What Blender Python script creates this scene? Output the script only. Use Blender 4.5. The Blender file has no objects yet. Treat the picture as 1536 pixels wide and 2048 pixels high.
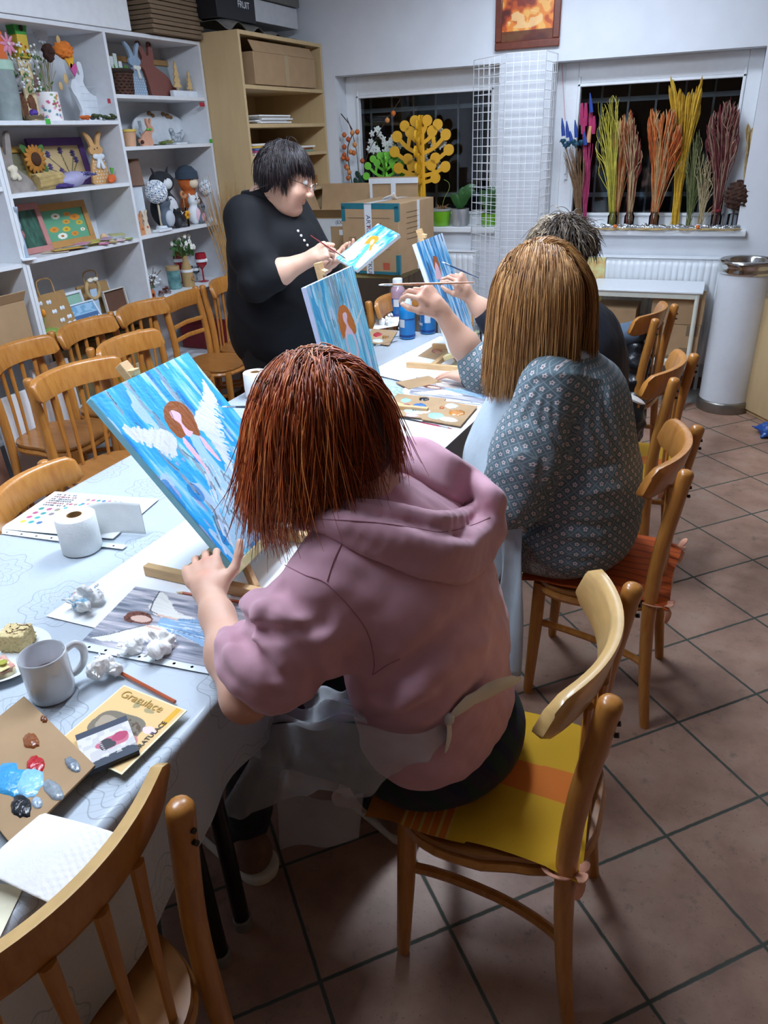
import bpy, bmesh, math, random
import numpy as np
from math import sin, cos, pi, radians
from mathutils import Vector, Matrix, Euler
random.seed(7)
rng = np.random.default_rng(7)
scene = bpy.context.scene
COL = scene.collection
CAM_H = 1.68
FPX = 1469.43
ZT = 0.75            # table top height
def cam_axes(yaw, pitch, roll):
 cy, sy, cp, sp = cos(yaw), sin(yaw), cos(pitch), sin(pitch)
 F = np.array([sy * cp, cy * cp, -sp])
 r = np.array([cy, -sy, 0.0])
 u = np.cross(r, F)
 c, s = cos(roll), sin(roll)
 return c * r + s * u, -s * r + c * u, F
CR, CU, CF = cam_axes(-0.425106, 0.474071, -0.0431443)
def at(px, py, X=None, Y=None, Z=None):
 """point of the room seen at photo pixel (px, py) on the given plane"""
 d = CR * (px - 768) / FPX - CU * (py - 1024) / FPX + CF
 if Z is not None:
  t = (Z - CAM_H) / d[2]
 elif Y is not None:
  t = Y / d[1]
 else:
  t = X / d[0]
 return Vector((t * d[0], t * d[1], CAM_H + t * d[2]))
def lin(c):
 c = c.lstrip('#')
 out = []
 for i in (0, 2, 4):
  v = int(c[i:i + 2], 16) / 255
  out.append(v / 12.92 if v <= .04045 else ((v + .055) / 1.055) ** 2.4)
 return out
_mats = {}
class NT:
 def __init__(s, m):
  s.t = m.node_tree
  s.n = s.t.nodes
  s.l = s.t.links
 def add(s, typ, **kw):
  n = s.n.new(typ)
  for k, v in kw.items():
   if k.startswith('i_'):
    key = k[2:]
    key = int(key) if key.isdigit() else key.replace('_', ' ')
    n.inputs[key].default_value = v
   else:
    setattr(n, k, v)
  return n
 def link(s, a, b):
  s.l.new(a, b)
 def math(s, op, a, b=0.0, c=None):
  n = s.n.new('ShaderNodeMath')
  n.operation = op
  for i, x in enumerate((a, b, c)):
   if x is None:
    continue
   if isinstance(x, (int, float)):
    n.inputs[i].default_value = x
   else:
    s.l.new(x, n.inputs[i])
  return n.outputs[0]
 def mix(s, fac, a, b):
  n = s.n.new('ShaderNodeMix')
  n.data_type = 'RGBA'
  for idx, x in ((0, fac), (6, a), (7, b)):
   if isinstance(x, (int, float)):
    n.inputs[idx].default_value = x
   elif isinstance(x, (list, tuple)):
    n.inputs[idx].default_value = (*x[:3], 1)
   else:
    s.l.new(x, n.inputs[idx])
  return n.outputs[2]
 def ramp(s, fac, stops):
  n = s.n.new('ShaderNodeValToRGB')
  e = n.color_ramp.elements
  while len(e) < len(stops):
   e.new(.5)
  for i, (p, c) in enumerate(stops):
   e[i].position = p
   e[i].color = (*c[:3], 1) if isinstance(c, (list, tuple)) else (c, c, c, 1)
  if fac is not None:
   s.l.new(fac, n.inputs[0])
  return n.outputs[0]
def newmat(name):
 m = bpy.data.materials.new(name)
 m.use_nodes = True
 nt = NT(m)
 b = nt.n['Principled BSDF']
 return m, nt, b
def M(name, col, rough=.5, var=.08, scale=25., bump=0., bscale=None, metal=0., spec=.5, coat=0., sheen=0.,
  trans=0., alpha=1., sss=0., emit=None, estr=0., stretch=None, col2=None, detail=3.):
 """procedural material: base colour broken up by noise, optional bump"""
 if name in _mats:
  return _mats[name]
 m, nt, b = newmat(name)
 c = lin(col) if isinstance(col, str) else list(col)
 tc = nt.add('ShaderNodeTexCoord')
 src = tc.outputs['Object']
 if stretch:
  mp = nt.add('ShaderNodeMapping')
  mp.inputs['Scale'].default_value = stretch
  nt.link(src, mp.inputs[0])
  src = mp.outputs[0]
 no = nt.add('ShaderNodeTexNoise', i_Scale=scale, i_Detail=detail)
 nt.link(src, no.inputs['Vector'])
 if col2:
  c2 = lin(col2)
  f = nt.ramp(no.outputs[0], [(.35, 0.), (.65, 1.)])
  nt.link(nt.mix(f, c, c2), b.inputs['Base Color'])
 elif var:
  d = [min(1, x * (1 + var)) for x in c]
  e = [x * (1 - var) for x in c]
  f = nt.ramp(no.outputs[0], [(.3, 0.), (.7, 1.)])
  nt.link(nt.mix(f, e, d), b.inputs['Base Color'])
 else:
  b.inputs['Base Color'].default_value = (*c, 1)
 b.inputs['Roughness'].default_value = rough
 b.inputs['Metallic'].default_value = metal
 b.inputs['Specular IOR Level'].default_value = spec
 b.inputs['Coat Weight'].default_value = coat
 b.inputs['Sheen Weight'].default_value = sheen
 b.inputs['Transmission Weight'].default_value = trans
 b.inputs['Alpha'].default_value = alpha
 if sss:
  b.inputs['Subsurface Weight'].default_value = sss
  b.inputs['Subsurface Radius'].default_value = (.01, .004, .002)
  b.inputs['Subsurface Scale'].default_value = 1.0
 if emit:
  b.inputs['Emission Color'].default_value = (*lin(emit), 1)
  b.inputs['Emission Strength'].default_value = estr
 if bump:
  n2 = nt.add('ShaderNodeTexNoise', i_Scale=bscale or scale, i_Detail=4.)
  nt.link(src, n2.inputs['Vector'])
  bp = nt.add('ShaderNodeBump', i_Strength=bump, i_Distance=.01)
  nt.link(n2.outputs[0], bp.inputs['Height'])
  nt.link(bp.outputs[0], b.inputs['Normal'])
 _mats[name] = m
 return m
def vcol_mat(name, rough=.5, attr='Col', bump=0., bscale=200., coat=0., spec=.5, sss=0., sheen=0.):
 """material coloured by what is painted on the surface (a colour attribute)"""
 if name in _mats:
  return _mats[name]
 m, nt, b = newmat(name)
 a = nt.add('ShaderNodeAttribute', attribute_name=attr)
 nt.link(a.outputs['Color'], b.inputs['Base Color'])
 b.inputs['Roughness'].default_value = rough
 b.inputs['Coat Weight'].default_value = coat
 b.inputs['Specular IOR Level'].default_value = spec
 b.inputs['Sheen Weight'].default_value = sheen
 if sss:
  b.inputs['Subsurface Weight'].default_value = sss
  b.inputs['Subsurface Radius'].default_value = (.01, .004, .002)
  b.inputs['Subsurface Scale'].default_value = 1.0
 if bump:
  tc = nt.add('ShaderNodeTexCoord')
  n2 = nt.add('ShaderNodeTexNoise', i_Scale=bscale, i_Detail=4.)
  nt.link(tc.outputs['Object'], n2.inputs['Vector'])
  bp = nt.add('ShaderNodeBump', i_Strength=bump, i_Distance=.005)
  nt.link(n2.outputs[0], bp.inputs['Height'])
  nt.link(bp.outputs[0], b.inputs['Normal'])
 _mats[name] = m
 return m
def link(o, parent=None):
 COL.objects.link(o)
 if parent is not None:
  o.parent = parent
 return o
def tag(o, label, cat, group=None, kind=None):
 if label:
  o['label'] = label
 if cat:
  o['category'] = cat
 if group:
  o['group'] = group
 if kind:
  o['kind'] = kind
 return o
def thing(name, label, cat, loc=(0, 0, 0), rotz=0., group=None, rot=None):
 o = bpy.data.objects.new(name, None)
 o.empty_display_size = .05
 link(o)
 o.location = loc
 o.rotation_euler = rot if rot is not None else (0, 0, rotz)
 tag(o, label, cat, group)
 return o
def dup(root, loc=None, rotz=None, label=None, group=None, scale=None):
 r = root.copy()
 COL.objects.link(r)
 if loc is not None:
  r.location = loc
 if rotz is not None:
  r.rotation_euler = (0, 0, rotz)
 if scale is not None:
  r.scale = (scale,) * 3 if not isinstance(scale, (tuple, list)) else scale
 if label:
  r['label'] = label
 if group:
  r['group'] = group
 for ch in list(root.children):
  c = ch.copy()
  COL.objects.link(c)
  c.parent = r
  for g in list(ch.children):
   d = g.copy()
   COL.objects.link(d)
   d.parent = c
 return r
def frame(o, x, z):
 """matrix with origin o, x axis along x, z axis near z"""
 o, x, z = Vector(o), Vector(x).normalized(), Vector(z)
 y = z.cross(x).normalized()
 z = x.cross(y).normalized()
 m = Matrix((x, y, z)).transposed().to_4x4()
 m.translation = o
 return m
class MB:
 def __init__(s):
  s.v, s.f, s.mi = [], [], []
  s.cur = 0
 def add(s, vs, fs, mat=None):
  o = len(s.v)
  if mat is not None:
   vs = [mat @ Vector(v) for v in vs]
  s.v.extend(tuple(v) for v in vs)
  s.f.extend(tuple(i + o for i in f) for f in fs)
  s.mi.extend([s.cur] * len(fs))
  return s
 def box(s, c, d, mat=None):
  x, y, z = d[0] / 2, d[1] / 2, d[2] / 2
  vs = [(c[0] + a * x, c[1] + b * y, c[2] + e * z) for a in (-1, 1) for b in (-1, 1) for e in (-1, 1)]
  return s.add(vs, [(0, 1, 3, 2), (4, 6, 7, 5), (0, 4, 5, 1), (2, 3, 7, 6), (0, 2, 6, 4), (1, 5, 7, 3)], mat)
 def bar(s, a, b, w, t, up=(0, 0, 1)):
  a, b = Vector(a), Vector(b)
  L = (b - a).length
  m = frame((a + b) / 2, b - a, up)
  return s.box((0, 0, 0), (L, w, t), m)
 def tube(s, pts, r, n=8, closed=False, cap=True, flat=1.0, mat=None, up=None):
  pts = [Vector(p) for p in pts]
  k = len(pts)
  if not hasattr(r, '__len__'):
   r = [r] * k
  prev = None
  vs = []
  for i, p in enumerate(pts):
   if closed:
    d = pts[(i + 1) % k] - pts[i - 1]
   else:
    d = pts[min(i + 1, k - 1)] - pts[max(i - 1, 0)]
   if d.length < 1e-9:
    d = Vector((0, 0, 1))
   d.normalize()
   if prev is None:
    a = Vector(up) if up else (Vector((0, 0, 1)) if abs(d.z) < .9 else Vector((1, 0, 0)))
   else:
    a = prev
   a = (a - d * a.dot(d))
   if a.length < 1e-6:
    a = d.orthogonal()
   a.normalize()
   prev = a
   b = d.cross(a)
   for j in range(n):
    t = 2 * pi * j / n
    vs.append(p + a * (cos(t) * r[i] * flat) + b * (sin(t) * r[i]))
  fs = []
  for i in range(k if closed else k - 1):
   i2 = (i + 1) % k
   for j in range(n):
    j2 = (j + 1) % n
    fs.append((i * n + j, i * n + j2, i2 * n + j2, i2 * n + j))
  if cap and not closed:
   fs.append(tuple(range(n))[::-1])
   fs.append(tuple((k - 1) * n + j for j in range(n)))
  return s.add(vs, fs, mat)
 def cyl(s, a, b, r0, r1=None, n=20, mat=None):
  return s.tube([a, b], [r0, r0 if r1 is None else r1], n, mat=mat)
 def lathe(s, prof, n=24, c=(0, 0, 0), mat=None, sq=(1, 1)):
  vs, fs = [], []
  k = len(prof)
  for r, z in prof:
   for j in range(n):
    t = 2 * pi * j / n
    vs.append((c[0] + max(r, 1e-4) * cos(t) * sq[0], c[1] + max(r, 1e-4) * sin(t) * sq[1], c[2] + z))
  for i in range(k - 1):
   for j in range(n):
    j2 = (j + 1) % n
    fs.append((i * n + j, i * n + j2, (i + 1) * n + j2, (i + 1) * n + j))
  if prof[0][0] > 1e-4:
   fs.append(tuple(range(n))[::-1])
  if prof[-1][0] > 1e-4:
   fs.append(tuple((k - 1) * n + j for j in range(n)))
  return s.add(vs, fs, mat)
 def prism(s, poly, t, mat=None, z0=None):
  n = len(poly)
  a = sum(poly[i][0] * poly[(i + 1) % n][1] - poly[(i + 1) % n][0] * poly[i][1] for i in range(n))
  if a < 0:
   poly = poly[::-1]
  z0 = -t / 2 if z0 is None else z0
  vs = [(x, y, z0) for x, y in poly] + [(x, y, z0 + t) for x, y in poly]
  fs = [tuple(range(n))[::-1], tuple(range(n, 2 * n))]
  for i in range(n):
   j = (i + 1) % n
   fs.append((i, j, n + j, n + i))
  return s.add(vs, fs, mat)
 def ball(s, c, r, nu=14, nv=9, mat=None):
  if not hasattr(r, '__len__'):
   r = (r, r, r)
  vs = [(c[0], c[1], c[2] - r[2])]
  for i in range(1, nv):
   t = -pi / 2 + pi * i / nv
   for j in range(nu):
    p = 2 * pi * j / nu
    vs.append((c[0] + r[0] * cos(t) * cos(p), c[1] + r[1] * cos(t) * sin(p), c[2] + r[2] * sin(t)))
  vs.append((c[0], c[1], c[2] + r[2]))
  fs = [(0, 1 + (j + 1) % nu, 1 + j) for j in range(nu)]
  for i in range(nv - 2):
   for j in range(nu):
    j2 = (j + 1) % nu
    fs.append((1 + i * nu + j, 1 + i * nu + j2, 1 + (i + 1) * nu + j2, 1 + (i + 1) * nu + j))
  e = len(vs) - 1
  b = 1 + (nv - 2) * nu
  fs += [(b + j, b + (j + 1) % nu, e) for j in range(nu)]
  return s.add(vs, fs, mat)
 def grid(s, fn, nu, nv, mat=None, wrap=False):
  vs = [fn(i / nu, j / nv) for j in range(nv + 1) for i in range(nu + 1)]
  fs = []
  for j in range(nv):
   for i in range(nu):
    a = j * (nu + 1) + i
    fs.append((a, a + 1, a + nu + 2, a + nu + 1))
  return s.add(vs, fs, mat)
 def build(s, name, mat, parent=None, loc=None, rot=None, sharp=38., bevel=0., solid=0., subsurf=0, segs=2, mw=None):
  me = bpy.data.meshes.new(name)
  me.from_pydata(s.v, [], s.f)
  mats = mat if isinstance(mat, (list, tuple)) else [mat]
  for m in mats:
   me.materials.append(m)
  if len(mats) > 1:
   me.polygons.foreach_set('material_index', s.mi)
  me.polygons.foreach_set('use_smooth', [True] * len(s.f))
  if sharp < 180:
   me.set_sharp_from_angle(angle=radians(sharp))
  me.update()
  o = bpy.data.objects.new(name, me)
  link(o, parent)
  if mw is not None:
   o.matrix_world = mw
  if loc is not None:
   o.location = loc
  if rot is not None:
   o.rotation_euler = rot
  if solid:
   md = o.modifiers.new('solid', 'SOLIDIFY')
   md.thickness = abs(solid)
   md.offset = -1 if solid > 0 else 0
  if bevel:
   md = o.modifiers.new('bevel', 'BEVEL')
   md.width = bevel
   md.segments = segs
   md.limit_method = 'ANGLE'
   md.angle_limit = radians(35)
  if subsurf:
   md = o.modifiers.new('sub', 'SUBSURF')
   md.levels = md.render_levels = subsurf
  return o
def box_obj(name, c, d, mat, parent=None, bevel=.003, rot=None, **kw):
 o = MB().box((0, 0, 0), d).build(name, mat, parent, loc=c, rot=rot, bevel=bevel, **kw)
 return o
def set_cols(o, cols, attr='Col'):
 """cols: one linear rgb per vertex"""
 me = o.data
 a = me.color_attributes.new(attr, 'FLOAT_COLOR', 'POINT')
 c = np.ones((len(me.vertices), 4), dtype=np.float32)
 c[:, :3] = cols
 a.data.foreach_set('color', c.ravel())
def mesh_np(name, V, F, mat, parent=None, cols=None, smooth=True):
 me = bpy.data.meshes.new(name)
 V = np.asarray(V, dtype=np.float32)
 F = np.asarray(F, dtype=np.int32)
 k = F.shape[1]
 me.vertices.add(len(V))
 me.vertices.foreach_set('co', V.ravel())
 me.loops.add(F.size)
 me.loops.foreach_set('vertex_index', F.ravel())
 me.polygons.add(len(F))
 me.polygons.foreach_set('loop_start', np.arange(0, F.size, k, dtype=np.int32))
 me.polygons.foreach_set('use_smooth', np.ones(len(F), dtype=bool))
 for m in (mat if isinstance(mat, (list, tuple)) else [mat]):
  me.materials.append(m)
 me.update(calc_edges=True)
 o = bpy.data.objects.new(name, me)
 link(o, parent)
 if cols is not None:
  set_cols(o, cols)
 return o
def spline(pts, n):
 """Catmull-Rom through pts, n points"""
 P = np.array([list(p) for p in pts], float)
 k = len(P)
 out = []
 for i in range(n):
  t = i / (n - 1) * (k - 1)
  j = min(int(t), k - 2)
  u = t - j
  p0, p1, p2, p3 = P[max(j - 1, 0)], P[j], P[j + 1], P[min(j + 2, k - 1)]
  out.append(.5 * (2 * p1 + (p2 - p0) * u + (2 * p0 - 5 * p1 + 4 * p2 - p3) * u * u + (3 * p1 - p0 - 3 * p2 + p3) * u ** 3))
 return out
def text_obj(name, body, size, mat, parent, mw, extrude=.0003):
 cu = bpy.data.curves.new(name, 'FONT')
 cu.body = body
 cu.size = size
 cu.extrude = extrude
 cu.align_x = 'CENTER'
 cu.align_y = 'CENTER'
 tmp = bpy.data.objects.new(name, cu)
 COL.objects.link(tmp)
 bpy.context.view_layer.update()
 me = bpy.data.meshes.new_from_object(tmp.evaluated_get(bpy.context.evaluated_depsgraph_get()))
 bpy.data.objects.remove(tmp)
 me.materials.clear()
 me.materials.append(mat)
 o = bpy.data.objects.new(name, me)
 link(o, parent)
 o.matrix_local = mw
 return o
WHITE = M('white_melamine', '#dfe1e4', .45, .03)
WALLM = M('white_wall_paint', '#dcdfe4', .8, .03, 6., bump=.05, bscale=60.)
PVC = M('white_window_plastic', '#e6e8ea', .35, .02)
CHROME = M('polished_steel', '#c8c8c6', .15, .05, metal=1.)
BLACK = M('black_metal', '#0c0d10', .35, .1)
CARD = M('brown_cardboard', '#a98a66', .85, .07, 12., bump=.05)
CARDD = M('dark_cardboard', '#7c6750', .85, .08, 12.)
PAPER = M('white_paper', '#f2f3f4', .75, .015, 8.)
TISSUE = M('tissue_paper', '#f0efec', .9, .03, 30., bump=.15, bscale=160.)
KRAFT = M('kraft_paper', '#b48d5c', .85, .07)
YB = 5.47          # back wall
XL = -3.40         # left wall
XR = 2.6
YF = -3.2
HC = 2.75
def structure(name, mb, mat, **kw):
 o = mb.build(name, mat, **kw)
 o['kind'] = 'structure'
 return o
m, nt, b = newmat('terracotta_tiles')
tc = nt.add('ShaderNodeTexCoord')
mp = nt.add('ShaderNodeMapping')
mp.inputs['Rotation'].default_value = (0, 0, radians(-45))
P0 = at(1333, 1672, Z=0)
TP = .32
mp.inputs['Scale'].default_value = (1 / TP, 1 / TP, 1)
nt.link(tc.outputs['Object'], mp.inputs[0])
c45 = cos(radians(-45))
s45 = sin(radians(-45))
px_, py_ = P0.x / TP, P0.y / TP
mp.inputs['Location'].default_value = (-(c45 * px_ - s45 * py_), -(s45 * px_ + c45 * py_), 0)
sp = nt.add('ShaderNodeSeparateXYZ')
nt.link(mp.outputs[0], sp.inputs[0])
wob = nt.add('ShaderNodeTexNoise', i_Scale=40., i_Detail=2.)
nt.link(tc.outputs['Object'], wob.inputs['Vector'])
wv = nt.math('MULTIPLY', nt.math('SUBTRACT', wob.outputs[0], .5), .012)
fx = nt.math('ABSOLUTE', nt.math('SUBTRACT', nt.math('FRACT', nt.math('ADD', nt.math('ADD', sp.outputs[0], .5), wv)), .5))
fy = nt.math('ABSOLUTE', nt.math('SUBTRACT', nt.math('FRACT', nt.math('ADD', nt.math('ADD', sp.outputs[1], .5), wv)), .5))
dmin = nt.math('MINIMUM', fx, fy)
gr = nt.ramp(dmin, [(.011, 1.), (.017, 0.)])
cell = nt.add('ShaderNodeTexWhiteNoise', noise_dimensions='2D')
fl = nt.add('ShaderNodeVectorMath', operation='FLOOR')
nt.link(mp.outputs[0], fl.inputs[0])
nt.link(fl.outputs[0], cell.inputs['Vector'])
n1 = nt.add('ShaderNodeTexNoise', i_Scale=5.5, i_Detail=5., i_Roughness=.6)
nt.link(tc.outputs['Object'], n1.inputs['Vector'])
n2 = nt.add('ShaderNodeTexNoise', i_Scale=26., i_Detail=6., i_Roughness=.7)
nt.link(tc.outputs['Object'], n2.inputs['Vector'])
n3 = nt.add('ShaderNodeTexNoise', i_Scale=9., i_Detail=2.)
mp3 = nt.add('ShaderNodeMapping')
mp3.inputs['Location'].default_value = (5, 3, 1)
nt.link(tc.outputs['Object'], mp3.inputs[0])
nt.link(mp3.outputs[0], n3.inputs['Vector'])
base = nt.ramp(n1.outputs[0], [(.32, lin('#8f6d5c')), (.5, lin('#a5816d')), (.62, lin('#ac8b78')), (.75, lin('#a79480'))])
patch = nt.math('MULTIPLY', nt.ramp(n2.outputs[0], [(.54, 0.), (.66, 1.)]), nt.ramp(n3.outputs[0], [(.45, 0.), (.62, 1.)]))
base = nt.mix(nt.math('MULTIPLY', patch, .75), base, lin('#6d6152'))
n4 = nt.add('ShaderNodeTexNoise', i_Scale=120., i_Detail=2.)
nt.link(tc.outputs['Object'], n4.inputs['Vector'])
pit = nt.ramp(n4.outputs[0], [(.66, 0.), (.72, 1.)])
base = nt.mix(nt.math('MULTIPLY', pit, .6), base, lin('#5a4a40'))
vr = nt.math('ADD', nt.math('MULTIPLY', cell.outputs[0], .16), .92)
hs = nt.add('ShaderNodeHueSaturation')
nt.link(vr, hs.inputs['Value'])
nt.link(base, hs.inputs['Color'])
col = nt.mix(gr, hs.outputs[0], lin('#4a5048'))
nt.link(col, b.inputs['Base Color'])
nt.link(nt.ramp(gr, [(0., .5), (1., .9)]), b.inputs['Roughness'])
bp = nt.add('ShaderNodeBump', i_Strength=.35, i_Distance=.004)
hgt = nt.math('ADD', nt.math('MULTIPLY', gr, -1.), nt.math('MULTIPLY', n2.outputs[0], .35))
nt.link(hgt, bp.inputs['Height'])
nt.link(bp.outputs[0], b.inputs['Normal'])
TILE = m
structure('floor', MB().box(((XL + XR) / 2, (YF + YB) / 2, -.05), (XR - XL + .4, YB - YF + .4, .1)), TILE)
SCREED = M('grey_screed', '#8d8a84', .8, .08, 8.)
structure('trim_1', MB().box(((XL + XR) / 2, 5.30, .0015), (XR - XL, .34, .003)), SCREED)
SKIRT = M('brown_skirting', '#6f5148', .6, .1)
structure('baseboard_back', MB().box(((XL + XR) / 2, YB - .006, .04), (XR - XL, .012, .08)), SKIRT)
structure('ceiling', MB().box(((XL + XR) / 2, (YF + YB) / 2, HC + .05), (XR - XL + .4, YB - YF + 1., .1)), WALLM)
structure('wall_left', MB().box((XL - .05, (YF + YB) / 2, HC / 2), (.1, YB - YF + .9, HC)), WALLM)
WARMW = M('beige_wall_paint', '#a88f74', .85, .05, 4.)
structure('wall_right', MB().box((XR + .05, (YF + YB) / 2, HC / 2), (.1, YB - YF + .9, HC)), WARMW)
structure('wall_front', MB().box(((XL + XR) / 2, YF - .05, HC / 2), (XR - XL, .1, HC)), WARMW)
WIN = [(-2.715, -1.50, 1.045, 2.066), (-1.158, .075, 1.035, 2.052)]
TH = .34
mb = MB()
xs = [XL, WIN[0][0], WIN[0][1], WIN[1][0], WIN[1][1], XR]
for i in (0, 2, 4):
 mb.box(((xs[i] + xs[i + 1]) / 2, YB + TH / 2, HC / 2), (xs[i + 1] - xs[i], TH, HC))
for (x0, x1, z0, z1) in WIN:
 mb.box(((x0 + x1) / 2, YB + TH / 2, z0 / 2), (x1 - x0, TH, z0))
 mb.box(((x0 + x1) / 2, YB + TH / 2, (z1 + HC) / 2), (x1 - x0, TH, HC - z1))
structure('wall_back', mb, WALLM)
m, nt, b = newmat('window_glass')
nt.n.remove(b)
out = nt.n['Material Output']
tr = nt.add('ShaderNodeBsdfTransparent')
tr.inputs[0].default_value = (.86, .88, .9, 1)
gl = nt.add('ShaderNodeBsdfGlossy', i_Roughness=.03)
fr = nt.add('ShaderNodeFresnel', i_IOR=1.5)
mx = nt.add('ShaderNodeMixShader')
nt.link(fr.outputs[0], mx.inputs[0])
nt.link(tr.outputs[0], mx.inputs[1])
nt.link(gl.outputs[0], mx.inputs[2])
nt.link(mx.outputs[0], out.inputs[0])
GLASS = m
BARS = M('grey_painted_bars', '#8d9698', .5, .1)
for k, (x0, x1, z0, z1) in enumerate(WIN):
 yf = YB + .20
 fw = .085
 mb = MB()
 rx0 = x0 + (.055 if k else .0)
 for (a, c, w, h) in ((rx0 + fw / 2, (z0 + z1) / 2, fw, z1 - z0), (x1 - fw / 2, (z0 + z1) / 2, fw, z1 - z0)):
  mb.box((a, yf, c), (w, .07, h))
 mb.box(((rx0 + x1) / 2, yf, z1 - fw / 2 - .02), (x1 - rx0 - 2 * fw, .066, fw + .04))
 mb.box(((rx0 + x1) / 2, yf, z0 + fw / 2), (x1 - rx0 - 2 * fw, .066, fw))
 i = .018
 for (c, d) in (((rx0 + fw + i / 2, yf - .02, (z0 + z1) / 2), (i, .05, z1 - z0 - 2 * fw)),
     ((x1 - fw - i / 2, yf - .02, (z0 + z1) / 2), (i, .05, z1 - z0 - 2 * fw)),
     (((rx0 + x1) / 2, yf - .02, z1 - fw - .04 - i / 2), (x1 - rx0 - 2 * fw, .05, i)),
     (((rx0 + x1) / 2, yf - .02, z0 + fw + i / 2), (x1 - rx0 - 2 * fw, .05, i))):
  mb.box(c, d)
 if k:
  mb.box((x0 + .0275, yf, (z0 + z1) / 2), (.055, .07, z1 - z0))
 w = structure('window_%d' % (k + 1), mb, PVC, bevel=.004)
 pane = MB().box(((rx0 + x1) / 2, yf + .005, (z0 + z1) / 2), (x1 - rx0 - 2 * fw, .006, z1 - z0 - 2 * fw)).build('pane', GLASS, w)
 if k:
  MB().box((rx0 + .045, yf - .05, (z0 + z1) / 2 - .13), (.022, .02, .11)).tube(
   [(rx0 + .045, yf - .06, z0 + .36), (rx0 + .045, yf - .075, z0 + .36), (rx0 + .045, yf - .075, z0 + .47)], .008).build('handle', PVC, w)
 sb = MB().box(((x0 + x1) / 2 + (.02 if k else 0), YB + .08, z0 + .0), (x1 - x0 + (.08 if k else .0), .25, .036))
 structure('trim_%d' % (k + 2), sb, PVC, bevel=.005)
 g = MB()
 gy = YB + TH + .10
 for zz in (z1 - .22, z0 + .2):
  g.box(((x0 + x1) / 2, gy, zz), (x1 - x0 + .5, .008, .03))
 n = 9
 for j in range(n):
  xx = x0 - .1 + (x1 - x0 + .2) * j / (n - 1)
  g.box((xx, gy, (z0 + z1) / 2), (.013, .013, z1 - z0 + .4))
 gt = g.build('window_grille', BARS)
 tag(gt, 'grey iron bar grille outside the ' + ('window with dried flower bundles' if k else 'window behind the yellow tree'),
  'grille', None)
NIGHT = M('dark_night_wall', '#16161b', .9, .5, 2.)
structure('wall_night_backdrop', MB().box((-1.3, YB + 1.7, 1.5), (5.5, .1, 3.4)), NIGHT)  # backdrop added beyond the panes, night darkness put into its colour
for nm, xx, zz, w, h, cc in (('yard_shelf', -1.9, 1.25, .7, .02, '#3b3d44'), ('yard_shelf', -1.9, 1.62, .7, .02, '#3b3d44')):
 pass
LAMP = M('lamp_diffuser', '#ffffff', .5, 0., emit='#e6f1ff', estr=1.)
LAMPS = []
def ceiling_lamp(x, y, rz, label, w=.28, L=1.25, strength=24.):
 t = thing('ceiling_lamp', label, 'lamp', (x, y, HC), rz, 'ceiling lamps')
 MB().box((0, 0, -.025), (w + .04, L + .04, .05)).build('housing', WHITE, t, bevel=.005)
 m = _mats.get('lamp_%g' % strength) or M('lamp_%g' % strength, '#ffffff', .5, 0., emit='#dcebff', estr=strength)
 MB().box((0, 0, -.058), (w, L, .016)).build('diffuser', m, t)
 return t
scene.world = bpy.data.worlds.new('night')
scene.world.use_nodes = True
bg = scene.world.node_tree.nodes['Background']
bg.inputs[0].default_value = (.02, .022, .03, 1)
bg.inputs[1].default_value = .3
cam = bpy.data.cameras.new('camera')
cam.sensor_fit = 'VERTICAL'
cam.sensor_height = 36.
cam.lens = 36. * FPX / 2048
cam.clip_start = .02
co = bpy.data.objects.new('camera', cam)
COL.objects.link(co)
mw = Matrix(((CR[0], CU[0], -CF[0], 0), (CR[1], CU[1], -CF[1], 0), (CR[2], CU[2], -CF[2], CAM_H), (0, 0, 0, 1)))
co.matrix_world = mw
scene.camera = co
scene.view_settings.view_transform = 'Standard'
scene.view_settings.look = 'None'
scene.view_settings.gamma = 1.
scene.view_settings.use_curve_mapping = False
scene.view_settings.exposure = 0.
m, nt, b = newmat('honey_beech')
tc = nt.add('ShaderNodeTexCoord')
mp = nt.add('ShaderNodeMapping')
mp.inputs['Scale'].default_value = (14, 14, 2.2)
nt.link(tc.outputs['Object'], mp.inputs[0])
no = nt.add('ShaderNodeTexNoise', i_Scale=4., i_Detail=5., i_Roughness=.65)
nt.link(mp.outputs[0], no.inputs['Vector'])
n2 = nt.add('ShaderNodeTexNoise', i_Scale=3., i_Detail=2.)
nt.link(tc.outputs['Object'], n2.inputs['Vector'])
c1 = nt.ramp(no.outputs[0], [(.3, lin('#a8692c')), (.52, lin('#bd7f3b')), (.75, lin('#c98f4a'))])
nt.link(nt.mix(nt.math('MULTIPLY', n2.outputs[0], .35), c1, lin('#a5641f')), b.inputs['Base Color'])
b.inputs['Roughness'].default_value = .32
b.inputs['Coat Weight'].default_value = .25
b.inputs['Coat Roughness'].default_value = .2
BEECH = m
SEATW = M('worn_beech_seat', '#a06a35', .35, .12, 3., coat=.2, stretch=(3, 12, 3))
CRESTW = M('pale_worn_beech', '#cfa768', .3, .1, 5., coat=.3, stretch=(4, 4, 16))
SCREW = M('dark_screw', '#22160c', .5, .1)
def seat_outline(n=40, w=.205, d=.20):
 pts = []
 for i in range(n):
  t = 2 * pi * i / n
  c, s = cos(t), sin(t)
  e = 2 / 3.2
  x = d * abs(c) ** e * (1 if c > 0 else -1)
  y = w * abs(s) ** e * (1 if s > 0 else -1)
  y *= 1 + .06 * x / d
  if x < 0:
   y *= .93
  pts.append((x - .01, y))
 return pts
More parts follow.
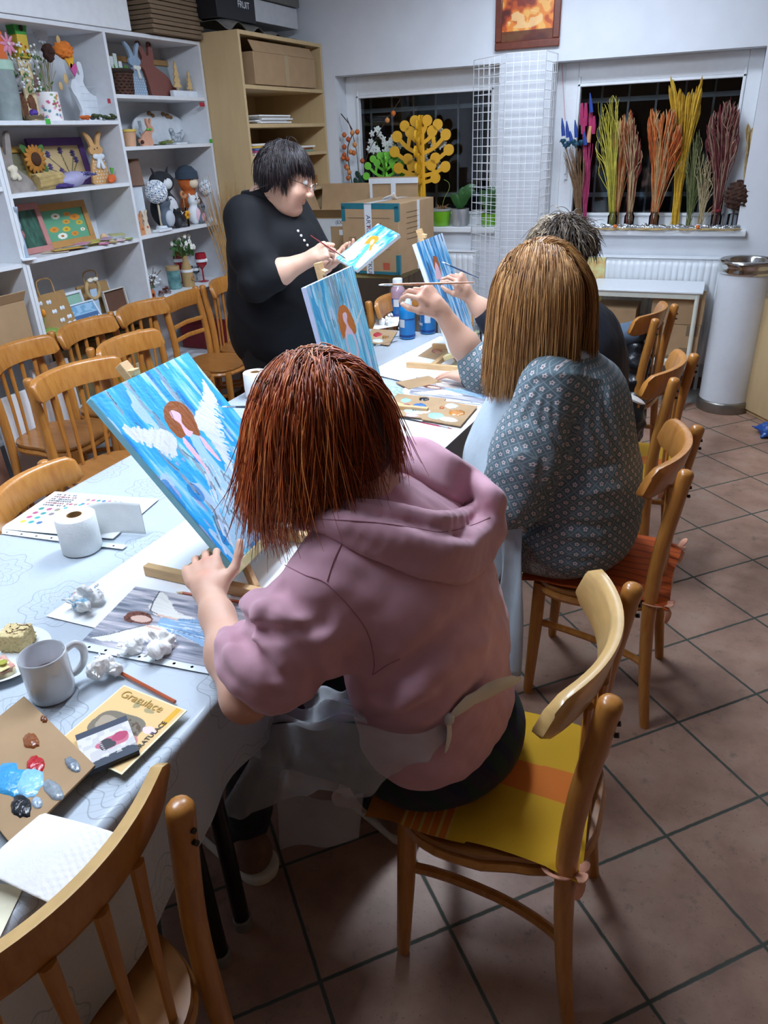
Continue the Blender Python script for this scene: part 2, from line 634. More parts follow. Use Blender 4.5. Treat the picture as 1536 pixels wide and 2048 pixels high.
def make_chair(name, label, group=None, crest_mat=None, ladder=False, detail=True, crest_h=.092, zc=.832, sag=.075, worn=None):
 t = thing(name, label, 'chair', group=group)
 po = seat_outline()
 mb = MB()
 rings = [(.80, .430), (.97, .432), (1., .440), (.985, .449), (.9, .4475), (.6, .442), (.3, .439)]
 vs, fs = [], []
 n = len(po)
 for s_, z in rings:
  vs += [(x * s_, y * s_, z) for x, y in po]
 for i in range(len(rings) - 1):
  for j in range(n):
   fs.append((i * n + j, i * n + (j + 1) % n, (i + 1) * n + (j + 1) % n, (i + 1) * n + j))
 fs.append(tuple((len(rings) - 1) * n + j for j in range(n)))
 fs.append(tuple(range(n))[::-1])
 mb.add(vs, fs)
 seat = mb.build('seat', SEATW, t, sharp=60)
 ap = [(x * .93, y * .93, .418) for x, y in po]
 MB().tube(ap, .020, 8, closed=True, flat=.8).build('seat_frame', BEECH, t)
 for s in (-1, 1):
  MB().tube([(.158, s * .150, .43), (.163, s * .158, .25), (.172, s * .168, .02), (.172, s * .168, 0.)],
     [.021, .020, .0155, .013], 14).build('leg', BEECH, t)
 for s in (-1, 1):
  pts = spline([(-.205, s * .185, 0), (-.182, s * .183, .2), (-.168, s * .180, .42), (-.172, s * .178, .60), (-.195, s * .176, .78), (-.207, s * .175, .862)], 18)
  r = [.0145 + .006 * min(1, i / 7) for i in range(18)]
  pts2 = list(pts) + [pts[-1] + np.array([-.001, 0, .007]), pts[-1] + np.array([-.0015, 0, .011])]
  leg = MB().tube(pts2, r + [.017, .009], 14).build('leg', BEECH, t)
  if detail:
   sc = MB()
   for zz in (.80, .825):
    sc.cyl((-.2185, s * .176, zz), (-.226, s * .176, zz + .002), .0045, n=10)
   sc.build('screw', SCREW, leg)
 if not ladder:
  L = .222
  nx = 22
  mb = MB()
  cr = lambda u: -.186 - sag * (1 - (u / L) ** 2) * 1.0 + .075
  vs, fs = [], []
  prof = [(-.5, -.36), (-.42, -.5), (.42, -.5), (.5, -.38), (.5, .36), (.36, .5), (-.36, .5), (-.5, .4)]
  th = .024
  for i in range(nx + 1):
   u = -L + 2 * L * i / nx
   e = 1 - max(0, (abs(u) - L + .03) / .03) ** 2 * .38
   dx = 2 * sag * u / L ** 2
   nrm = Vector((1, -dx, 0)).normalized()
   for a, c in prof:
    h = crest_h * e
    p = Vector((cr(u), u, zc)) + nrm * (a * th) + Vector((0, 0, c * h + .004 * (1 - (u / L) ** 2)))
    p.x -= c * .02
    vs.append(p)
  k = len(prof)
  for i in range(nx):
   for j in range(k):
    fs.append((i * k + j, (i + 1) * k + j, (i + 1) * k + (j + 1) % k, i * k + (j + 1) % k))
  fs.append(tuple(range(k)))
  fs.append(tuple(nx * k + j for j in range(k))[::-1])
  mb.add(vs, fs)
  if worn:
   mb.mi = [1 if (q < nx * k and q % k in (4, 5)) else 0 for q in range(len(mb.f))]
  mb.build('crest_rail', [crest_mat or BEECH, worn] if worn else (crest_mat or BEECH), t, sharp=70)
  for yy in (-.105, -.037, .037, .105):
   top = Vector((cr(yy * 1.05) - .002, yy * 1.08, zc - crest_h * .42))
   bot = Vector((-.176 - .012 * (1 - (yy / .105) ** 2), yy * .92, .425))
   MB().tube([bot, bot.lerp(top, .5) + Vector((.004, 0, 0)), top], [.008, .0095, .0125], 8, flat=.7, up=(1, 0, 0)).build('spindle', BEECH, t)
 else:
  mb = MB().tube([(-.198, -.19, .815), (-.205, 0, .82), (-.198, .19, .815)], .05, 10, flat=.24, up=(1, 0, 0))
  mb.build('crest_rail', BEECH, t)
  for zz in (.60, .68):
   MB().tube([(-.178, -.18, zz), (-.19, 0, zz + .006), (-.178, .18, zz)], .014, 8, flat=.6, up=(1, 0, 0)).build('slat', BEECH, t)
 for s in (-1, 1):
  MB().tube(spline([(.165, s * .158, .285), (.08, s * .135, .262), (-.05, s * .128, .235), (-.15, s * .150, .222), (-.178, s * .178, .22)], 12), .0115, 8).build('stretcher', BEECH, t)
 return t
def place(o, cx, cy, deg, label=None, group=None, scale=None):
 o.location = (cx, cy, 0)
 o.rotation_euler = (0, 0, radians(deg))
 if scale:
  o.scale = (scale,) * 3
 return o
chairK = make_chair('wooden_chair', 'honey wooden chair with pale crest rail under the woman in the pink hoodie', 'wooden chairs at the table', crest_mat=CRESTW)
place(chairK, -.262, 1.128, 181)
base = make_chair('wooden_chair', 'honey wooden chair under the woman in the grey floral blouse', 'wooden chairs at the table')
place(base, -.195, 2.09, 178)
place(dup(base, label='honey wooden chair under the woman in the navy jumper'), -.26, 2.93, 172)
place(dup(base, label='empty honey wooden chair with a black jacket hung on its inner side'), -.40, 3.86, 170)
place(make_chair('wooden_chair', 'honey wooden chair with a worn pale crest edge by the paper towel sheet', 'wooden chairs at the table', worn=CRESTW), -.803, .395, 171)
G2 = 'empty wooden chairs by the shelves'
rows = [(-2.79, 2.45, 8, 'empty wooden chair furthest along the shelf row from the standing woman', 1),
  (-2.82, 2.90, 6, 'empty wooden chair before the shelf holding the cardboard bags', 1),
  (-2.84, 3.35, 4, 'empty wooden chair pushed against the shelf, next to the ladder back chair', 1),
  (-2.82, 4.17, 8, 'empty wooden spindle chair right behind the standing woman in black', 1),
  (-2.23, 2.19, -7, 'empty wooden chair behind the large blue canvas, close to the table', 1),
  (-2.36, 2.68, 2, 'empty wooden chair between the table and the shelf row, behind the canvas peg', 1),
  (-1.635, 1.40, 12, 'wooden chair tucked under the table edge by the colour chart sheet', .93)]
for x, y, d, l, s in rows:
 place(dup(base, label=l, group=G2), x, y, d, scale=s)
lad = make_chair('wooden_chair', 'empty wooden chair with two thin ladder slats by the shelf', G2, ladder=True)
place(lad, -2.81, 3.765, 3)
place(dup(base, label='wooden chair at the far end of the table behind the blue bottles', group=G2), -1.49, 3.86, -12)
m, nt, b = newmat('striped_seat_cloth')
at_ = nt.add('ShaderNodeAttribute', attribute_name='Col')
tc = nt.add('ShaderNodeTexCoord')
wv = nt.add('ShaderNodeTexWave', i_Scale=160., wave_type='BANDS', bands_direction='Y')
nt.link(tc.outputs['Object'], wv.inputs['Vector'])
nt.link(nt.mix(nt.math('MULTIPLY', wv.outputs[1], .12), at_.outputs['Color'], lin('#8a5a08')), b.inputs['Base Color'])
b.inputs['Roughness'].default_value = .85
bp = nt.add('ShaderNodeBump', i_Strength=.25, i_Distance=.002)
nt.link(wv.outputs[1], bp.inputs['Height'])
nt.link(bp.outputs[0], b.inputs['Normal'])
CUSH = m
TIE = M('pale_orange_ribbon', '#e0a183', .8, .06)
def cushion(label, loc, deg, style):
 t = thing('seat_cushion', label, 'cushion', loc, radians(deg), 'striped seat cushions')
 n = 150
 W, D = .40, .43
 V, F, C = [], [], []
 Yl, Or, Pl, Dk = lin('#d4a311'), lin('#d9721a'), lin('#dcb25a'), lin('#c2461a')
 def colr(x, y):
  if style == 'yellow':
   q = x + .0
   if q < .035:
    return Or if abs(y - .0) < .042 else Yl
   if q < .135:
    f = ((q - .035) / .1) * 5.5
    fr_ = f - math.floor(f)
    if abs(y) < .042:
     return Dk if fr_ > .2 else Or
    return Pl if fr_ < .24 else Or
   return lin('#b26513')
  f = (y + .2) * 26
  return lin('#cf5a18') if (f - math.floor(f)) > .25 else lin('#a84413')
 for side in (1, -1):
  for j in range(n + 1):
   for i in range(n + 1):
    u, v = i / n * 2 - 1, j / n * 2 - 1
    puff = (1 - abs(u) ** 3) * (1 - abs(v) ** 3)
    z = .010 * puff * side + (.004 * sin(7 * u + 1) * cos(5 * v) + .004 * sin(3 * v + 2 * u)) * (.4 + .6 * puff)
    edge = max(abs(u), abs(v))
    c = 1 - .05 * (1 - min(abs(u), abs(v))) * (edge > .8) * 0
    x = u * D / 2 + .004 * sin(4 * v + 1) * abs(u)
    y = v * W / 2 * (1 - .03 * (u < 0)) + .004 * sin(5 * u) * abs(v)
    drop = max(0, abs(u) + abs(v) - 1.7) * -.05
    V.append((x, y, z + drop + .012))
    C.append(colr(x, y))
 N = (n + 1) ** 2
 for k in range(2):
  for j in range(n):
   for i in range(n):
    a = k * N + j * (n + 1) + i
    q = (a, a + 1, a + n + 2, a + n + 1)
    F.append(q if k == 0 else q[::-1])
 for i in range(n):
  for a, c in ((i, i + 1), ((n * (n + 1)) + i + 1, (n * (n + 1)) + i), ((i + 1) * (n + 1), i * (n + 1)), (i * (n + 1) + n, (i + 1) * (n + 1) + n)):
   F.append((c, a, a + N, c + N))
 mesh_np('cover', V, F, CUSH, t, C)
 for s in (-1, 1):
  mb = MB()
  px, py = -.175, s * .180
  loop = [(px + .027 * cos(a) - .002, py + .027 * sin(a), -.004 + .012 * sin(a * 1.0)) for a in np.linspace(0, 2 * pi, 16)[:-1]]
  mb.tube(loop, .006, 6, closed=True, flat=.3)
  mb.tube([(-.17, s * .15, .016), (px + .02, py - s * .024, .004)], .005, 6, flat=.4)
  kx, ky = px - .032, py - s * .0
  for dx, dy, dz in ((-.014, .030, .018), (-.012, -.026, .004), (-.01, .020, -.045), (-.012, -.012, -.05)):
   e = (kx + dx, ky + dy * s, dz)
   mid = ((kx + e[0]) / 2 - .008, (ky + e[1]) / 2, e[2] / 2 + .006)
   mb.tube(spline([(kx, ky, -.002), mid, e], 7), [.004, .009, .012, .013, .012, .010, .005], 6, flat=.25)
  mb.ball((kx, ky, -.002), .007, 8, 6)
  mb.build('ribbon_tie', TIE, t)
 return t
cushion('yellow cushion with an orange stripe on the chair of the woman in pink', (-.285, 1.128, .452), 181, 'yellow')
cushion('orange ribbed cushion on the chair of the woman in the floral blouse', (-.195, 2.09, .452), 178, 'orange')
cushion('yellow and orange cushion on the chair of the woman in navy', (-.26, 2.93, .452), 172, 'yellow')
TX0, TX1, TY0, TY1 = -1.722, -.752, .10, 3.62
TCX, TCY = (TX0 + TX1) / 2, (TY0 + TY1) / 2
tab = thing('work_table', 'long work table on black round steel legs under the pale cloth', 'table', (TCX, TCY, 0))
MB().box((0, 0, ZT - .021), (TX1 - TX0 - .02, TY1 - TY0 - .02, .028)).build('tabletop', M('table_board', '#8d7a62', .6), tab, bevel=.003)
for x in (-.42, .425):
 for y in (-.99, -1.08, .25, .1, 1.6):
  yy = y if x > 0 or y > -1 else -1.6
  if x < 0 and y in (-1.08, .1):
   continue
  lg = MB().cyl((x, yy, .0), (x + (.02 if x < 0 else -.02), yy, ZT - .036), .019, .019, 16).build('leg', BLACK, tab)
  MB().lathe([(.016, 0), (.0225, .003), (.0225, .03), (.019, .034)], 16, (x, yy, 0)).build('foot', M('grey_plastic_foot', '#7b7872', .5), lg)
MB().box((0, 0, ZT - .06), (.80, 3.3, .045)).build('frame', BLACK, tab)
m, nt, b = newmat('lace_print_cloth')
tc = nt.add('ShaderNodeTexCoord')
uv = nt.add('ShaderNodeAttribute', attribute_name='cuv')
def cellpat(scale, off, rad, rings):
 mp = nt.add('ShaderNodeMapping')
 mp.inputs['Scale'].default_value = (scale, scale, 0)
 mp.inputs['Location'].default_value = off
 mp.inputs['Rotation'].default_value = (0, 0, radians(8))
 nt.link(uv.outputs['Vector'], mp.inputs[0])
 fr = nt.add('ShaderNodeVectorMath', operation='FRACTION')
 nt.link(mp.outputs[0], fr.inputs[0])
 sb = nt.add('ShaderNodeVectorMath', operation='SUBTRACT')
 sb.inputs[1].default_value = (.5, .5, 0)
 nt.link(fr.outputs[0], sb.inputs[0])
 ln = nt.add('ShaderNodeVectorMath', operation='LENGTH')
 nt.link(sb.outputs[0], ln.inputs[0])
 s = nt.add('ShaderNodeSeparateXYZ')
 nt.link(sb.outputs[0], s.inputs[0])
 ang = nt.math('ARCTAN2', s.outputs[1], s.outputs[0])
 r = nt.math('DIVIDE', ln.outputs['Value'], rad)
 pet = nt.math('MULTIPLY', nt.math('POWER', nt.math('ABSOLUTE', nt.math('SINE', nt.math('MULTIPLY', ang, 4))), 2.), .16)
 rr = nt.math('ADD', r, pet)
 w = nt.math('ABSOLUTE', nt.math('SINE', nt.math('MULTIPLY', rr, rings)))
 w2 = nt.math('ABSOLUTE', nt.math('SINE', nt.math('ADD', nt.math('MULTIPLY', ang, 15), nt.math('MULTIPLY', r, 14))))
 line = nt.math('MAXIMUM', nt.ramp(w, [(.10, 1.), (.22, 0.)]), nt.math('MULTIPLY', nt.ramp(w2, [(.05, 1.), (.25, 0.)]), .7))
 inside = nt.ramp(rr, [(.98, 1.), (1.02, 0.)])
 return nt.math('MULTIPLY', line, inside)
bigp = cellpat(3.6, (.33, .10, 0), .36, 13.)
smal = cellpat(9., (.1, .3, 0), .44, 7.)
no = nt.add('ShaderNodeTexNoise', i_Scale=3., i_Detail=2.)
nt.link(tc.outputs['Object'], no.inputs['Vector'])
c = nt.mix(nt.math('MULTIPLY', no.outputs[0], .3), lin('#b7c0c8'), lin('#c4cdd4'))
c = nt.mix(nt.math('MULTIPLY', smal, .10), c, lin('#6d7680'))
c = nt.mix(nt.math('MULTIPLY', bigp, .5), c, lin('#656d76'))
nt.link(c, b.inputs['Base Color'])
b.inputs['Roughness'].default_value = .36
b.inputs['Coat Weight'].default_value = .1
CLOTH = m
def tablecloth():
 hang = .27
 nx, ny = 150, 330
 x0, x1, y0, y1 = TX0, TX1, TY0, TY1
 V, UV = [], []
 us = np.linspace(-hang, (x1 - x0) + hang, nx + 1)
 vs_ = np.linspace(-hang, (y1 - y0) + hang, ny + 1)
 L, Wd = y1 - y0, x1 - x0
 for v in vs_:
  for u in us:
   du = -u if u < 0 else (u - Wd if u > Wd else 0)
   dv = -v if v < 0 else (v - L if v > L else 0)
   uu, vv = min(max(u, 0), Wd), min(max(v, 0), L)
   d = max(du, dv)
   z = ZT
   x, y = x0 + uu, y0 + vv
   if d > 0:
    r = .012
    a = min(d / r, pi / 2)
    out = r * sin(a)
    down = (r * (1 - cos(a)) + max(0, d - r * pi / 2)) * (.78 + .5 * max(0., min(1., (.62 - vv) / .4)))
    k = min(1, down / .2)
    s = vv if du >= dv else uu
    wave = .011 * k * (sin(s * 13 + 1) + .6 * sin(s * 29 + 2.2) + .4 * sin(s * 5)) + .016 * k
    if du > 0:
     x += (out + wave) * (1 if u > Wd else -1) * (du / d)
    if dv > 0:
     y += (out + wave) * (1 if v > L else -1) * (dv / d)
    z -= down + (.05 * min(du, dv) / hang if du > 0 and dv > 0 else 0)
   else:
    z += .0012 * sin(x * 9 + y * 4) * sin(y * 7) + .0015 * max(0, sin(y * 11 + x * 3)) ** 6
   V.append((x, y, z))
   UV.append((u, v, 0))
 F = []
 for j in range(ny):
  for i in range(nx):
   a = j * (nx + 1) + i
   F.append((a, a + 1, a + nx + 2, a + nx + 1))
 o = mesh_np('tablecloth', V, F, CLOTH)
 a = o.data.attributes.new('cuv', 'FLOAT_VECTOR', 'POINT')
 a.data.foreach_set('vector', np.array(UV, np.float32).ravel())
 tag(o, 'pale blue grey tablecloth with a lace medallion print on the long table', 'tablecloth')
 return o
tablecloth()
def f_cap(a, b, ra, rb=None, sq=None):
 a, b = np.array(a, float), np.array(b, float)
 rb = ra if rb is None else rb
 ba = b - a
 L2 = max(ba @ ba, 1e-12)
 def f(P):
  pa = P - a
  h = np.clip(pa @ ba / L2, 0, 1)
  return np.linalg.norm(pa - h[:, None] * ba, axis=1) - (ra + (rb - ra) * h)
 return f, np.minimum(a - ra, b - rb), np.maximum(a + ra, b + rb)
def f_ell(c, r, R=None):
 c, r = np.array(c, float), np.array(r, float)
 def f(P):
  q = P - c
  if R is not None:
   q = q @ np.array(R)          # columns of R are the local axes
  k0 = np.linalg.norm(q / r, axis=1)
  k1 = np.linalg.norm(q / (r * r), axis=1)
  return k0 * (k0 - 1) / np.maximum(k1, 1e-9)
 m = r.max()
 return f, c - m, c + m
def axes(x, z):
 """3x3 with columns x, y, z (orthonormal, x kept)"""
 x = np.array(x, float)
 x = x / np.linalg.norm(x)
 z = np.array(z, float)
 y = np.cross(z, x)
 y /= np.linalg.norm(y)
 z = np.cross(x, y)
 return np.stack([x, y, z], 1)
class Field:
 def __init__(s):
  s.it = []
  s.dis = []
 def cap(s, a, b, ra, rb=None, k=.02):
  s.it.append((*f_cap(a, b, ra, rb), k))
  return s
 def chain(s, pts, rs, k=.02):
  for i in range(len(pts) - 1):
   s.cap(pts[i], pts[i + 1], rs[i], rs[i + 1], k)
  return s
 def ell(s, c, r, R=None, k=.02):
  s.it.append((*f_ell(c, r, R), k))
  return s
 def cut(s, fn):
  s.it.append((fn, None, None, 'cut'))
  return s
 def disp(s, fn):
  s.dis.append(fn)
  return s
 def __call__(s, P):
  d = np.full(len(P), 1.)
  pl, ph = P.min(0) - .055, P.max(0) + .055
  for f, lo, hi, k in s.it:
   if k == 'cut':
    d = np.maximum(d, f(P))
    continue
   if (lo > ph).any() or (hi < pl).any():
    continue
   e = f(P)
   if True:
    h = np.clip(.5 + .5 * (d - e) / k, 0, 1)
    d = d * (1 - h) + e * h - k * h * (1 - h)
  for g in s.dis:
   d = d + g(P)
  return d
 def bounds(s, pad=.03):
  lo = np.min([i[1] for i in s.it if i[1] is not None], axis=0) - pad
  hi = np.max([i[2] for i in s.it if i[2] is not None], axis=0) + pad
  return lo, hi
def mesh_field(F, h, lo=None, hi=None, B=8, smooth=0):
 """surface nets on a sparse grid"""
 l, u = F.bounds()
 lo = l if lo is None else np.array(lo, float)
 hi = u if hi is None else np.array(hi, float)
 nb = np.ceil((hi - lo) / (h * B)).astype(int)
 n = nb * B + 1
 cx = [lo[i] + (np.arange(nb[i]) + .5) * B * h for i in range(3)]
 G = np.stack(np.meshgrid(*cx, indexing='ij'), -1).reshape(-1, 3)
 d = F(G)
 near = np.abs(d) < h * B * .5 * 1.75 * 1.35 + .012
 D = np.where(d < 0, -1., 1.).reshape(nb)
 D = np.repeat(np.repeat(np.repeat(D, B, 0), B, 1), B, 2)
 D = np.pad(D, ((0, 1), (0, 1), (0, 1)), mode='edge').astype(np.float32)
 idx = np.argwhere(near.reshape(nb))
 off = np.stack(np.meshgrid(*[np.arange(B + 1)] * 3, indexing='ij'), -1).reshape(-1, 3)
 CH = 48
 for s in range(0, len(idx), CH):
  ii = (idx[s:s + CH, None, :] * B + off[None]).reshape(-1, 3)
  v = F(lo + ii * h)
  D[ii[:, 0], ii[:, 1], ii[:, 2]] = v
 S = D < 0
 cnt = np.zeros(np.array(D.shape) - 1, np.int8)
 for a in (0, 1):
  for b in (0, 1):
   for c in (0, 1):
    cnt += S[a:D.shape[0] - 1 + a, b:D.shape[1] - 1 + b, c:D.shape[2] - 1 + c]
 act = np.argwhere((cnt > 0) & (cnt < 8))
 ids = np.full(cnt.shape, -1, np.int32)
 ids[act[:, 0], act[:, 1], act[:, 2]] = np.arange(len(act))
 acc = np.zeros((len(act), 3))
 w = np.zeros(len(act))
 corners = [(a, b, c) for a in (0, 1) for b in (0, 1) for c in (0, 1)]
 for p in corners:
  for ax in range(3):
   if p[ax]:
    continue
   q = list(p)
   q[ax] = 1
   d0 = D[act[:, 0] + p[0], act[:, 1] + p[1], act[:, 2] + p[2]]
   d1 = D[act[:, 0] + q[0], act[:, 1] + q[1], act[:, 2] + q[2]]
   m = (d0 < 0) != (d1 < 0)
   t = np.where(m, d0 / np.where(m, d0 - d1, 1), 0)
   pt = np.array(p, float)[None].repeat(len(act), 0)
   pt[:, ax] += t
   acc[m] += pt[m]
   w[m] += 1
 V = lo + (act + acc / w[:, None]) * h
 Q = []
 for ax in range(3):
  o1, o2 = (ax + 1) % 3, (ax + 2) % 3
  sl0 = [slice(None)] * 3
  sl1 = [slice(None)] * 3
  sl0[ax] = slice(0, -1)
  sl1[ax] = slice(1, None)
  e = np.argwhere(S[tuple(sl0)] != S[tuple(sl1)])
  e = e[(e[:, o1] > 0) & (e[:, o2] > 0) & (e[:, o1] < D.shape[o1] - 1) & (e[:, o2] < D.shape[o2] - 1)]
  ins = S[e[:, 0], e[:, 1], e[:, 2]]
  def cid(a, b):
   c = e.copy()
   c[:, o1] -= a
   c[:, o2] -= b
   return ids[c[:, 0], c[:, 1], c[:, 2]]
  q = np.stack([cid(1, 1), cid(0, 1), cid(0, 0), cid(1, 0)], 1)
  q[~ins] = q[~ins][:, ::-1]
  Q.append(q[(q >= 0).all(1)])
 Q = np.concatenate(Q)
 for _ in range(smooth):
  A = np.zeros_like(V)
  c = np.zeros(len(V))
  for a, b in ((0, 1), (1, 2), (2, 3), (3, 0)):
   np.add.at(A, Q[:, a], V[Q[:, b]])
   np.add.at(c, Q[:, a], 1)
   np.add.at(A, Q[:, b], V[Q[:, a]])
   np.add.at(c, Q[:, b], 1)
  V = V * .5 + .5 * A / np.maximum(c, 1)[:, None]
 return V, Q
def vnoise(P, s, seed=0):
 """cheap smooth 3-D noise, about -1..1"""
 r = np.random.default_rng(seed)
 out = 0
 for i in range(4):
  k = r.normal(size=3) * s * (1 + .6 * i)
  out = out + np.sin(P @ k + r.uniform(0, 6.28)) / (1 + .5 * i)
 return out / 2.4
def polydist(P, pts):
 pts = [np.array(p, float) for p in pts]
 d = np.full(len(P), 9.)
 for a, b in zip(pts[:-1], pts[1:]):
  ba = b - a
  h = np.clip((P - a) @ ba / (ba @ ba), 0, 1)
  d = np.minimum(d, np.linalg.norm(P - a - h[:, None] * ba, axis=1))
 return d
def seam(pts, depth=.004, w=.005, rad=.25):
 c = np.mean([list(p) for p in pts], axis=0)
 def f(P):
  m = np.linalg.norm(P - c, axis=1) < rad
  o = np.zeros(len(P))
  if m.any():
   o[m] = depth * np.exp(-(polydist(P[m], pts) / w) ** 2)
  return o
 return f
def fold(pts, amp=.008, w=.02, rad=.3):
 """raised crease along a polyline"""
 c = np.mean([list(p) for p in pts], axis=0)
 def f(P):
  m = np.linalg.norm(P - c, axis=1) < rad
  o = np.zeros(len(P))
  if m.any():
   o[m] = -amp * np.exp(-(polydist(P[m], pts) / w) ** 2)
  return o
 return f
def field_obj(name, F, h, mat, parent, colfn=None, smooth=1, lo=None, hi=None, uvfn=None):
 V, Q = mesh_field(F, h, lo, hi, smooth=smooth)
 o = mesh_np(name, V, Q, mat, parent)
 if colfn is not None:
  set_cols(o, colfn(V))
 if uvfn is not None:
  a = o.data.attributes.new('puv', 'FLOAT_VECTOR', 'POINT')
  a.data.foreach_set('vector', uvfn(V).astype(np.float32).ravel())
 return o
def hand(F, wrist, palm_dir, back, curl, size=.18, thumb=1, spread=.10, k=.006, thumb_pose=None):
 """palm and five bent fingers. palm_dir: wrist to knuckles; back: out of the back of the hand;
 curl: four triples of bends; thumb=+1 lies on the side  palm_dir x back"""
 x = np.array(palm_dir, float)
 x /= np.linalg.norm(x)
 z = np.array(back, float)
 z -= x * (z @ x)
 z /= np.linalg.norm(z)
 y = np.cross(x, z) * thumb          # towards the thumb
 w = np.array(wrist, float)
 s = size / .18
 pl, pw = .085 * s, .040 * s
 F.chain([w, w + x * .03 * s], [.025 * s, .028 * s], .02)
 for q in (-1, -.33, .33, 1):
  F.cap(w + x * .022 * s + y * q * pw * .42, w + x * pl + y * q * pw * .80 - z * .002, .0165 * s, .0115 * s, .014)
 F.cap(w + x * .015 * s + y * .018 * s - z * .006, w + x * .055 * s + y * .030 * s - z * .010, .017 * s, .014 * s, .014)
 lens = [(.043, .026, .021), (.046, .030, .022), (.043, .028, .021), (.034, .020, .018)]
 rad = [.0088, .0092, .0086, .0076]
 for i in range(4):
  q = (1 - i * 2 / 3)
  p = w + x * (pl - (.004 if i in (0, 2) else (.012 if i == 3 else 0))) + y * q * pw * .82
  d = x * cos(spread * q) + y * sin(spread * q)
  ang = 0
  F.cap(p - d * .02 * s, p, .011 * s, rad[i] * s * 1.1, .01)
  for j in range(3):
   ang += curl[i][j]
   dd = d * cos(ang) - z * sin(ang)
   e = p + dd * lens[i][j] * s
   F.cap(p, e, rad[i] * s * (1 - .07 * j), rad[i] * s * (.93 - .08 * j), .0035)
   p = e
 tp = thumb_pose or ((.55, .75, -.25), (.85, .45, -.25), (.95, .2, -.25))
 p = w + x * .022 * s + y * .026 * s - z * .006
 for j, (L, r0, r1) in enumerate(((.042, .0145, .0115), (.034, .0105, .0095), (.026, .0098, .0078))):
  d = x * tp[j][0] + y * tp[j][1] + z * tp[j][2]
  d /= np.linalg.norm(d)
  e = p + d * L * s
  F.cap(p, e, r0 * s, r1 * s, .006 if j else .012)
  p = e
 return F, x, y, z
def grow_hair(name, roots, dirs, length, seg, headfn, parent, mat, colfn, radius=.0016, grav=.12, off=.004, stiff=.82, jitter=.02,
    seed=1, lift=None, curl=0., gdir=(0, 0, -1)):
 r = np.random.default_rng(seed)
 n = len(roots)
 P = np.array(roots, float)
 D = np.array(dirs, float)
 D /= np.linalg.norm(D, axis=1)[:, None]
 L = np.array(length, float) / seg
 g = np.array(gdir, float)
 path = [P.copy()]
 offs = off + np.abs(r.normal(size=n)) * off * .9
 wob = r.normal(size=(n, 3)) * jitter
 for i in range(seg):
  D = D * stiff + g * grav + wob * (.4 + i / seg) + r.normal(size=(n, 3)) * jitter * .35
  D /= np.linalg.norm(D, axis=1)[:, None]
  P = P + D * L[:, None]
  for _ in range(3):
   d = headfn(P)
   m = d < offs
   if not m.any():
    break
   e = 1e-3
   Pm = P[m]
   gr = np.stack([headfn(Pm + np.array(v) * e) - headfn(Pm - np.array(v) * e) for v in ((1, 0, 0), (0, 1, 0), (0, 0, 1))], 1)
   gr /= np.maximum(np.linalg.norm(gr, axis=1), 1e-9)[:, None]
   Pm2 = Pm + gr * (offs[m] - d[m])[:, None]
   P[m] = Pm2
   dm = D[m]
   dn = (dm * gr).sum(1)
   dm = dm - gr * np.minimum(dn, 0)[:, None]
   D[m] = dm / np.maximum(np.linalg.norm(dm, axis=1), 1e-9)[:, None]
  path.append(P.copy())
 path = np.stack(path, 1)                       # n, seg+1, 3
 k = seg + 1
 T = np.gradient(path, axis=1)
 T /= np.maximum(np.linalg.norm(T, axis=2), 1e-9)[..., None]
 ref = np.array([.31, .52, .79])
 A = np.cross(T, ref)
 A /= np.maximum(np.linalg.norm(A, axis=2), 1e-9)[..., None]
 Bv = np.cross(T, A)
 tt = np.linspace(0, 1, k)
 rr = radius * (1 - .75 * tt ** 2)[None, :, None] * (.7 + .7 * r.random(n))[:, None, None]
 vs = []
 for a in (0, 2 * pi / 3, 4 * pi / 3):
  vs.append(path + (A * cos(a) + Bv * sin(a)) * rr)
 V = np.stack(vs, 2).reshape(-1, 3)             # n*k*3
 base = (np.arange(n)[:, None] * k + np.arange(k - 1)[None]) * 3
 F = []
 for j in range(3):
  j2 = (j + 1) % 3
  F.append(np.stack([base + j, base + j2, base + 3 + j2, base + 3 + j], -1).reshape(-1, 4))
 F = np.concatenate(F)
 C = colfn(path, r)                             # n,k,3
 C = np.repeat(C[:, :, None, :], 3, 2).reshape(-1, 3)
 return mesh_np(name, V, F, mat, parent, C)
def hair_mat(name, rough=.38):
 m, nt, b = newmat(name)
 a = nt.add('ShaderNodeAttribute', attribute_name='Col')
 nt.link(a.outputs['Color'], b.inputs['Base Color'])
 b.inputs['Roughness'].default_value = rough
 b.inputs['Specular IOR Level'].default_value = .45
 return m
SKIN = M('skin', '#d3a78c', .5, .07, 14., col2='#c99579', bump=.05, bscale=350., sss=.12)
def va(*a):
 return np.array(a, float)
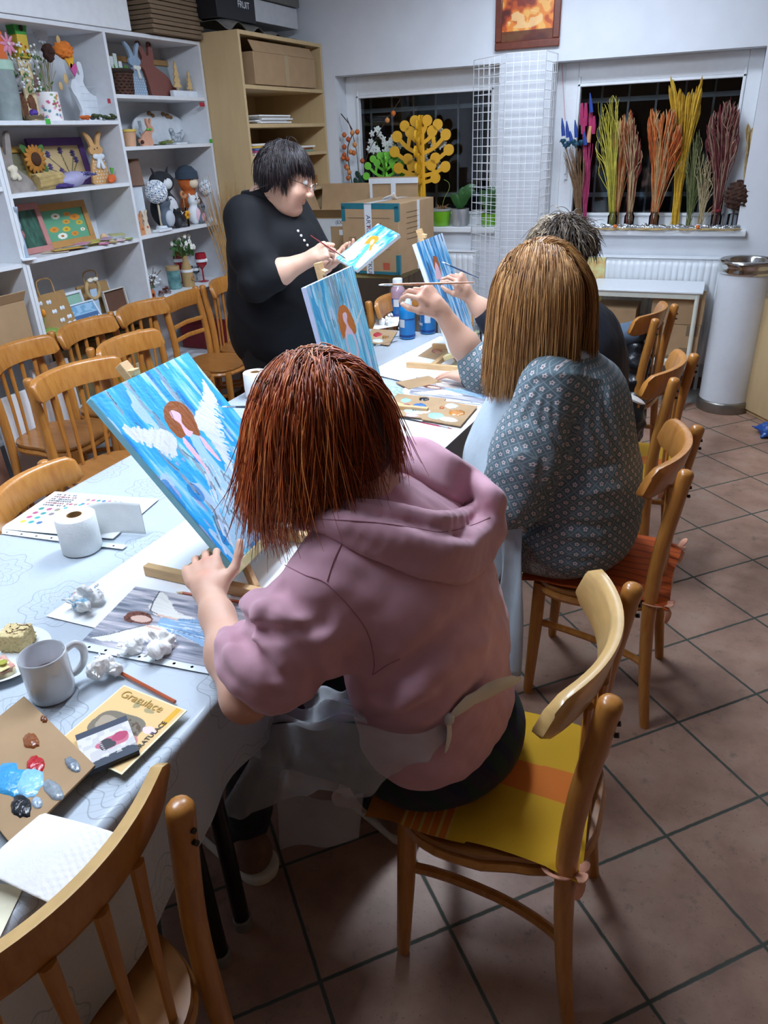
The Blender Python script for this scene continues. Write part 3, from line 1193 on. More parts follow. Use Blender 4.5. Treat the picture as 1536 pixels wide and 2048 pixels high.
def add_head(F, c, fwd, up, s=1., chub=0.):
 x = va(*fwd)
 x /= np.linalg.norm(x)
 R = axes(x, up)
 c = va(*c)
 def p(a, b, d):
  return c + R @ (va(a, b, d) * s)
 F.ell(p(-.014, 0, .040), va(.094, .076, .084) * s, R, .02)
 F.ell(p(.022, 0, -.022), va(.070, .062, .088) * s, R, .03)
 for q in (-1, 1):
  F.cap(p(.012, q * .046, -.060), p(.062, q * .010, -.098), .022 * s, .018 * s, .03)
  F.ell(p(.058, q * .034, -.030), va(.030, .028 + chub * .3, .030) * s, R, .025)
  F.ell(p(-.006, q * .077, -.006), va(.021, .007, .031) * s, R, .008)
  F.cap(p(.106, q * .010, -.030), p(.098, q * .012, -.030), .0085 * s, .008 * s, .006)
  F.cap(p(.083, q * .012, .036), p(.072, q * .042, .034), .010 * s, .008 * s, .014)
 F.ell(p(.072, 0, -.098), va(.022, .024, .018) * s, R, .02)
 F.cap(p(.090, 0, .024), p(.113, 0, -.020), .008 * s, .0115 * s, .010)
 F.ell(p(.111, 0, -.024), va(.011, .011, .010) * s, R, .006)
 F.ell(p(.090, 0, -.0555), va(.011, .023, .0055) * s, R, .004)
 F.ell(p(.089, 0, -.0655), va(.011, .020, .0062) * s, R, .004)
 if chub:
  F.ell(p(.030, 0, -.105), va(.052, .060, .035) * s, R, .03)
  for q in (-1, 1):
   F.ell(p(.040, q * .040, -.062), va(.036, .032, .034) * s, R, .03)
 es = [p(.089, q * .031, .016) for q in (-1, 1)]
 mo = p(.102, 0, -.0605)
 def sock(P):
  o = np.zeros(len(P))
  for e in es:
   o += .008 * s * np.exp(-(((P - e) ** 2).sum(1)) / (.015 * s) ** 2)
  q = (P - mo) @ R
  o += .0035 * s * np.exp(-(q[:, 2] / .0016) ** 2 - (q[:, 1] / .022) ** 2 - (q[:, 0] / .02) ** 2)
  return o
 F.disp(sock)
 return R, p
EYEW = M('eye_white', '#e8e2dc', .25, .02)
IRIS = M('eye_iris', '#3b2a1e', .2, .1)
def add_eyes(parent, p, R, s=1., down=.5):
 d = R @ va(cos(down), 0, -sin(down))
 for q in (-1, 1):
  c = p(.0765, q * .031, .016)
  e = MB().ball(c, .0125 * s, 14, 10).build('eye', EYEW, parent)
  MB().ball(c + d * .0085 * s, .0052 * s, 10, 8).build('iris', IRIS, e)
def skin_cols(marks, base='#d8ae95', red='#c88670', nseed=3):
 b0, r0 = va(*lin(base)), va(*lin(red))
 def f(V):
  n = .5 + .5 * vnoise(V, 30, nseed)
  t = (.10 + .16 * n)
  for c, rad, w in marks:
   t = t + w * np.exp(-(((V - va(*c)) ** 2).sum(1)) / rad ** 2)
  t = np.clip(t, 0, 1)[:, None]
  return b0 * (1 - t) + r0 * t
 return f
def march(F, px, py, off, back=0., t0=.35, t1=9.):
 d = CR * (px - 768) / FPX - CU * (py - 1024) / FPX + CF
 d = d / np.linalg.norm(d)
 o = np.array([0, 0, CAM_H]) - np.array(off)
 ts = np.arange(t0, t1, .03)
 v = F(o + ts[:, None] * d)
 i = int(np.argmin(v)) if not (v < 0).any() else int(np.argmax(v < 0))
 t = ts[i]
 if (v < 0).any():
  a, b = t - .03, t
  for _ in range(16):
   t = (a + b) / 2
   if float(F((o + t * d)[None])[0]) < 0:
    b = t
   else:
    a = t
 else:
  print('march miss', px, py, round(float(v.min()), 3))
 return o + (t - back) * d
def grooves(F, off, lines, push=1.):
 G = []
 for (pts, amp, w) in lines:
  sp_ = spline([(x, y, 0) for x, y in pts], max(4, len(pts) * 2))
  P = [march(F, q[0], q[1], off) for q in sp_]
  G.append(fold(P, amp * push, w, .35))
 for g in G:
  F.disp(g)
SKINV = vcol_mat('bare_skin', .48, bump=.06, bscale=400., sss=.10, spec=.4)
HAIRM = hair_mat('hair_strands')
def body_core(F, hip, chest, neck, shs, r=1.):
 """slim hidden trunk that ties arms, legs and head into one surface"""
 F.chain([hip, (va(*hip) + va(*chest)) / 2, chest], [.085 * r, .085 * r, .095 * r], .06)
 F.cap(chest, neck, .08 * r, .05, .06)
 for s in shs:
  F.cap(chest, s, .05, .04, .06)
def pink_woman():
 t = thing('person', 'red haired woman in a pink hoodie bending close to the large blue canvas', 'person', (-.36, 1.13, 0), group='people painting')
 off = va(-.36, 1.13, 0)
 L = lambda *a: va(*a) - off
 hip, chest, neck, head = L(-.40, 1.13, .57), L(-.465, 1.12, .93), L(-.535, 1.11, 1.07), L(-.620, 1.095, 1.203)
 shL, shR = L(-.545, .955, 1.005), L(-.52, 1.275, 1.01)
 elL, wrL = L(-.668, .835, .785), L(-.878, 1.035, .826)
 elR, wrR = L(-.66, 1.40, .86), va(*at(610, 880, Y=1.42)) - off
 fw, up = va(-.80, .10, -.62), va(-.55, .02, .8)
 F = Field()
 R, hp = add_head(F, head, fw, up, 1.0)
 F.cap(head + R @ va(-.03, 0, -.05), neck + va(.02, 0, -.02), .056, .062, .03)
 body_core(F, hip, chest, neck, (shL, shR))
 F.chain([shL, elL], [.045, .040], .03)
 F.chain([elL, elL * .6 + wrL * .4 + va(0, 0, -.004), elL * .2 + wrL * .8, wrL], [.043, .045, .031, .0265], .03)
 ti = L(-.902, 1.168, .912)
 hand(F, wrL, (-.66, .62, .42), (.14, -.52, .84), [(.55, .35, .3), (.55, .4, .3), (.5, .4, .3), (.5, .4, .3)], .185, 1,
   thumb_pose=((.45, .80, .1), (.72, .62, .28), (.80, .45, .40)))
 F.chain([shR, elR, wrR], [.045, .038, .026], .03)
 hand(F, wrR, (-.9, .05, .25), (.2, .6, .75), [(.7, .8, .5), (.8, .9, .5), (.9, .9, .5), (1., .9, .5)], .18, -1)
 for q, kn, an in ((-1, L(-.80, 1.03, .50), L(-.90, 1.05, .10)), (1, L(-.78, 1.24, .50), L(-.62, 1.26, .10))):
  F.chain([hip + va(-.02, q * .09, 0), kn, an], [.07, .055, .035], .03)
  F.cap(an, an + va(-.12, 0, -.05), .033, .025, .03)
 marks = [(L(-.905, 1.06, .86), .02, .5), (L(-.93, 1.10, .885), .022, .55), (elL, .06, .35), (hp(.1, 0, -.06), .02, .8)]
 field_obj('body', F, .0042, SKINV, t, skin_cols(marks))
 add_eyes(t, hp, R)
 MB().tube([wrL + R3 for R3 in [va(*((.031 * (cos(a) * u_ + sin(a) * v_)))) - .028 * va(-.66, .62, .42) for a in np.linspace(0, 2 * pi, 25)[:-1]
    for u_, v_ in [(va(.70, .71, 0) / 1.0, va(-.30, .30, .90))]]], .0014, 6, closed=True).build('bracelet', BLACK, t)
 PINK = _pink()
 H = Field()
 H.ell(L(-.405, 1.13, .60), va(.150, .215, .13), None, .04)
 H.ell(L(-.425, 1.13, .76), va(.158, .218, .20), None, .08)
 H.ell(L(-.468, 1.12, .93), va(.150, .205, .15), None, .08)
 H.cap(L(-.52, 1.02, 1.0), L(-.50, 1.23, 1.0), .072, .072, .06)
 H.cap(chest, neck, .11, .075, .06)
 H.cap(shL + va(.01, .02, -.01), shL * .5 + elL * .5 + va(.015, .0, 0), .080, .088, .05)
 H.cap(shL * .5 + elL * .5 + va(.012, 0, 0), shL * .24 + elL * .76 + va(.018, .006, .0), .088, .080, .04)
 H.chain([shR, elR, elR * .5 + wrR * .5], [.078, .075, .06], .05)
 for (c, r, ax_) in ((.24, .074, 0), (.38, .078, 1), (.62, .080, 2)):
  q = elL * (1 - c) + shL * c
  d = (shL - elL) / np.linalg.norm(shL - elL)
  u_ = np.cross(d, va(.3, -.7, .4))
  u_ /= np.linalg.norm(u_)
  v_ = np.cross(d, u_)
  ring = [q + (u_ * cos(a) + v_ * sin(a)) * r + d * .022 * sin(a + ax_ * 1.3) for a in np.linspace(0, 2 * pi, 15)]
  H.chain(ring, [.016] * 15, .022)
 def creases(P):
  d = np.zeros(len(P))
  w = vnoise(P, 14, 5) * .5
  back = np.clip((P[:, 2] - .55) * 3, 0, 1)
  d += .0026 * np.sin(P[:, 2] * 46 + P[:, 1] * 22 + w * 3) * np.exp(-((P[:, 2] - .63) / .12) ** 2)
  d += .0035 * vnoise(P, 24, 9) + .002 * vnoise(P, 60, 11)
  m = np.linalg.norm(P - (shL * .35 + elL * .65), axis=1)
  d += .0065 * np.sin(((P - elL) @ ((shL - elL) / np.linalg.norm(shL - elL))) * 75 + 4 * vnoise(P, 9, 2)) * np.exp(-(m / .12) ** 2)
  return d
 H.disp(creases)
 H.disp(fold([L(-.49, .93, .93), L(-.44, 1.0, .90), L(-.36, 1.10, .92)], .010, .030))
 H.disp(fold([L(-.50, .93, .84), L(-.42, .97, .80), L(-.34, 1.06, .82)], .008, .030))
 H.disp(fold([L(-.50, .95, .72), L(-.40, .97, .68), L(-.31, 1.08, .72)], .006, .028))
 grooves(H, off, [(((470, 1235), (520, 1262), (585, 1268), (650, 1245)), -.014, .012), (((480, 1275), (525, 1305), (545, 1350)), -.012, .011), (((520, 1215), (505, 1260), (530, 1300), (560, 1330)), .010, .012),
      (((590, 1290), (625, 1330), (640, 1385)), -.010, .013), (((460, 1300), (480, 1340), (520, 1375)), .008, .012), (((560, 1180), (600, 1215), (650, 1225)), -.007, .014),
      (((760, 1390), (850, 1300), (950, 1210)), -.006, .020), (((800, 1420), (880, 1340), (965, 1290)), .006, .022), (((720, 1440), (800, 1430), (880, 1400)), -.006, .014), (((840, 1480), (900, 1440), (950, 1380)), -.006, .014)], 1.9)
 ho = field_obj('hoodie', H, .0056, PINK, t, smooth=1)
 d = (wrL - elL) / np.linalg.norm(wrL - elL)
 d = (elL - shL) / np.linalg.norm(elL - shL)
 cu = elL * .84 + shL * .16 + va(.016, .006, 0)
 MB().tube([cu - d * .02, cu - d * .004, cu + d * .016, cu + d * .028], [.078, .074, .066, .060], 30, cap=False).build('cuff', PINK, ho, solid=.004)
 HD = Field()
 top = [(600, 1012, .03), (650, 1010, .03), (705, 1014, .035), (765, 1020, .04), (825, 1030, .045), (885, 1040, .05), (940, 1026, .05), (985, 1000, .04)]
 bot = [(640, 1050, .012), (690, 1072, .010), (740, 1098, .008), (800, 1125, .008), (865, 1146, .008), (925, 1155, .008), (968, 1120, .008), (992, 1050, .010)]
 mid = [(620, 1030, .022)] + [((a[0] + c_[0]) / 2 + 2, (a[1] + c_[1]) / 2 + 2, .034) for a, c_ in zip(top[1:], bot[1:])]
 mt, mm, mb_ = [[march(H, x, y, off, o) for x, y, o in q] for q in (top, mid, bot)]
 st, sm, sb = spline(mt, 36), spline(mm, 36), spline(mb_, 36)
 HD.chain(st, [.0145] * 36, .008)
 HD.chain([q + va(.002, 0, -.020) for q in st], [.0135] * 36, .010)
 for i in range(36):
  HD.cap(st[i] + va(.001, 0, -.03), sm[i], .012, .014, .016)
  HD.cap(sm[i], sb[i], .014, .010, .018)
 far = [march(H, x, y, off, o) for x, y, o in ((800, 888, .005), (850, 893, .02), (900, 922, .04), (945, 955, .05), (980, 985, .05), (990, 1004, .045))]
 val = [march(H, x, y, off, o) for x, y, o in ((800, 940, .0), (850, 960, .002), (895, 985, .006), (935, 1000, .012), (968, 1005, .02), (985, 1010, .03))]
 sf, sv = spline(far, 30), spline(val, 30)
 HD.chain(sf, [.0145] * 30, .008)
 for i in range(30):
  HD.cap(sf[i], sv[i], .010, .012, .014)
 tipb = [march(H, x, y, off, o) for x, y, o in ((990, 1004, .045), (988, 1060, .03), (975, 1110, .012))]
 HD.chain(tipb, [.016, .02, .014], .02)
 HD.disp(lambda P: .0022 * vnoise(P, 38, 21))
 HD.disp(fold([march(H, x, y, off, .03) for x, y in ((720, 1060), (830, 1085), (930, 1080))], -.006, .014))
 hd = field_obj('hood', HD, .0046, PINK, t, smooth=1)
 SE = M('pink_seam', '#ad7985', .9, .05)
 for obj_, F_, pths in ((ho, H, (((690, 1075), (668, 1120), (654, 1162)), ((570, 1130), (610, 1150), (652, 1166), (700, 1215), (735, 1265), (748, 1320), (745, 1350)),
         ((745, 1350), (775, 1330), (800, 1318)))),
       (hd, HD, (((600, 1038), (680, 1040), (760, 1046), (830, 1056), (885, 1064), (940, 1052), (980, 1035)),))):
  for pt in pths:
   sp_ = spline([(x, y, 0) for x, y in pt], 24)
   pp = [march(F_, q[0], q[1], off, .0006) for q in sp_]
   pp = [q for q in pp if q is not None]
   MB().tube(pp, .0011, 5).build('seam', SE, obj_)
 MB().tube([neck + va(.058 * cos(a) + .012, .072 * sin(a) + .012, .022 - .02 * cos(a)) for a in np.linspace(-2.2, 2.2, 16)], .010, 8, flat=.5).build('shirt_collar', M('purple_print', '#3d3a7d', .8, .5, 60., col2='#6e4a9a'), t)
 T = Field()
 T.ell(L(-.385, 1.13, .545), va(.165, .205, .085), None, .05)
 for q, kn, an in ((-1, L(-.80, 1.03, .50), L(-.90, 1.05, .12)), (1, L(-.78, 1.24, .50), L(-.62, 1.26, .12))):
  T.cap(hip + va(-.02, q * .10, -.02), kn, .098, .072, .05)
  T.cap(kn, an, .070, .058, .03)
 T.disp(lambda P: .003 * vnoise(P, 40, 4))
 T.cut(lambda P: .485 - P[:, 2] - 1e3 * (P[:, 0] < -.13))
 m, nt, b = newmat('dark_tartan')
 tc = nt.add('ShaderNodeTexCoord')
 sx = nt.add('ShaderNodeSeparateXYZ')
 nt.link(tc.outputs['Object'], sx.inputs[0])
 a1 = nt.math('ABSOLUTE', nt.math('SINE', nt.math('MULTIPLY', sx.outputs[1], 55)))
 a2 = nt.math('ABSOLUTE', nt.math('SINE', nt.math('MULTIPLY', nt.math('ADD', sx.outputs[0], sx.outputs[2]), 50)))
 c = nt.mix(nt.ramp(a1, [(.5, 0.), (.7, 1.)]), lin('#10142c'), lin('#10271f'))
 c = nt.mix(nt.math('MULTIPLY', nt.ramp(a2, [(.6, 0.), (.8, 1.)]), .6), c, lin('#2a1530'))
 nt.link(c, b.inputs['Base Color'])
 b.inputs['Roughness'].default_value = .85
 field_obj('trousers', T, .009, m, t)
 for q, an, dr in ((-1, va(*at(505, 1700, Z=.07)) - off, va(-.93, .28, 0)), (1, va(*at(800, 1625, Z=.07)) - off, va(-.9, .35, 0))):
  an = va(an[0], an[1], 0)
  S = Field()
  S.cap(an + va(0, 0, .065), an + va(0, 0, .09), .043, .042, .02)
  S.cap(an + va(0, 0, .055), an + dr * .17 + va(0, 0, .045), .043, .036, .03)
  S.cut(lambda P: .018 - P[:, 2])
  sh = field_obj('shoe', S, .007, M('brown_suede', '#7a5a48', .85, .12, 40.), t)
  so = Field()
  so.cap(an + va(.012, 0, .018), an + dr * .19 + va(0, 0, .018), .052, .044, .02)
  so.cut(lambda P: np.maximum(P[:, 2] - .032, .001 - P[:, 2]))
  field_obj('shoe_sole', so, .006, M('cream_rubber', '#d9d0bf', .6, .05), sh)
 AP = plastic_film()
 ap = MB()
 cols = [((540, 1450, .955), (425, 1645, .93)), ((565, 1447, .93), (480, 1632, .91)), ((600, 1445, .91), (560, 1600, .895)), ((650, 1444, .90), (645, 1582, .885)), ((730, 1450, .885), (722, 1590, .875)),
   ((790, 1466, .895), (800, 1540, .89)), ((850, 1464, .925), (862, 1512, .915)), ((905, 1430, .985), (908, 1450, .98))]
 tp_ = spline([at(x, y, Y=q) - Vector(off) for (x, y, q), _ in cols], 61)
 bt_ = spline([at(x, y, Y=q) - Vector(off) for _, (x, y, q) in cols], 61)
 def sheet(u, v):
  i = min(60, int(round(u * 60)))
  p = tp_[i] * (1 - v) + bt_[i] * v
  o = .007 * sin(u * 26 + v * 4) * v * (1 - u) + .004 * sin(u * 55) * v
  return (p[0] + o, p[1] - abs(o) - .012 * sin(pi * v) * (1 - u), p[2] + .01 * sin(u * 19) * v * (1 - u))
 ap.grid(sheet, 60, 16)
 a_o = ap.build('apron', AP, t, solid=.0008)
 ap2 = MB()
 q4 = [va(*at(x, y, Y=Y_)) - off for x, y, Y_ in ((535, 1452, .955), (600, 1385, 1.08), (705, 1365, 1.0), (735, 1452, .885))]
 ap2.grid(lambda u, v: tuple((q4[0] * (1 - u) + q4[3] * u) * (1 - v) + (q4[1] * (1 - u) + q4[2] * u) * v + va(0, 0, .012 * sin(9 * u + 4 * v) + .008 * sin(17 * v))), 30, 16)
 ap2.build('apron_lap', AP, t, solid=.0008)
 ap3 = MB()
 q5 = [va(*at(x, y, Y=Y_)) - off for x, y, Y_ in ((555, 1600, .98), (560, 1700, .97), (715, 1680, .95), (725, 1590, .93))]
 ap3.grid(lambda u, v: tuple((q5[0] * (1 - u) + q5[3] * u) * (1 - v) + (q5[1] * (1 - u) + q5[2] * u) * v + va(0, .01 * sin(7 * u), 0)), 20, 10)
 ap3.build('apron_hem', AP, t, solid=.0008)
 bow = MB()
 kn = Vector(march(H, 898, 1438, off, .010))
 m0 = Vector(march(H, 935, 1405, off, .014))
 m1 = Vector(march(H, 965, 1388, off, .012))
 far_ = (m1 + Vector(off) - Vector((0, 0, CAM_H))).length
 e1 = (at(1042, 1358, Y=1.) - Vector((0, 0, CAM_H))).normalized() * far_ + Vector((0, 0, CAM_H)) - Vector(off)
 bow.tube(spline([kn, m0, m1, m1.lerp(e1, .5) + Vector((0, 0, .006)), e1], 9), [.006, .014, .02, .017, .022, .024, .022, .018, .004], 8, flat=.22, up=(1, 0, .3))
 e2 = Vector(march(H, 893, 1500, off, .012))
 bow.tube(spline([kn, kn.lerp(e2, .5) + Vector((.004, -.004, 0)), e2], 7), [.007, .010, .010, .012, .012, .011, .009], 8, flat=.25, up=(1, 0, .3))
 bow.ball(kn, (.010, .012, .012), 10, 8)
 bow.build('apron_bow', M('white_film_bow', '#dcdad6', .4, .05, alpha=.93), t)
 cap = Field()
 cap.ell(head + R @ va(-.030, 0, .040), va(.106, .092, .096), R, .02)
 cap.ell(head + R @ va(-.045, 0, -.02), va(.080, .094, .110), R, .04)
 field_obj('hair_underlayer', cap, .008, M('dark_red_hair', '#3a160c', .7, .3, 60., stretch=(3, 3, .6)), t)
 hf = Field()
 hf.ell(head + R @ va(-.024, 0, .040), va(.110, .098, .102), R, .02)
 hf.ell(head + R @ va(-.02, 0, -.03), va(.096, .100, .115), R, .05)
 hf.cap(L(-.52, 1.02, 1.0), L(-.50, 1.23, 1.0), .082, .082, .04)
 hf.ell(L(-.43, 1.13, .98), va(.12, .2, .11), None, .03)
 n = 7000
 r = np.random.default_rng(11)
 crown = head + R @ va(-.045, -.005, .135)
 th = np.arccos(1 - r.random(n) * 1.45)
 ph = r.random(n) * 2 * pi
 loc = np.stack([np.sin(th) * np.cos(ph), np.sin(th) * np.sin(ph), np.cos(th)], 1)
 q = va(-.030, 0, .045) + loc * va(.102, .088, .092)
 q = q[((q[:, 0] < .035) & ((q[:, 2] > .03) | (q[:, 0] < -.03))) | (q[:, 2] > .075)]
 n = len(q)
 d = np.stack([np.sign(q[:, 0] + .04) * np.abs(q[:, 0] + .04) * 7 + r.normal(size=n) * .25, np.sign(q[:, 1] + r.normal(size=n) * .012) * (.45 + np.abs(q[:, 1]) * 7), np.full(n, .10)], 1)
 roots = head + q @ R.T
 dirs = d @ R.T
 ln = .20 + .05 * r.random(n) - .05 * (q[:, 2] < .03) - .09 * (q[:, 2] < -.01) - .03 * (q[:, 0] > .02)
 red = [va(*lin(c)) for c in ('#b04f20', '#c66a30', '#8d3c18', '#d88848', '#6e2f16')]
 grey = va(*lin('#a08c78'))
 def colf(path, r2):
  n_, k = path.shape[:2]
  ci = r2.choice(5, n_, p=[.34, .27, .2, .07, .12])
  base = np.stack(red)[ci]
  top = ((roots - head) @ R)[:, 2] > .108
  tt = np.linspace(0, 1, k)
  g = (top * (.3 + .6 * r2.random(n_)))[:, None] * np.clip(1 - tt / .16, 0, 1)[None]
  g = g[..., None]
  return base[:, None] * (1 - g) + grey * g
 grow_hair('hair', roots, dirs, ln, 15, hf, t, HAIRM, colf, radius=.00125, grav=.42, off=.003, stiff=.80, jitter=.06, seed=5)
 return t
def _pink():
 if 'pink_fleece' in _mats:
  return _mats['pink_fleece']
 m = M('pink_fleece', '#d2a0ad', .9, .04, 30., bump=.06, bscale=700., sheen=.25)
 return m
def plastic_film():
 if 'plastic_film' in _mats:
  return _mats['plastic_film']
 m, nt, b = newmat('plastic_film')
 b.inputs['Base Color'].default_value = (*lin('#d5dade'), 1)
 b.inputs['Roughness'].default_value = .3
 tr = nt.add('ShaderNodeBsdfTransparent')
 mx = nt.add('ShaderNodeMixShader')
 mx.inputs[0].default_value = .30
 out = nt.n['Material Output']
 nt.link(tr.outputs[0], mx.inputs[1])
 nt.link(b.outputs[0], mx.inputs[2])
 nt.link(mx.outputs[0], out.inputs[0])
 tc = nt.add('ShaderNodeTexCoord')
 n2 = nt.add('ShaderNodeTexNoise', i_Scale=18., i_Detail=3.)
 nt.link(tc.outputs['Object'], n2.inputs['Vector'])
 bp = nt.add('ShaderNodeBump', i_Strength=.5, i_Distance=.02)
 nt.link(n2.outputs[0], bp.inputs['Height'])
 nt.link(bp.outputs[0], b.inputs['Normal'])
 _mats['plastic_film'] = m
 return m
pink_woman()
def floral_cloth():
 m, nt, b = newmat('floral_blouse_cloth')
 at_ = nt.add('ShaderNodeAttribute', attribute_name='puv')
 mp = nt.add('ShaderNodeMapping')
 mp.inputs['Rotation'].default_value = (0, 0, radians(45))
 mp.inputs['Scale'].default_value = (1 / .0225,) * 3
 nt.link(at_.outputs['Vector'], mp.inputs[0])
 fr = nt.add('ShaderNodeVectorMath', operation='FRACTION')
 nt.link(mp.outputs[0], fr.inputs[0])
 sb = nt.add('ShaderNodeVectorMath', operation='SUBTRACT')
 sb.inputs[1].default_value = (.5, .5, 0)
 nt.link(fr.outputs[0], sb.inputs[0])
 s = nt.add('ShaderNodeSeparateXYZ')
 nt.link(sb.outputs[0], s.inputs[0])
 ln = nt.math('SQRT', nt.math('ADD', nt.math('MULTIPLY', s.outputs[0], s.outputs[0]), nt.math('MULTIPLY', s.outputs[1], s.outputs[1])))
 ang = nt.math('ARCTAN2', s.outputs[1], s.outputs[0])
 pet = nt.math('ADD', ln, nt.math('MULTIPLY', nt.math('SINE', nt.math('MULTIPLY', ang, 5)), .05))
 flower = nt.ramp(pet, [(.20, 1.), (.25, 0.)])
 cen = nt.ramp(ln, [(.06, 1.), (.09, 0.)])
 gx = nt.math('ABSOLUTE', nt.math('SUBTRACT', nt.math('ABSOLUTE', s.outputs[0]), .5))
 gy = nt.math('ABSOLUTE', nt.math('SUBTRACT', nt.math('ABSOLUTE', s.outputs[1]), .5))
 g = nt.ramp(nt.math('MINIMUM', gx, gy), [(.03, 1.), (.06, 0.)])
 c = nt.mix(nt.math('MULTIPLY', g, .5), lin('#5c6f77'), lin('#a6b0b1'))
 c = nt.mix(flower, c, lin('#cbbfbc'))
 c = nt.mix(cen, c, lin('#59474a'))
 nt.link(c, b.inputs['Base Color'])
 b.inputs['Roughness'].default_value = .8
 return m
def blonde_woman():
 off = va(-.24, 2.09, 0)
 t = thing('person', 'woman with long straight light brown hair and grey floral blouse raising a brush', 'person', off, group='people painting')
 L = lambda *a: va(*a) - off
 A = lambda x, y, Y: va(*at(x, y, Y=Y)) - off
 hip, chest, neck, head = L(-.27, 2.09, .57), L(-.33, 2.09, .98), L(-.385, 2.085, 1.12), L(-.455, 2.09, 1.265)
 shL, shR = L(-.365, 1.905, 1.055), L(-.385, 2.265, 1.06)
 elL, wrL = L(-.450, 1.82, .77), L(-.62, 1.95, .69)
 elR = A(958, 732, 2.34)
 wrR = A(882, 622, 2.30)
 fw, up = va(-.88, .30, -.30), va(-.3, .05, .95)
 F = Field()
 R, hp = add_head(F, head, fw, up, 1.0)
 F.cap(head + R @ va(-.03, 0, -.05), neck, .055, .062, .03)
 body_core(F, hip, chest, neck, (shL, shR), 1.1)
 F.chain([shL, elL, wrL], [.048, .042, .027], .03)
 hand(F, wrL, (-.85, .45, .05), (0, 0, 1), [(.25, .2, .1)] * 4, .175, 1)
 F.chain([shR, elR, elR * .62 + wrR * .38, wrR], [.048, .046, .045, .027], .03)
 pd = A(838, 572, 2.27) - wrR
 hand(F, wrR, pd, va(.5, -.45, .75), [(.75, .7, .4), (.85, .8, .5), (1.0, .9, .5), (1.1, .9, .5)], .18, -1,
   thumb_pose=((.75, .55, -.45), (.85, .25, -.5), (.9, .0, -.45)))
 for q, kn, an in ((-1, L(-.72, 1.97, .50), L(-.70, 1.95, .10)), (1, L(-.72, 2.21, .50), L(-.70, 2.2, .10))):
  F.chain([hip + va(-.02, q * .1, 0), kn, an], [.08, .06, .04], .03)
  F.cap(an, an + va(-.13, 0, -.05), .035, .026, .03)
 field_obj('body', F, .0044, SKINV, t, skin_cols([(hp(.1, 0, -.06), .02, .8), (wrR + pd * .9, .04, .35)]))
 add_eyes(t, hp, R)
 H = Field()
 H.ell(L(-.270, 2.09, .580), va(.168, .248, .135), None, .05)
 H.ell(L(-.285, 2.09, .74), va(.172, .245, .20), None, .1)
 H.ell(L(-.325, 2.085, .95), va(.160, .215, .16), None, .1)
 H.cap(L(-.365, 1.96, 1.055), L(-.38, 2.21, 1.06), .072, .072, .06)
 H.cap(chest, neck + va(0, 0, -.02), .11, .075, .05)
 mL = shL * .45 + elL * .55 + va(.01, -.012, -.01)
 H.chain([shL, mL, elL + va(.02, .0, -.005)], [.082, .095, .080], .05)
 H.chain([elL + va(.02, 0, -.005), elL * .4 + wrL * .6, wrL], [.080, .056, .036], .04)
 mR = shR * .4 + elR * .6
 H.chain([shR, mR, elR + va(.015, -.005, -.012)], [.080, .085, .078], .05)
 H.cap(elR + va(.015, 0, -.012), elR * .72 + wrR * .28, .074, .052, .03)
 def cr(P):
  d = .003 * vnoise(P, 20, 31) + .0016 * vnoise(P, 55, 32)
  z = P[:, 2] - 1.02
  gat = np.exp(-((z + .10) / .075) ** 2) * (P[:, 0] > -.22)
  d += .0045 * gat * np.sin(P[:, 1] * 170 + 2 * vnoise(P, 12, 3))
  for zz, a in ((.665, .010), (.70, .006), (.80, .005), (.60, .005)):
   w = zz + .02 * np.sin(P[:, 1] * 9 + zz * 30)
   d -= a * np.exp(-((P[:, 2] - w) / .016) ** 2) * (.4 + .6 * np.sin(P[:, 1] * 14 + zz * 50)) * (np.abs(P[:, 1]) < .24)
  m = np.linalg.norm(P - elL, axis=1)
  ax_ = (shL - elL) / np.linalg.norm(shL - elL)
  d += .007 * np.sin((P - elL) @ ax_ * 60 + 3 * vnoise(P, 10, 8)) * np.exp(-(m / .15) ** 2)
  m = np.linalg.norm(P - elR, axis=1)
  d += .005 * np.sin(m * 90) * np.exp(-(m / .12) ** 2)
  return d
 H.disp(cr)
 grooves(H, off, [(((1165, 820), (1135, 900), (1100, 980), (1045, 1050)), -.020, .014), (((1045, 1062), (1110, 1048), (1190, 1052), (1245, 1040)), -.012, .009), (((1040, 1075), (1120, 1068), (1200, 1072)), .009, .012),
      (((1088, 762), (1070, 800), (1050, 840)), -.009, .006), (((1098, 764), (1090, 805), (1085, 850)), -.009, .006), (((1075, 760), (1050, 790), (1030, 825)), -.008, .006), (((1108, 768), (1106, 810), (1108, 840)), -.008, .006),
      (((1200, 768), (1192, 810), (1188, 850)), -.009, .006), (((1210, 772), (1208, 815), (1210, 850)), -.009, .006), (((1190, 766), (1178, 800), (1170, 830)), -.008, .006),
      (((1115, 975), (1170, 940), (1230, 925)), -.009, .010), (((1120, 1005), (1180, 985), (1240, 980)), .007, .012), (((1100, 1110), (1150, 1125), (1185, 1120)), -.008, .008), (((1070, 752), (1130, 748), (1200, 760)), .005, .006)], 1.7)
 def uv(V):
  a = np.arctan2(V[:, 1], V[:, 0] + .06) * .2
  out = np.stack([a, V[:, 2], np.zeros(len(V))], 1)
  for s, e, yy in ((shL, elL, 1), (shR, elR, -1)):
   ax_ = (e - s) / np.linalg.norm(e - s)
   q = V - s
   tt = q @ ax_
   rad = np.linalg.norm(q - tt[:, None] * ax_, axis=1)
   u_ = np.cross(ax_, va(0, 0, 1))
   u_ /= np.linalg.norm(u_)
   v_ = np.cross(ax_, u_)
   ang = np.arctan2(q @ v_, q @ u_) * .09
   m = (rad < .118) & (tt > .05) & (np.abs(V[:, 1]) > .19) if yy > 0 else (V[:, 1] > .05) & (V[:, 0] < -.22)
   out[m, 0] = ang[m] if yy > 0 else V[m, 0]
   out[m, 1] = tt[m] if yy > 0 else V[m, 2]
  return out
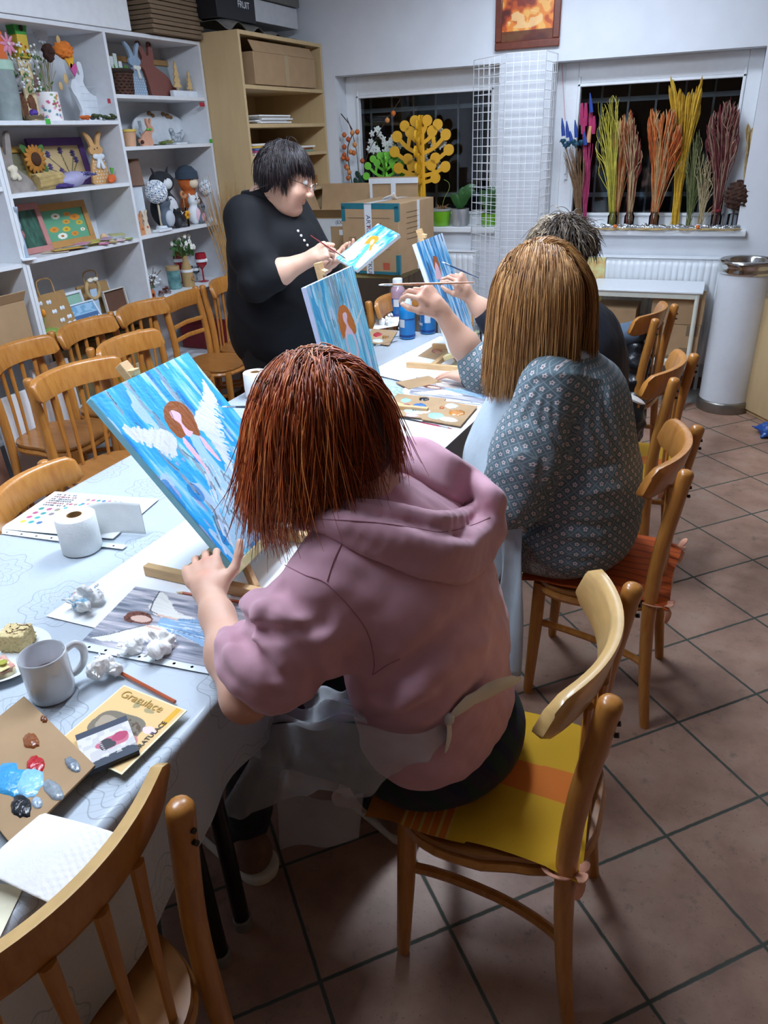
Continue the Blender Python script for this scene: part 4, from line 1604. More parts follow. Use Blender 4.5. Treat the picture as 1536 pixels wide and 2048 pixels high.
 FC = floral_cloth()
 bl = field_obj('blouse', H, .0062, FC, t, smooth=1, uvfn=uv)
 co_ = MB()
 ring = [neck + va(.074 * cos(a) + .012, .078 * sin(a), .012 - .022 * cos(a)) for a in np.linspace(-2.5, 2.5, 26)]
 def colf(u, v):
  p = ring[min(25, int(round(u * 25)))]
  a = -2.5 + 5 * u
  o = .034 * v
  return (p[0] + o * cos(a) * .9, p[1] + o * sin(a) * .9, p[2] + .014 - .034 * v + .012 * (1 - (2 * v - 1) ** 2))
 co_.grid(colf, 25, 6)
 c_o = co_.build('collar', M('pale_grey_collar', '#b9c2cc', .8, .05, 60.), bl, solid=.003)
 SK = Field()
 SK.ell(L(-.31, 2.09, .512), va(.18, .22, .045), None, .05)
 for q, kn, an in ((-1, L(-.72, 1.97, .50), L(-.70, 1.95, .30)), (1, L(-.72, 2.21, .50), L(-.70, 2.2, .30))):
  SK.chain([hip + va(-.05, q * .1, -.03), kn, an], [.092, .082, .085], .06)
 SK.cut(lambda P: .478 - P[:, 2] - 1e3 * (P[:, 0] < -.18))
 field_obj('skirt', SK, .009, M('speckled_wool', '#4b4440', .95, .6, 260., col2='#a59a90', bump=.3, bscale=300.), t)
 BO = Field()
 for an in (L(-.70, 1.95, .10), L(-.70, 2.2, .10)):
  BO.chain([an + va(0, 0, .2), an], [.062, .052], .02)
  BO.cap(an + va(0, 0, -.05), an + va(-.16, 0, -.065), .045, .036, .02)
 BO.cut(lambda P: .003 - P[:, 2])
 field_obj('boots', BO, .009, M('black_leather', '#111113', .4, .1), t)
 AP = plastic_film()
 bib = MB()
 cols = [((1050, 712, 1.98), (1008, 712, 2.10)), ((1035, 800, 1.93), (978, 785, 2.10)), ((1020, 870, 1.90), (948, 845, 2.06)), ((1005, 930, 1.88), (928, 898, 2.05)), ((1000, 980, 1.86), (926, 950, 2.03)), ((1005, 1040, 1.84), (945, 1005, 2.0))]
 e1 = spline([A(*a) for a, _ in cols], 25)
 e2 = spline([A(*c) for _, c in cols], 25)
 bib.grid(lambda u, v: tuple(e1[int(round(u * 24))] * (1 - v) + e2[int(round(u * 24))] * v + va(-.012 * sin(pi * v), 0, 0)), 24, 10)
 film = M('frosted_white_film', '#c6d2da', .35, .05, 12., alpha=.86, bump=.3, bscale=20.)
 bib.build('apron', film, t, solid=.001)
 st = MB()
 l1 = spline([A(995, 1060, 1.86), A(1003, 1130, 1.865), A(995, 1230, 1.87), A(988, 1350, 1.875)], 20)
 l2 = spline([A(1045, 1040, 1.85), A(1046, 1130, 1.855), A(1046, 1230, 1.86), A(1040, 1352, 1.865)], 20)
 st.grid(lambda u, v: tuple(l1[int(round(u * 19))] * (1 - v) + l2[int(round(u * 19))] * v + va(.004 * sin(9 * v + 6 * u), -.006 * sin(7 * v + 3 * u), 0)), 19, 8)
 st.build('apron_tie', film, t, solid=.001)
 s2 = MB()
 l1 = spline([A(990, 1080, 1.88), A(975, 1140, 1.90), A(968, 1172, 1.91)], 12)
 l2 = spline([A(1040, 1050, 1.86), A(1020, 1110, 1.88), A(1000, 1160, 1.90)], 12)
 s2.grid(lambda u, v: tuple(l1[int(round(u * 11))] * (1 - v) + l2[int(round(u * 11))] * v), 11, 5)
 s2.build('apron_tie', film, t, solid=.001)
 cap = Field()
 cap.ell(head + R @ va(-.030, 0, .035), va(.110, .097, .098), R, .02)
 cap.ell(head + R @ va(-.050, 0, -.05), va(.085, .104, .120), R, .05)
 cap.ell(head + va(.035, 0, -.12), va(.075, .105, .09), None, .05)
 field_obj('hair_underlayer', cap, .008, M('brown_hair_base', '#57371d', .6, .25, 60., stretch=(3, 3, .5)), t)
 hf = Field()
 hf.ell(head + R @ va(-.026, 0, .038), va(.116, .104, .104), R, .02)
 hf.ell(head + R @ va(-.035, 0, -.05), va(.100, .116, .125), R, .05)
 hf.ell(head + va(.030, 0, -.13), va(.095, .125, .10), None, .05)
 r = np.random.default_rng(21)
 n = 8000
 th = np.arccos(1 - r.random(n) * 1.0)
 ph = r.random(n) * 2 * pi
 loc = np.stack([np.sin(th) * np.cos(ph), np.sin(th) * np.sin(ph), np.cos(th)], 1)
 q = va(-.030, 0, .040) + loc * va(.108, .094, .095)
 q = q[(q[:, 0] < .05) | (q[:, 2] > .09)]
 n = len(q)
 d = np.stack([(q[:, 0] + .02) * 7 + r.normal(size=n) * .08, np.sign(q[:, 1] - .01 + r.normal(size=n) * .006) * (.35 + np.abs(q[:, 1]) * 7), np.full(n, .05)], 1)
 roots, dirs = head + q @ R.T, d @ R.T
 ln = .30 + .03 * r.random(n) + .5 * np.maximum(0, q[:, 2] - .03) - .05 * (q[:, 0] > .03)
 pal = [va(*lin(c)) for c in ('#b07c45', '#c6935a', '#98683a', '#d6a86c', '#7d5330')]
 def colf2(path, r2):
  n_, k = path.shape[:2]
  c = np.stack(pal)[r2.choice(5, n_, p=[.34, .25, .2, .11, .10])]
  tt = np.linspace(0, 1, k)[None, :, None]
  return c[:, None] * (1 - .25 * tt * 0) * np.ones((1, k, 1))
 grow_hair('hair', roots, dirs, ln, 16, hf, t, HAIRM, colf2, radius=.0013, grav=.50, off=.0025, stiff=.80, jitter=.022, seed=8)
 return t
def navy_woman():
 off = va(-.39, 2.93, 0)
 t = thing('person', 'short haired woman in a navy jumper painting at the narrow canvas', 'person', off, group='people painting')
 L = lambda *a: va(*a) - off + va(-.06, 0, 0)
 A = lambda x, y, Y: va(*at(x, y, Y=Y)) - off
 hip, chest, neck, head = L(-.35, 2.93, .57), L(-.41, 2.92, .94), L(-.48, 2.91, 1.09), L(-.505, 2.92, 1.25)
 shL, shR = L(-.43, 2.75, 1.04), L(-.45, 3.10, 1.04)
 elL, wrL = L(-.55, 2.66, .80), L(-.78, 2.75, .80)
 elR, wrR = A(985, 640, 3.16), A(935, 590, 3.12)
 fw, up = va(-.86, .42, -.30), va(-.3, .05, .95)
 F = Field()
 R, hp = add_head(F, head, fw, up, 1.0)
 F.cap(head + R @ va(-.03, 0, -.05), neck, .053, .060, .03)
 body_core(F, hip, chest, neck, (shL, shR), 1.1)
 F.chain([shL, elL, wrL], [.046, .04, .027], .03)
 hand(F, wrL, (-.9, .3, .05), (0, 0, 1), [(.25, .2, .1)] * 4, .175, 1)
 F.chain([shR, elR, elR * .55 + wrR * .45, wrR], [.046, .042, .040, .026], .03)
 pd = A(912, 548, 3.07) - wrR
 hand(F, wrR, pd, va(.6, -.4, .6), [(.8, .7, .4), (.9, .8, .5), (1.0, .9, .5), (1.1, .9, .5)], .18, -1,
   thumb_pose=((.75, .55, -.45), (.85, .25, -.5), (.9, .0, -.45)))
 for q, kn, an in ((-1, L(-.78, 2.83, .50), L(-.78, 2.82, .10)), (1, L(-.78, 3.05, .50), L(-.78, 3.05, .10))):
  F.chain([hip + va(-.02, q * .1, 0), kn, an], [.08, .06, .04], .03)
  F.cap(an, an + va(-.13, 0, -.05), .035, .026, .03)
 field_obj('body', F, .005, SKINV, t, skin_cols([(hp(.1, 0, -.06), .02, .8), (wrR + pd, .04, .5)]))
 add_eyes(t, hp, R)
 H = Field()
 H.ell(L(-.345, 2.93, .60), va(.165, .225, .13), None, .05)
 H.ell(L(-.345, 2.93, .76), va(.155, .215, .20), None, .1)
 H.ell(L(-.395, 2.92, .93), va(.155, .205, .16), None, .1)
 H.cap(L(-.44, 2.80, 1.045), L(-.45, 3.05, 1.045), .066, .066, .06)
 H.cap(chest, neck + va(0, 0, -.025), .11, .07, .05)
 H.chain([shL, elL, wrL], [.070, .062, .042], .04)
 H.chain([shR, elR, elR * .8 + wrR * .2], [.068, .060, .052], .04)
 H.disp(lambda P: .004 * vnoise(P, 18, 41) + .002 * vnoise(P, 50, 42))
 jm = M('navy_knit', '#0c1222', .9, .12, 60., bump=.08, bscale=400., sheen=.05)
 ju = field_obj('jumper', H, .008, jm, t)
 MB().tube([neck + va(.064 * cos(a) + .008, .066 * sin(a), .012 - .018 * cos(a)) for a in np.linspace(-2.6, 2.6, 22)], .011, 8, flat=.6).build('shirt_collar', M('pale_blue_collar', '#c3d0e2', .8), t)
 T = Field()
 T.ell(L(-.34, 2.93, .52), va(.18, .22, .06), None, .05)
 for q, kn, an in ((-1, L(-.78, 2.83, .50), L(-.78, 2.82, .10)), (1, L(-.78, 3.05, .50), L(-.78, 3.05, .10))):
  T.chain([hip + va(-.05, q * .1, -.03), kn, an], [.09, .072, .06], .05)
  T.cap(an + va(.0, 0, -.05), an + va(-.16, 0, -.062), .045, .038, .02)
 T.cut(lambda P: np.maximum(.480 - P[:, 2] - 1e3 * (P[:, 0] < -.2), .003 - P[:, 2]))
 field_obj('trousers', T, .01, M('dark_trousers', '#15161b', .9, .1), t)
 film = _mats['frosted_white_film']
 bw = MB()
 kn = A(1235, 790, 2.78)
 for ex, ey, wd in ((1226, 765, .010), (1228, 812, .013), (1245, 770, .008)):
  e = A(ex, ey, 2.76)
  bw.tube(spline([kn, kn * .5 + e * .5, e], 7), [.005, .008, wd, wd * 1.2, wd * 1.2, wd, .004], 8, flat=.3)
 e = A(1290, 808, 2.80)
 bw.tube(spline([kn, kn * .6 + e * .4 + va(0, 0, .008), e], 9), [.006, .012, .02, .026, .030, .032, .030, .022, .006], 10, flat=.3)
 bw.ball(kn, .011, 10, 8)
 bw.build('apron_bow', M('white_film_bow', '#dcdad6', .4, .05, alpha=.93), t)
 hf = Field()
 hf.ell(head + R @ va(-.024, 0, .040), va(.104, .090, .094), R, .02)
 hf.ell(head + R @ va(-.055, 0, -.02), va(.062, .080, .075), R, .04)
 field_obj('hair_underlayer', hf, .008, M('dark_ash_hair', '#33291f', .7, .3, 60.), t)
 r = np.random.default_rng(31)
 n = 3000
 th = np.arccos(1 - r.random(n) * 1.35)
 ph = r.random(n) * 2 * pi
 loc = np.stack([np.sin(th) * np.cos(ph), np.sin(th) * np.sin(ph), np.cos(th)], 1)
 q = va(-.026, 0, .038) + loc * va(.103, .089, .093)
 q = q[(q[:, 0] < .035) | (q[:, 2] > .07)]
 n = len(q)
 d = np.stack([(q[:, 0] + .06) * 8, q[:, 1] * 8, np.full(n, .12)], 1) + r.normal(size=(n, 3)) * .22
 roots, dirs = head + q @ R.T, d @ R.T
 ln = .065 + .035 * r.random(n)
 pal = [va(*lin(c)) for c in ('#8d7a62', '#a8967c', '#5b4a3a', '#3a2d24', '#c1b199')]
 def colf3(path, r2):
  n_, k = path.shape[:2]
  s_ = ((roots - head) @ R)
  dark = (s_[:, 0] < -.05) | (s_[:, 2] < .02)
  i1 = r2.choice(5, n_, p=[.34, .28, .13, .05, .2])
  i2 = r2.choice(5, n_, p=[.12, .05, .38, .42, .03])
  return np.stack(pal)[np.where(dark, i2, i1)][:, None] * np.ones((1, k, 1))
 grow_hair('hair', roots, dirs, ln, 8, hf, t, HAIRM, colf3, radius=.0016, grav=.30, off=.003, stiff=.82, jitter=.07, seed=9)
 return t
def standing_woman():
 off = va(-1.90, 3.03, 0)
 t = thing('person', 'dark haired woman in glasses and black polo shirt standing with a small canvas in hand', 'person', off, group='people painting')
 L = lambda *a: va(*a) - off
 A = lambda x, y, Y: va(*at(x, y, Y=Y)) - off
 hip, chest, neck = L(-1.90, 3.04, .95), L(-1.89, 3.03, 1.28), L(-1.875, 3.02, 1.445)
 head = A(575, 356, 3.01)
 shR, shL = L(-1.89, 2.85, 1.385), L(-1.86, 3.21, 1.385)
 elR, wrR = L(-1.79, 2.745, 1.14), L(-1.585, 2.845, 1.225)
 elL, wrL = L(-1.70, 3.18, 1.14), A(652, 527, 3.0)
 fw, up = va(.90, .28, -.42), va(.35, .1, .93)
 F = Field()
 R, hp = add_head(F, head, fw, up, 1.04, chub=.05)
 F.cap(head + R @ va(-.03, 0, -.05), neck, .062, .070, .04)
 body_core(F, hip, chest, neck, (shL, shR), 1.3)
 F.chain([shR, elR], [.06, .056], .03)
 F.chain([elR, elR * .55 + wrR * .45, wrR], [.056, .052, .031], .03)
 pd = A(672, 487, 2.87) - wrR
 hand(F, wrR, pd, va(-.15, -.75, .55), [(1.0, 1.1, .6), (1.1, 1.1, .6), (1.15, 1.1, .6), (1.2, 1.1, .6)], .178, -1,
   thumb_pose=((.75, .5, -.35), (.9, .1, -.4), (.8, -.2, -.5)))
 F.chain([shL, elL, wrL], [.058, .052, .030], .03)
 hand(F, wrL, va(.85, .05, .22), va(.1, .1, -1), [(.45, .4, .3)] * 4, .178, 1, thumb_pose=((.55, .75, -.35), (.85, .35, -.5), (.95, .1, -.4)))
 for q in (-1, 1):
  kn, an = L(-1.91, 3.04 + q * .105, .50), L(-1.92, 3.04 + q * .11, .09)
  F.chain([hip + va(0, q * .1, -.05), kn, an], [.10, .065, .042], .04)
  F.cap(an, an + va(.14, 0, -.05), .036, .028, .03)
 field_obj('body', F, .0046, SKINV, t, skin_cols([(hp(.1, 0, -.06), .018, .9), (hp(.06, -.04, -.03), .04, .3), (hp(.06, .04, -.03), .04, .3), (wrR + pd, .04, .3)]))
 add_eyes(t, hp, R, 1.04, .9)
 g = MB()
 for q in (-1, 1):
  c0 = hp(.116, q * .034, .008)
  g.tube([c0 + R @ va(-.006 * abs(cos(a)) * (q * cos(a) > 0), .024 * cos(a), .017 * sin(a)) for a in np.linspace(0, 2 * pi, 21)[:-1]], .0013, 6, closed=True)
  g.tube([hp(.111, q * .058, .012), hp(.06, q * .082, .014), hp(0, q * .086, .010)], .0014, 6)
 g.tube([hp(.118, -.010, .010), hp(.121, 0, .013), hp(.118, .010, .010)], .0012, 6)
 go = g.build('glasses', M('thin_steel_rim', '#a9a3a0', .25, .05, metal=1.), t)
 for q in (-1, 1):
  c0 = hp(.1155, q * .034, .008)
  mb = MB()
  ring = [c0 + R @ va(0, .0235 * cos(a), .0165 * sin(a)) for a in np.linspace(0, 2 * pi, 21)[:-1]]
  mb.add(ring, [tuple(range(20))])
  mb.build('lens', GLASS, go)
 MB().tube(spline([hp(.0, -.087, .010), hp(-.06, -.085, -.05), neck + va(.0, -.085, .045), neck + va(.10, -.07, .00), neck + va(.125, .0, -.03), neck + va(.09, .07, .0)], 24), .0016, 5).build('glasses_cord', M('grey_cord', '#6d6a6c', .5), t)
 H = Field()
 H.ell(L(-1.89, 3.04, .86), va(.225, .245, .20), None, .08)
 H.ell(L(-1.865, 3.04, 1.03), va(.235, .250, .20), None, .1)
 H.ell(L(-1.865, 3.03, 1.24), va(.205, .225, .19), None, .1)
 H.cap(L(-1.885, 2.90, 1.385), L(-1.87, 3.16, 1.385), .078, .078, .07)
 H.cap(chest, neck + va(0, 0, -.04), .12, .082, .05)
 H.chain([shR, shR * .4 + elR * .6, elR * .72 + wrR * .28], [.088, .084, .066], .05)
 H.cap(elR + va(-.01, -.003, -.006), elR * .72 + wrR * .28, .074, .066, .03)
 H.chain([shL, elL, elL * .72 + wrL * .28], [.086, .078, .066], .05)
 def cr(P):
  d = .004 * vnoise(P, 16, 51) + .002 * vnoise(P, 45, 52)
  d += .004 * np.sin(P[:, 2] * 50 + P[:, 0] * 20 + 2 * vnoise(P, 10, 3)) * np.exp(-((P[:, 2] - 1.0) / .12) ** 2)
  m = np.linalg.norm(P - elR, axis=1)
  d += .005 * np.sin(m * 70) * np.exp(-(m / .14) ** 2)
  return d
 H.disp(cr)
 H.cut(lambda P: .70 - P[:, 2])
 bk = M('black_jersey', '#05060b', .8, .15, 50., bump=.06, bscale=500., spec=.3)
 po = field_obj('polo_shirt', H, .008, bk, t)
 c_ = MB()
 def colf(u, v):
  a = -2.35 + 4.7 * u
  rr = .078 + .030 * v
  z = .030 - .050 * v + .030 * (1 - (2 * v - 1) ** 2) + .022 * max(0, -cos(a))
  e = max(0, cos(a))
  return tuple(neck + va(-.012 - rr * cos(a + 0) * 1.0, rr * sin(a) * 1.0, z - .0 * e))
 c_.grid(colf, 30, 7)
 c_.build('collar', bk, po, solid=.004)
 PE = M('pearl_button', '#e9e6e0', .2, .03, coat=.5)
 for k in range(5):
  b_ = march(H, 596 + k * 6.2, 462 + k * 9.5, off, .001)
  MB().ball(b_, .0062, 10, 8).build('button', PE, po)
 mk = [march(H, x, y, off, .001) for x, y in ((622, 470), (630, 477), (638, 482))]
 MB().tube(mk, .0014, 5).build('embroidery', M('red_thread', '#a01f2c', .8), po)
 T = Field()
 T.ell(hip + va(0, 0, -.08), va(.215, .235, .16), None, .05)
 for q in (-1, 1):
  kn, an = L(-1.91, 3.04 + q * .105, .50), L(-1.92, 3.04 + q * .11, .09)
  T.chain([hip + va(0, q * .1, -.10), kn, an], [.125, .09, .075], .06)
 T.disp(lambda P: .003 * vnoise(P, 22, 55))
 T.cut(lambda P: np.maximum(.035 - P[:, 2], P[:, 2] - .9))
 field_obj('trousers', T, .011, M('black_trousers', '#0b0c11', .85, .1), t)
 for q in (-1, 1):
  an = L(-1.92, 3.04 + q * .11, 0)
  S = Field()
  S.cap(an + va(0, 0, .045), an + va(.17, 0, .035), .044, .038, .03)
  S.cut(lambda P: .002 - P[:, 2])
  field_obj('shoe', S, .009, M('black_leather', '#111113', .4, .1), t)
 hf = Field()
 hf.ell(head + R @ va(-.022, 0, .044), va(.106, .089, .092), R, .02)
 hf.ell(head + R @ va(-.062, 0, -.02), va(.058, .082, .085), R, .05)
 cap = Field()
 cap.ell(head + R @ va(-.030, 0, .046), va(.104, .090, .094), R, .02)
 cap.ell(head + R @ va(-.066, 0, -.02), va(.056, .078, .082), R, .05)
 field_obj('hair_underlayer', cap, .008, M('black_hair_base', '#150f10', .6, .3, 60.), t)
 r = np.random.default_rng(41)
 n = 4200
 th = np.arccos(1 - r.random(n) * 1.30)
 ph = r.random(n) * 2 * pi
 loc = np.stack([np.sin(th) * np.cos(ph), np.sin(th) * np.sin(ph), np.cos(th)], 1)
 q = va(-.024, 0, .042) + loc * va(.104, .088, .091)
 q = q[(q[:, 0] < -.005) | (q[:, 2] > .085)]
 n = len(q)
 d = np.stack([(q[:, 0] + .045) * 9, q[:, 1] * 9, np.full(n, .02)], 1) + r.normal(size=(n, 3)) * .12
 roots, dirs = head + q @ R.T, d @ R.T
 ln = .085 + .03 * r.random(n) + .3 * np.maximum(0, q[:, 2] - .07) - .035 * (q[:, 2] < .02) - .035 * (q[:, 0] > .0)
 pal = [va(*lin(c)) for c in ('#1c1415', '#2a1d1d', '#120d0f', '#3b2a2a')]
 grow_hair('hair', roots, dirs, ln, 10, hf, t, HAIRM, lambda path, r2: np.stack(pal)[r2.choice(4, len(path), p=[.4, .25, .25, .1])][:, None] * np.ones((1, path.shape[1], 1)),
    radius=.0015, grav=.42, off=.002, stiff=.80, jitter=.025, seed=10)
 return t
blonde_woman()
navy_woman()
standing_woman()
def lat(u, v, nu, nv, seed, cubic=True):
 """smooth random lattice noise 0..1 with nu x nv cells over the unit square"""
 r = np.random.default_rng(seed)
 G = r.random((int(nv) + 3, int(nu) + 3))
 x, y = np.clip(u, 0, 1) * nu, np.clip(v, 0, 1) * nv
 i, j = np.floor(x).astype(int), np.floor(y).astype(int)
 fx, fy = x - i, y - j
 fx, fy = fx * fx * (3 - 2 * fx), fy * fy * (3 - 2 * fy)
 return (G[j, i] * (1 - fx) + G[j, i + 1] * fx) * (1 - fy) + (G[j + 1, i] * (1 - fx) + G[j + 1, i + 1] * fx) * fy
def inpoly(u, v, poly):
 ins = np.zeros(u.shape, bool)
 n = len(poly)
 for i in range(n):
  (x0, y0), (x1, y1) = poly[i], poly[(i + 1) % n]
  if y0 == y1:
   continue
  c = (y0 > v) != (y1 > v)
  ins ^= c & (u < (x1 - x0) * (v - y0) / (y1 - y0) + x0)
 return ins
def smoothpoly(p, n=48):
 p = list(p) + [p[0]]
 return [(q[0], q[1]) for q in spline([(x, y, 0) for x, y in p], n)[:-1]]
def segd(u, v, pts):
 d = np.full(u.shape, 9.)
 for (x0, y0), (x1, y1) in zip(pts[:-1], pts[1:]):
  dx, dy = x1 - x0, y1 - y0
  h = np.clip(((u - x0) * dx + (v - y0) * dy) / (dx * dx + dy * dy + 1e-12), 0, 1)
  d = np.minimum(d, np.hypot(u - x0 - h * dx, v - y0 - h * dy))
 return d
class Pic:
 def __init__(s, nx, ny, base='#ffffff'):
  s.nx, s.ny = nx, ny
  uu, vv = np.meshgrid(np.linspace(0, 1, nx + 1), np.linspace(0, 1, ny + 1))
  s.u, s.v = uu.ravel(), vv.ravel()
  s.c = np.tile(lin(base), (len(s.u), 1))
 def over(s, m, col):
  col = np.array(lin(col)) if isinstance(col, str) else col
  m = np.clip(m, 0, 1)[:, None]
  s.c = s.c * (1 - m) + col * m
  return s
 def poly(s, p, col, a=1., smooth=True, rough=0., seed=0):
  u, v = s.u, s.v
  if rough:
   u = u + (lat(s.u, s.v, 40, 40, seed) - .5) * rough
   v = v + (lat(s.u, s.v, 40, 40, seed + 1) - .5) * rough
  return s.over(inpoly(u, v, smoothpoly(p) if smooth else p) * a, col)
 def line(s, p, col, w=.006, a=1.):
  return s.over((segd(s.u, s.v, p) < w) * a, col)
 def blob(s, x, y, rx, ry, col, a=1., seed=0, asp=1., wob=.35):
  ang = np.arctan2((s.v - y) / ry, (s.u - x) / rx)
  rr = np.hypot((s.u - x) / rx, (s.v - y) / ry)
  r = np.random.default_rng(seed)
  k = 1
  for i in range(2, 6):
   k = k + wob * .4 * r.normal() / i * np.sin(i * ang + r.uniform(0, 6.3))
  return s.over((rr < k) * a, col)
def sky_strokes(p, seed, pal, su=26, sv=5):
 """loose vertical brushwork in the given colours, light to dark"""
 n = (lat(p.u, p.v, su, sv, seed) + lat(p.u, p.v, su * 2, sv * 1.6, seed + 1) * .7 + lat(p.u, p.v, su * 4, sv * 3, seed + 2) * .4) / 2.1
 n = np.clip((n - .5) * 2.1 + .5, 0, .999)
 P = np.array([lin(c) for c in pal])
 x = n * (len(pal) - 1)
 i = x.astype(int)
 f = (x - i)[:, None]
 f = np.clip((f - .3) / .4, 0, 1)
 p.c = P[i] * (1 - f) + P[np.minimum(i + 1, len(pal) - 1)] * f
 return p
def wing(p, spine, fan, col, seed, n=26, ln=.12, w=.006):
 """feather strokes that start on a spine curve and sweep along fan"""
 r = np.random.default_rng(seed)
 sp = spline([(x, y, 0) for x, y in spine], n)
 fn = spline([(x, y, 0) for x, y in fan], n)
 for i in range(n):
  for k in range(3):
   a = sp[i][:2] + r.normal(size=2) * .008
   d = fn[i][:2] - sp[i][:2]
   b_ = a + d * (.55 + .25 * k + .2 * r.random())
   sh = .86 + .14 * r.random()
   cc = np.array(lin(col)) * sh
   p.over((segd(p.u, p.v, [tuple(a), tuple((a + b_) / 2 + r.normal(size=2) * .004), tuple(b_)]) < w) * .9, cc)
def pic_obj(name, p, A, U, V, mat, parent=None, bump=None):
 """lay picture p on the rectangle with corner A (top left), edge vectors U and V"""
 A, U, V = [np.array(list(q), float) for q in (A, U, V)]
 X = A + p.u[:, None] * U + p.v[:, None] * V
 if bump is not None:
  n = np.cross(V, U)
  X = X + n / np.linalg.norm(n) * bump[:, None]
 nx, ny = p.nx, p.ny
 j, i = np.meshgrid(np.arange(ny), np.arange(nx), indexing='ij')
 a = (j * (nx + 1) + i).ravel()
 F = np.stack([a, a + nx + 1, a + nx + 2, a + 1], 1)
 return mesh_np(name, X, F, mat, parent, p.c)
ACRYL = vcol_mat('acrylic_paint', .38, bump=.25, bscale=140., coat=.1)
PRINT = vcol_mat('printed_paper', .35, coat=.15)
MATTEP = vcol_mat('printed_card', .6)
CANVAS = M('canvas_edge', '#e9eef2', .8, .03, 80., bump=.1, bscale=600.)
PINE = M('pine_easel_wood', '#cfa878', .55, .1, 6., stretch=(3, 3, 20))
def canvas(name, label, TL, TR, BL, p, thick=.019, edge=None):
 TL, TR, BL = Vector(TL), Vector(TR), Vector(BL)
 U, V = TR - TL, BL - TL
 n = V.cross(U).normalized()
 c = TL + (U + V) / 2
 t = thing(name, label, 'canvas', c, group='painted angel canvases')
 M3 = frame((0, 0, 0), U, n)
 MB().box((0, 0, -thick / 2 - .0005), (U.length, V.length, thick), M3).build('stretched_canvas', edge or CANVAS, t, bevel=.0025)
 r = lat(p.u, p.v, 60, 14, 5) * .0007
 pic_obj('painting', p, TL - c + n * .0006, U, V, ACRYL, t, r)
 return t, U.normalized(), V.normalized(), n, c
def easel(label, TL, TR, BL, yn, yf, x0, x1, ghost=.05):
 TL, TR, BL = Vector(TL), Vector(TR), Vector(BL)
 U, V = (TR - TL), (BL - TL)
 n = V.cross(U).normalized()
 u, v = U.normalized(), V.normalized()
 t = thing('table_easel', label, 'easel', ((x0 + x1) / 2, (yn + yf) / 2, ZT + .004), group='table easels')
 o = Vector(t.location)
 zb = ZT + .018
 for y in (yn, yf):
  r = MB().bar(Vector((x0, y, zb)) - o, Vector((x1, y, zb)) - o, .020, .026).build('base_rail', PINE, t, bevel=.0015)
  MB().cyl(Vector((x1 - .045, y - .011, zb)) - o, Vector((x1 - .045, y - .019, zb)) - o, .004, n=10).tube([Vector((x1 - .045 - .010, y - .018, zb + .006)) - o, Vector((x1 - .045, y - .018, zb)) - o, Vector((x1 - .035, y - .018, zb - .004)) - o], .0022, 6).build('wing_bolt', CHROME, r)
 xm = x0 + (x1 - x0) * .30
 MB().bar(Vector((xm, yn, zb)) - o, Vector((xm, yf, zb)) - o, .022, .022).build('cross_bar', PINE, t, bevel=.0015)
 mid = (TL + TR) / 2
 botm = BL + U / 2
 b0 = botm - n * .034 + v * .02
 top = mid - n * .034 - v * ghost
 MB().bar(b0 - o, top - o, .030, .022, n).build('mast', PINE, t, bevel=.0015)
 MB().bar(mid - n * .012 - v * .012 - o, mid - n * .034 - v * (ghost * .5) - o, .026, .014, n).build('top_clamp', PINE, t, bevel=.0015)
 LEDGE = M('paint_spattered_ledge', '#cdb98c', .6, .1, 40., col2='#b7b27e')
 MB().bar(BL - u * .02 + v * .011 - n * .016 - o, BL + U + u * .02 + v * .011 - n * .016 - o, .050, .020, v).build('ledge', LEDGE, t, bevel=.0015)
 for y, k in ((yn, .14), (yf, .86)):
  q = BL + U * k + v * .022 - n * .02
  e = Vector((min(x1 - .06, q.x + .11), y + .017, zb))
  MB().bar(q - o, e - o, .020, .014, (0, 1, 0)).build('strut', PINE, t, bevel=.0015)
 MB().bar(top - n * .016 + v * .26 - o, Vector((x0 + .17, (yn + yf) / 2, zb)) - o, .020, .014, (0, 1, 0)).build('rear_strut', PINE, t, bevel=.0015)
 return t
def uvof(TL, TR, BL):
 TL, TR, BL = [np.array(q, float) for q in (TL, TR, BL)]
 U, V = TR - TL, BL - TL
 n = np.cross(U, V)
 C = np.array([0, 0, CAM_H])
 def f(*pts):
  out = []
  for x, y in pts:
   d = CR * (x - 768) / FPX - CU * (y - 1024) / FPX + CF
   X = C + d * (((TL - C) @ n) / (d @ n)) - TL
   out.append((float(X @ U / (U @ U)), float(X @ V / (V @ V))))
  return out
 return f
def z4(*p):
 return [(160 + x / 3.2, 680 + y / 3.2) for x, y in p]
C1 = ((-1.195, 1.136, 1.203), (-1.219, 1.510, 1.201), (-.901, 1.154, .830))
q = uvof(*C1)
p = Pic(300, 380)
sky_strokes(p, 3, ['#0f7ac6', '#1795dc', '#22a2e2', '#2aaae6', '#38b2e8', '#6cc8f0', '#a9dcf4'], 17, 4)
p.over((lat(p.u, p.v, 22, 6, 90) > .74) * .8, '#c2d9ee')
p.over((lat(p.u, p.v, 30, 9, 91) > .80) * (p.v > .45) * .7, '#b4a9d0')
p.over((lat(p.u, p.v, 12, 8, 92) > .72) * (p.v > .3) * .8, '#0f7cc4')
for u0, u1, w in ((.30, .34, .016), (.60, .62, .022), (.12, .2, .010)):
 x = u0 + (u1 - u0) * p.v + (lat(p.u, p.v, 3, 14, 7) - .5) * .03
 m = np.abs(p.u - x) < w * (.6 + lat(p.u, p.v, 2, 30, 8))
 p.over(m * .75 * (lat(p.u, p.v, 60, 20, 9) > .3), '#8f9aa4')
 m = (np.abs(p.u - x - w) < .004) & (lat(p.u, p.v, 4, 40, 10) > .55)
 p.over(m * .9, '#4b545e')
P4_ = lambda *pts: q(*z4(*pts))
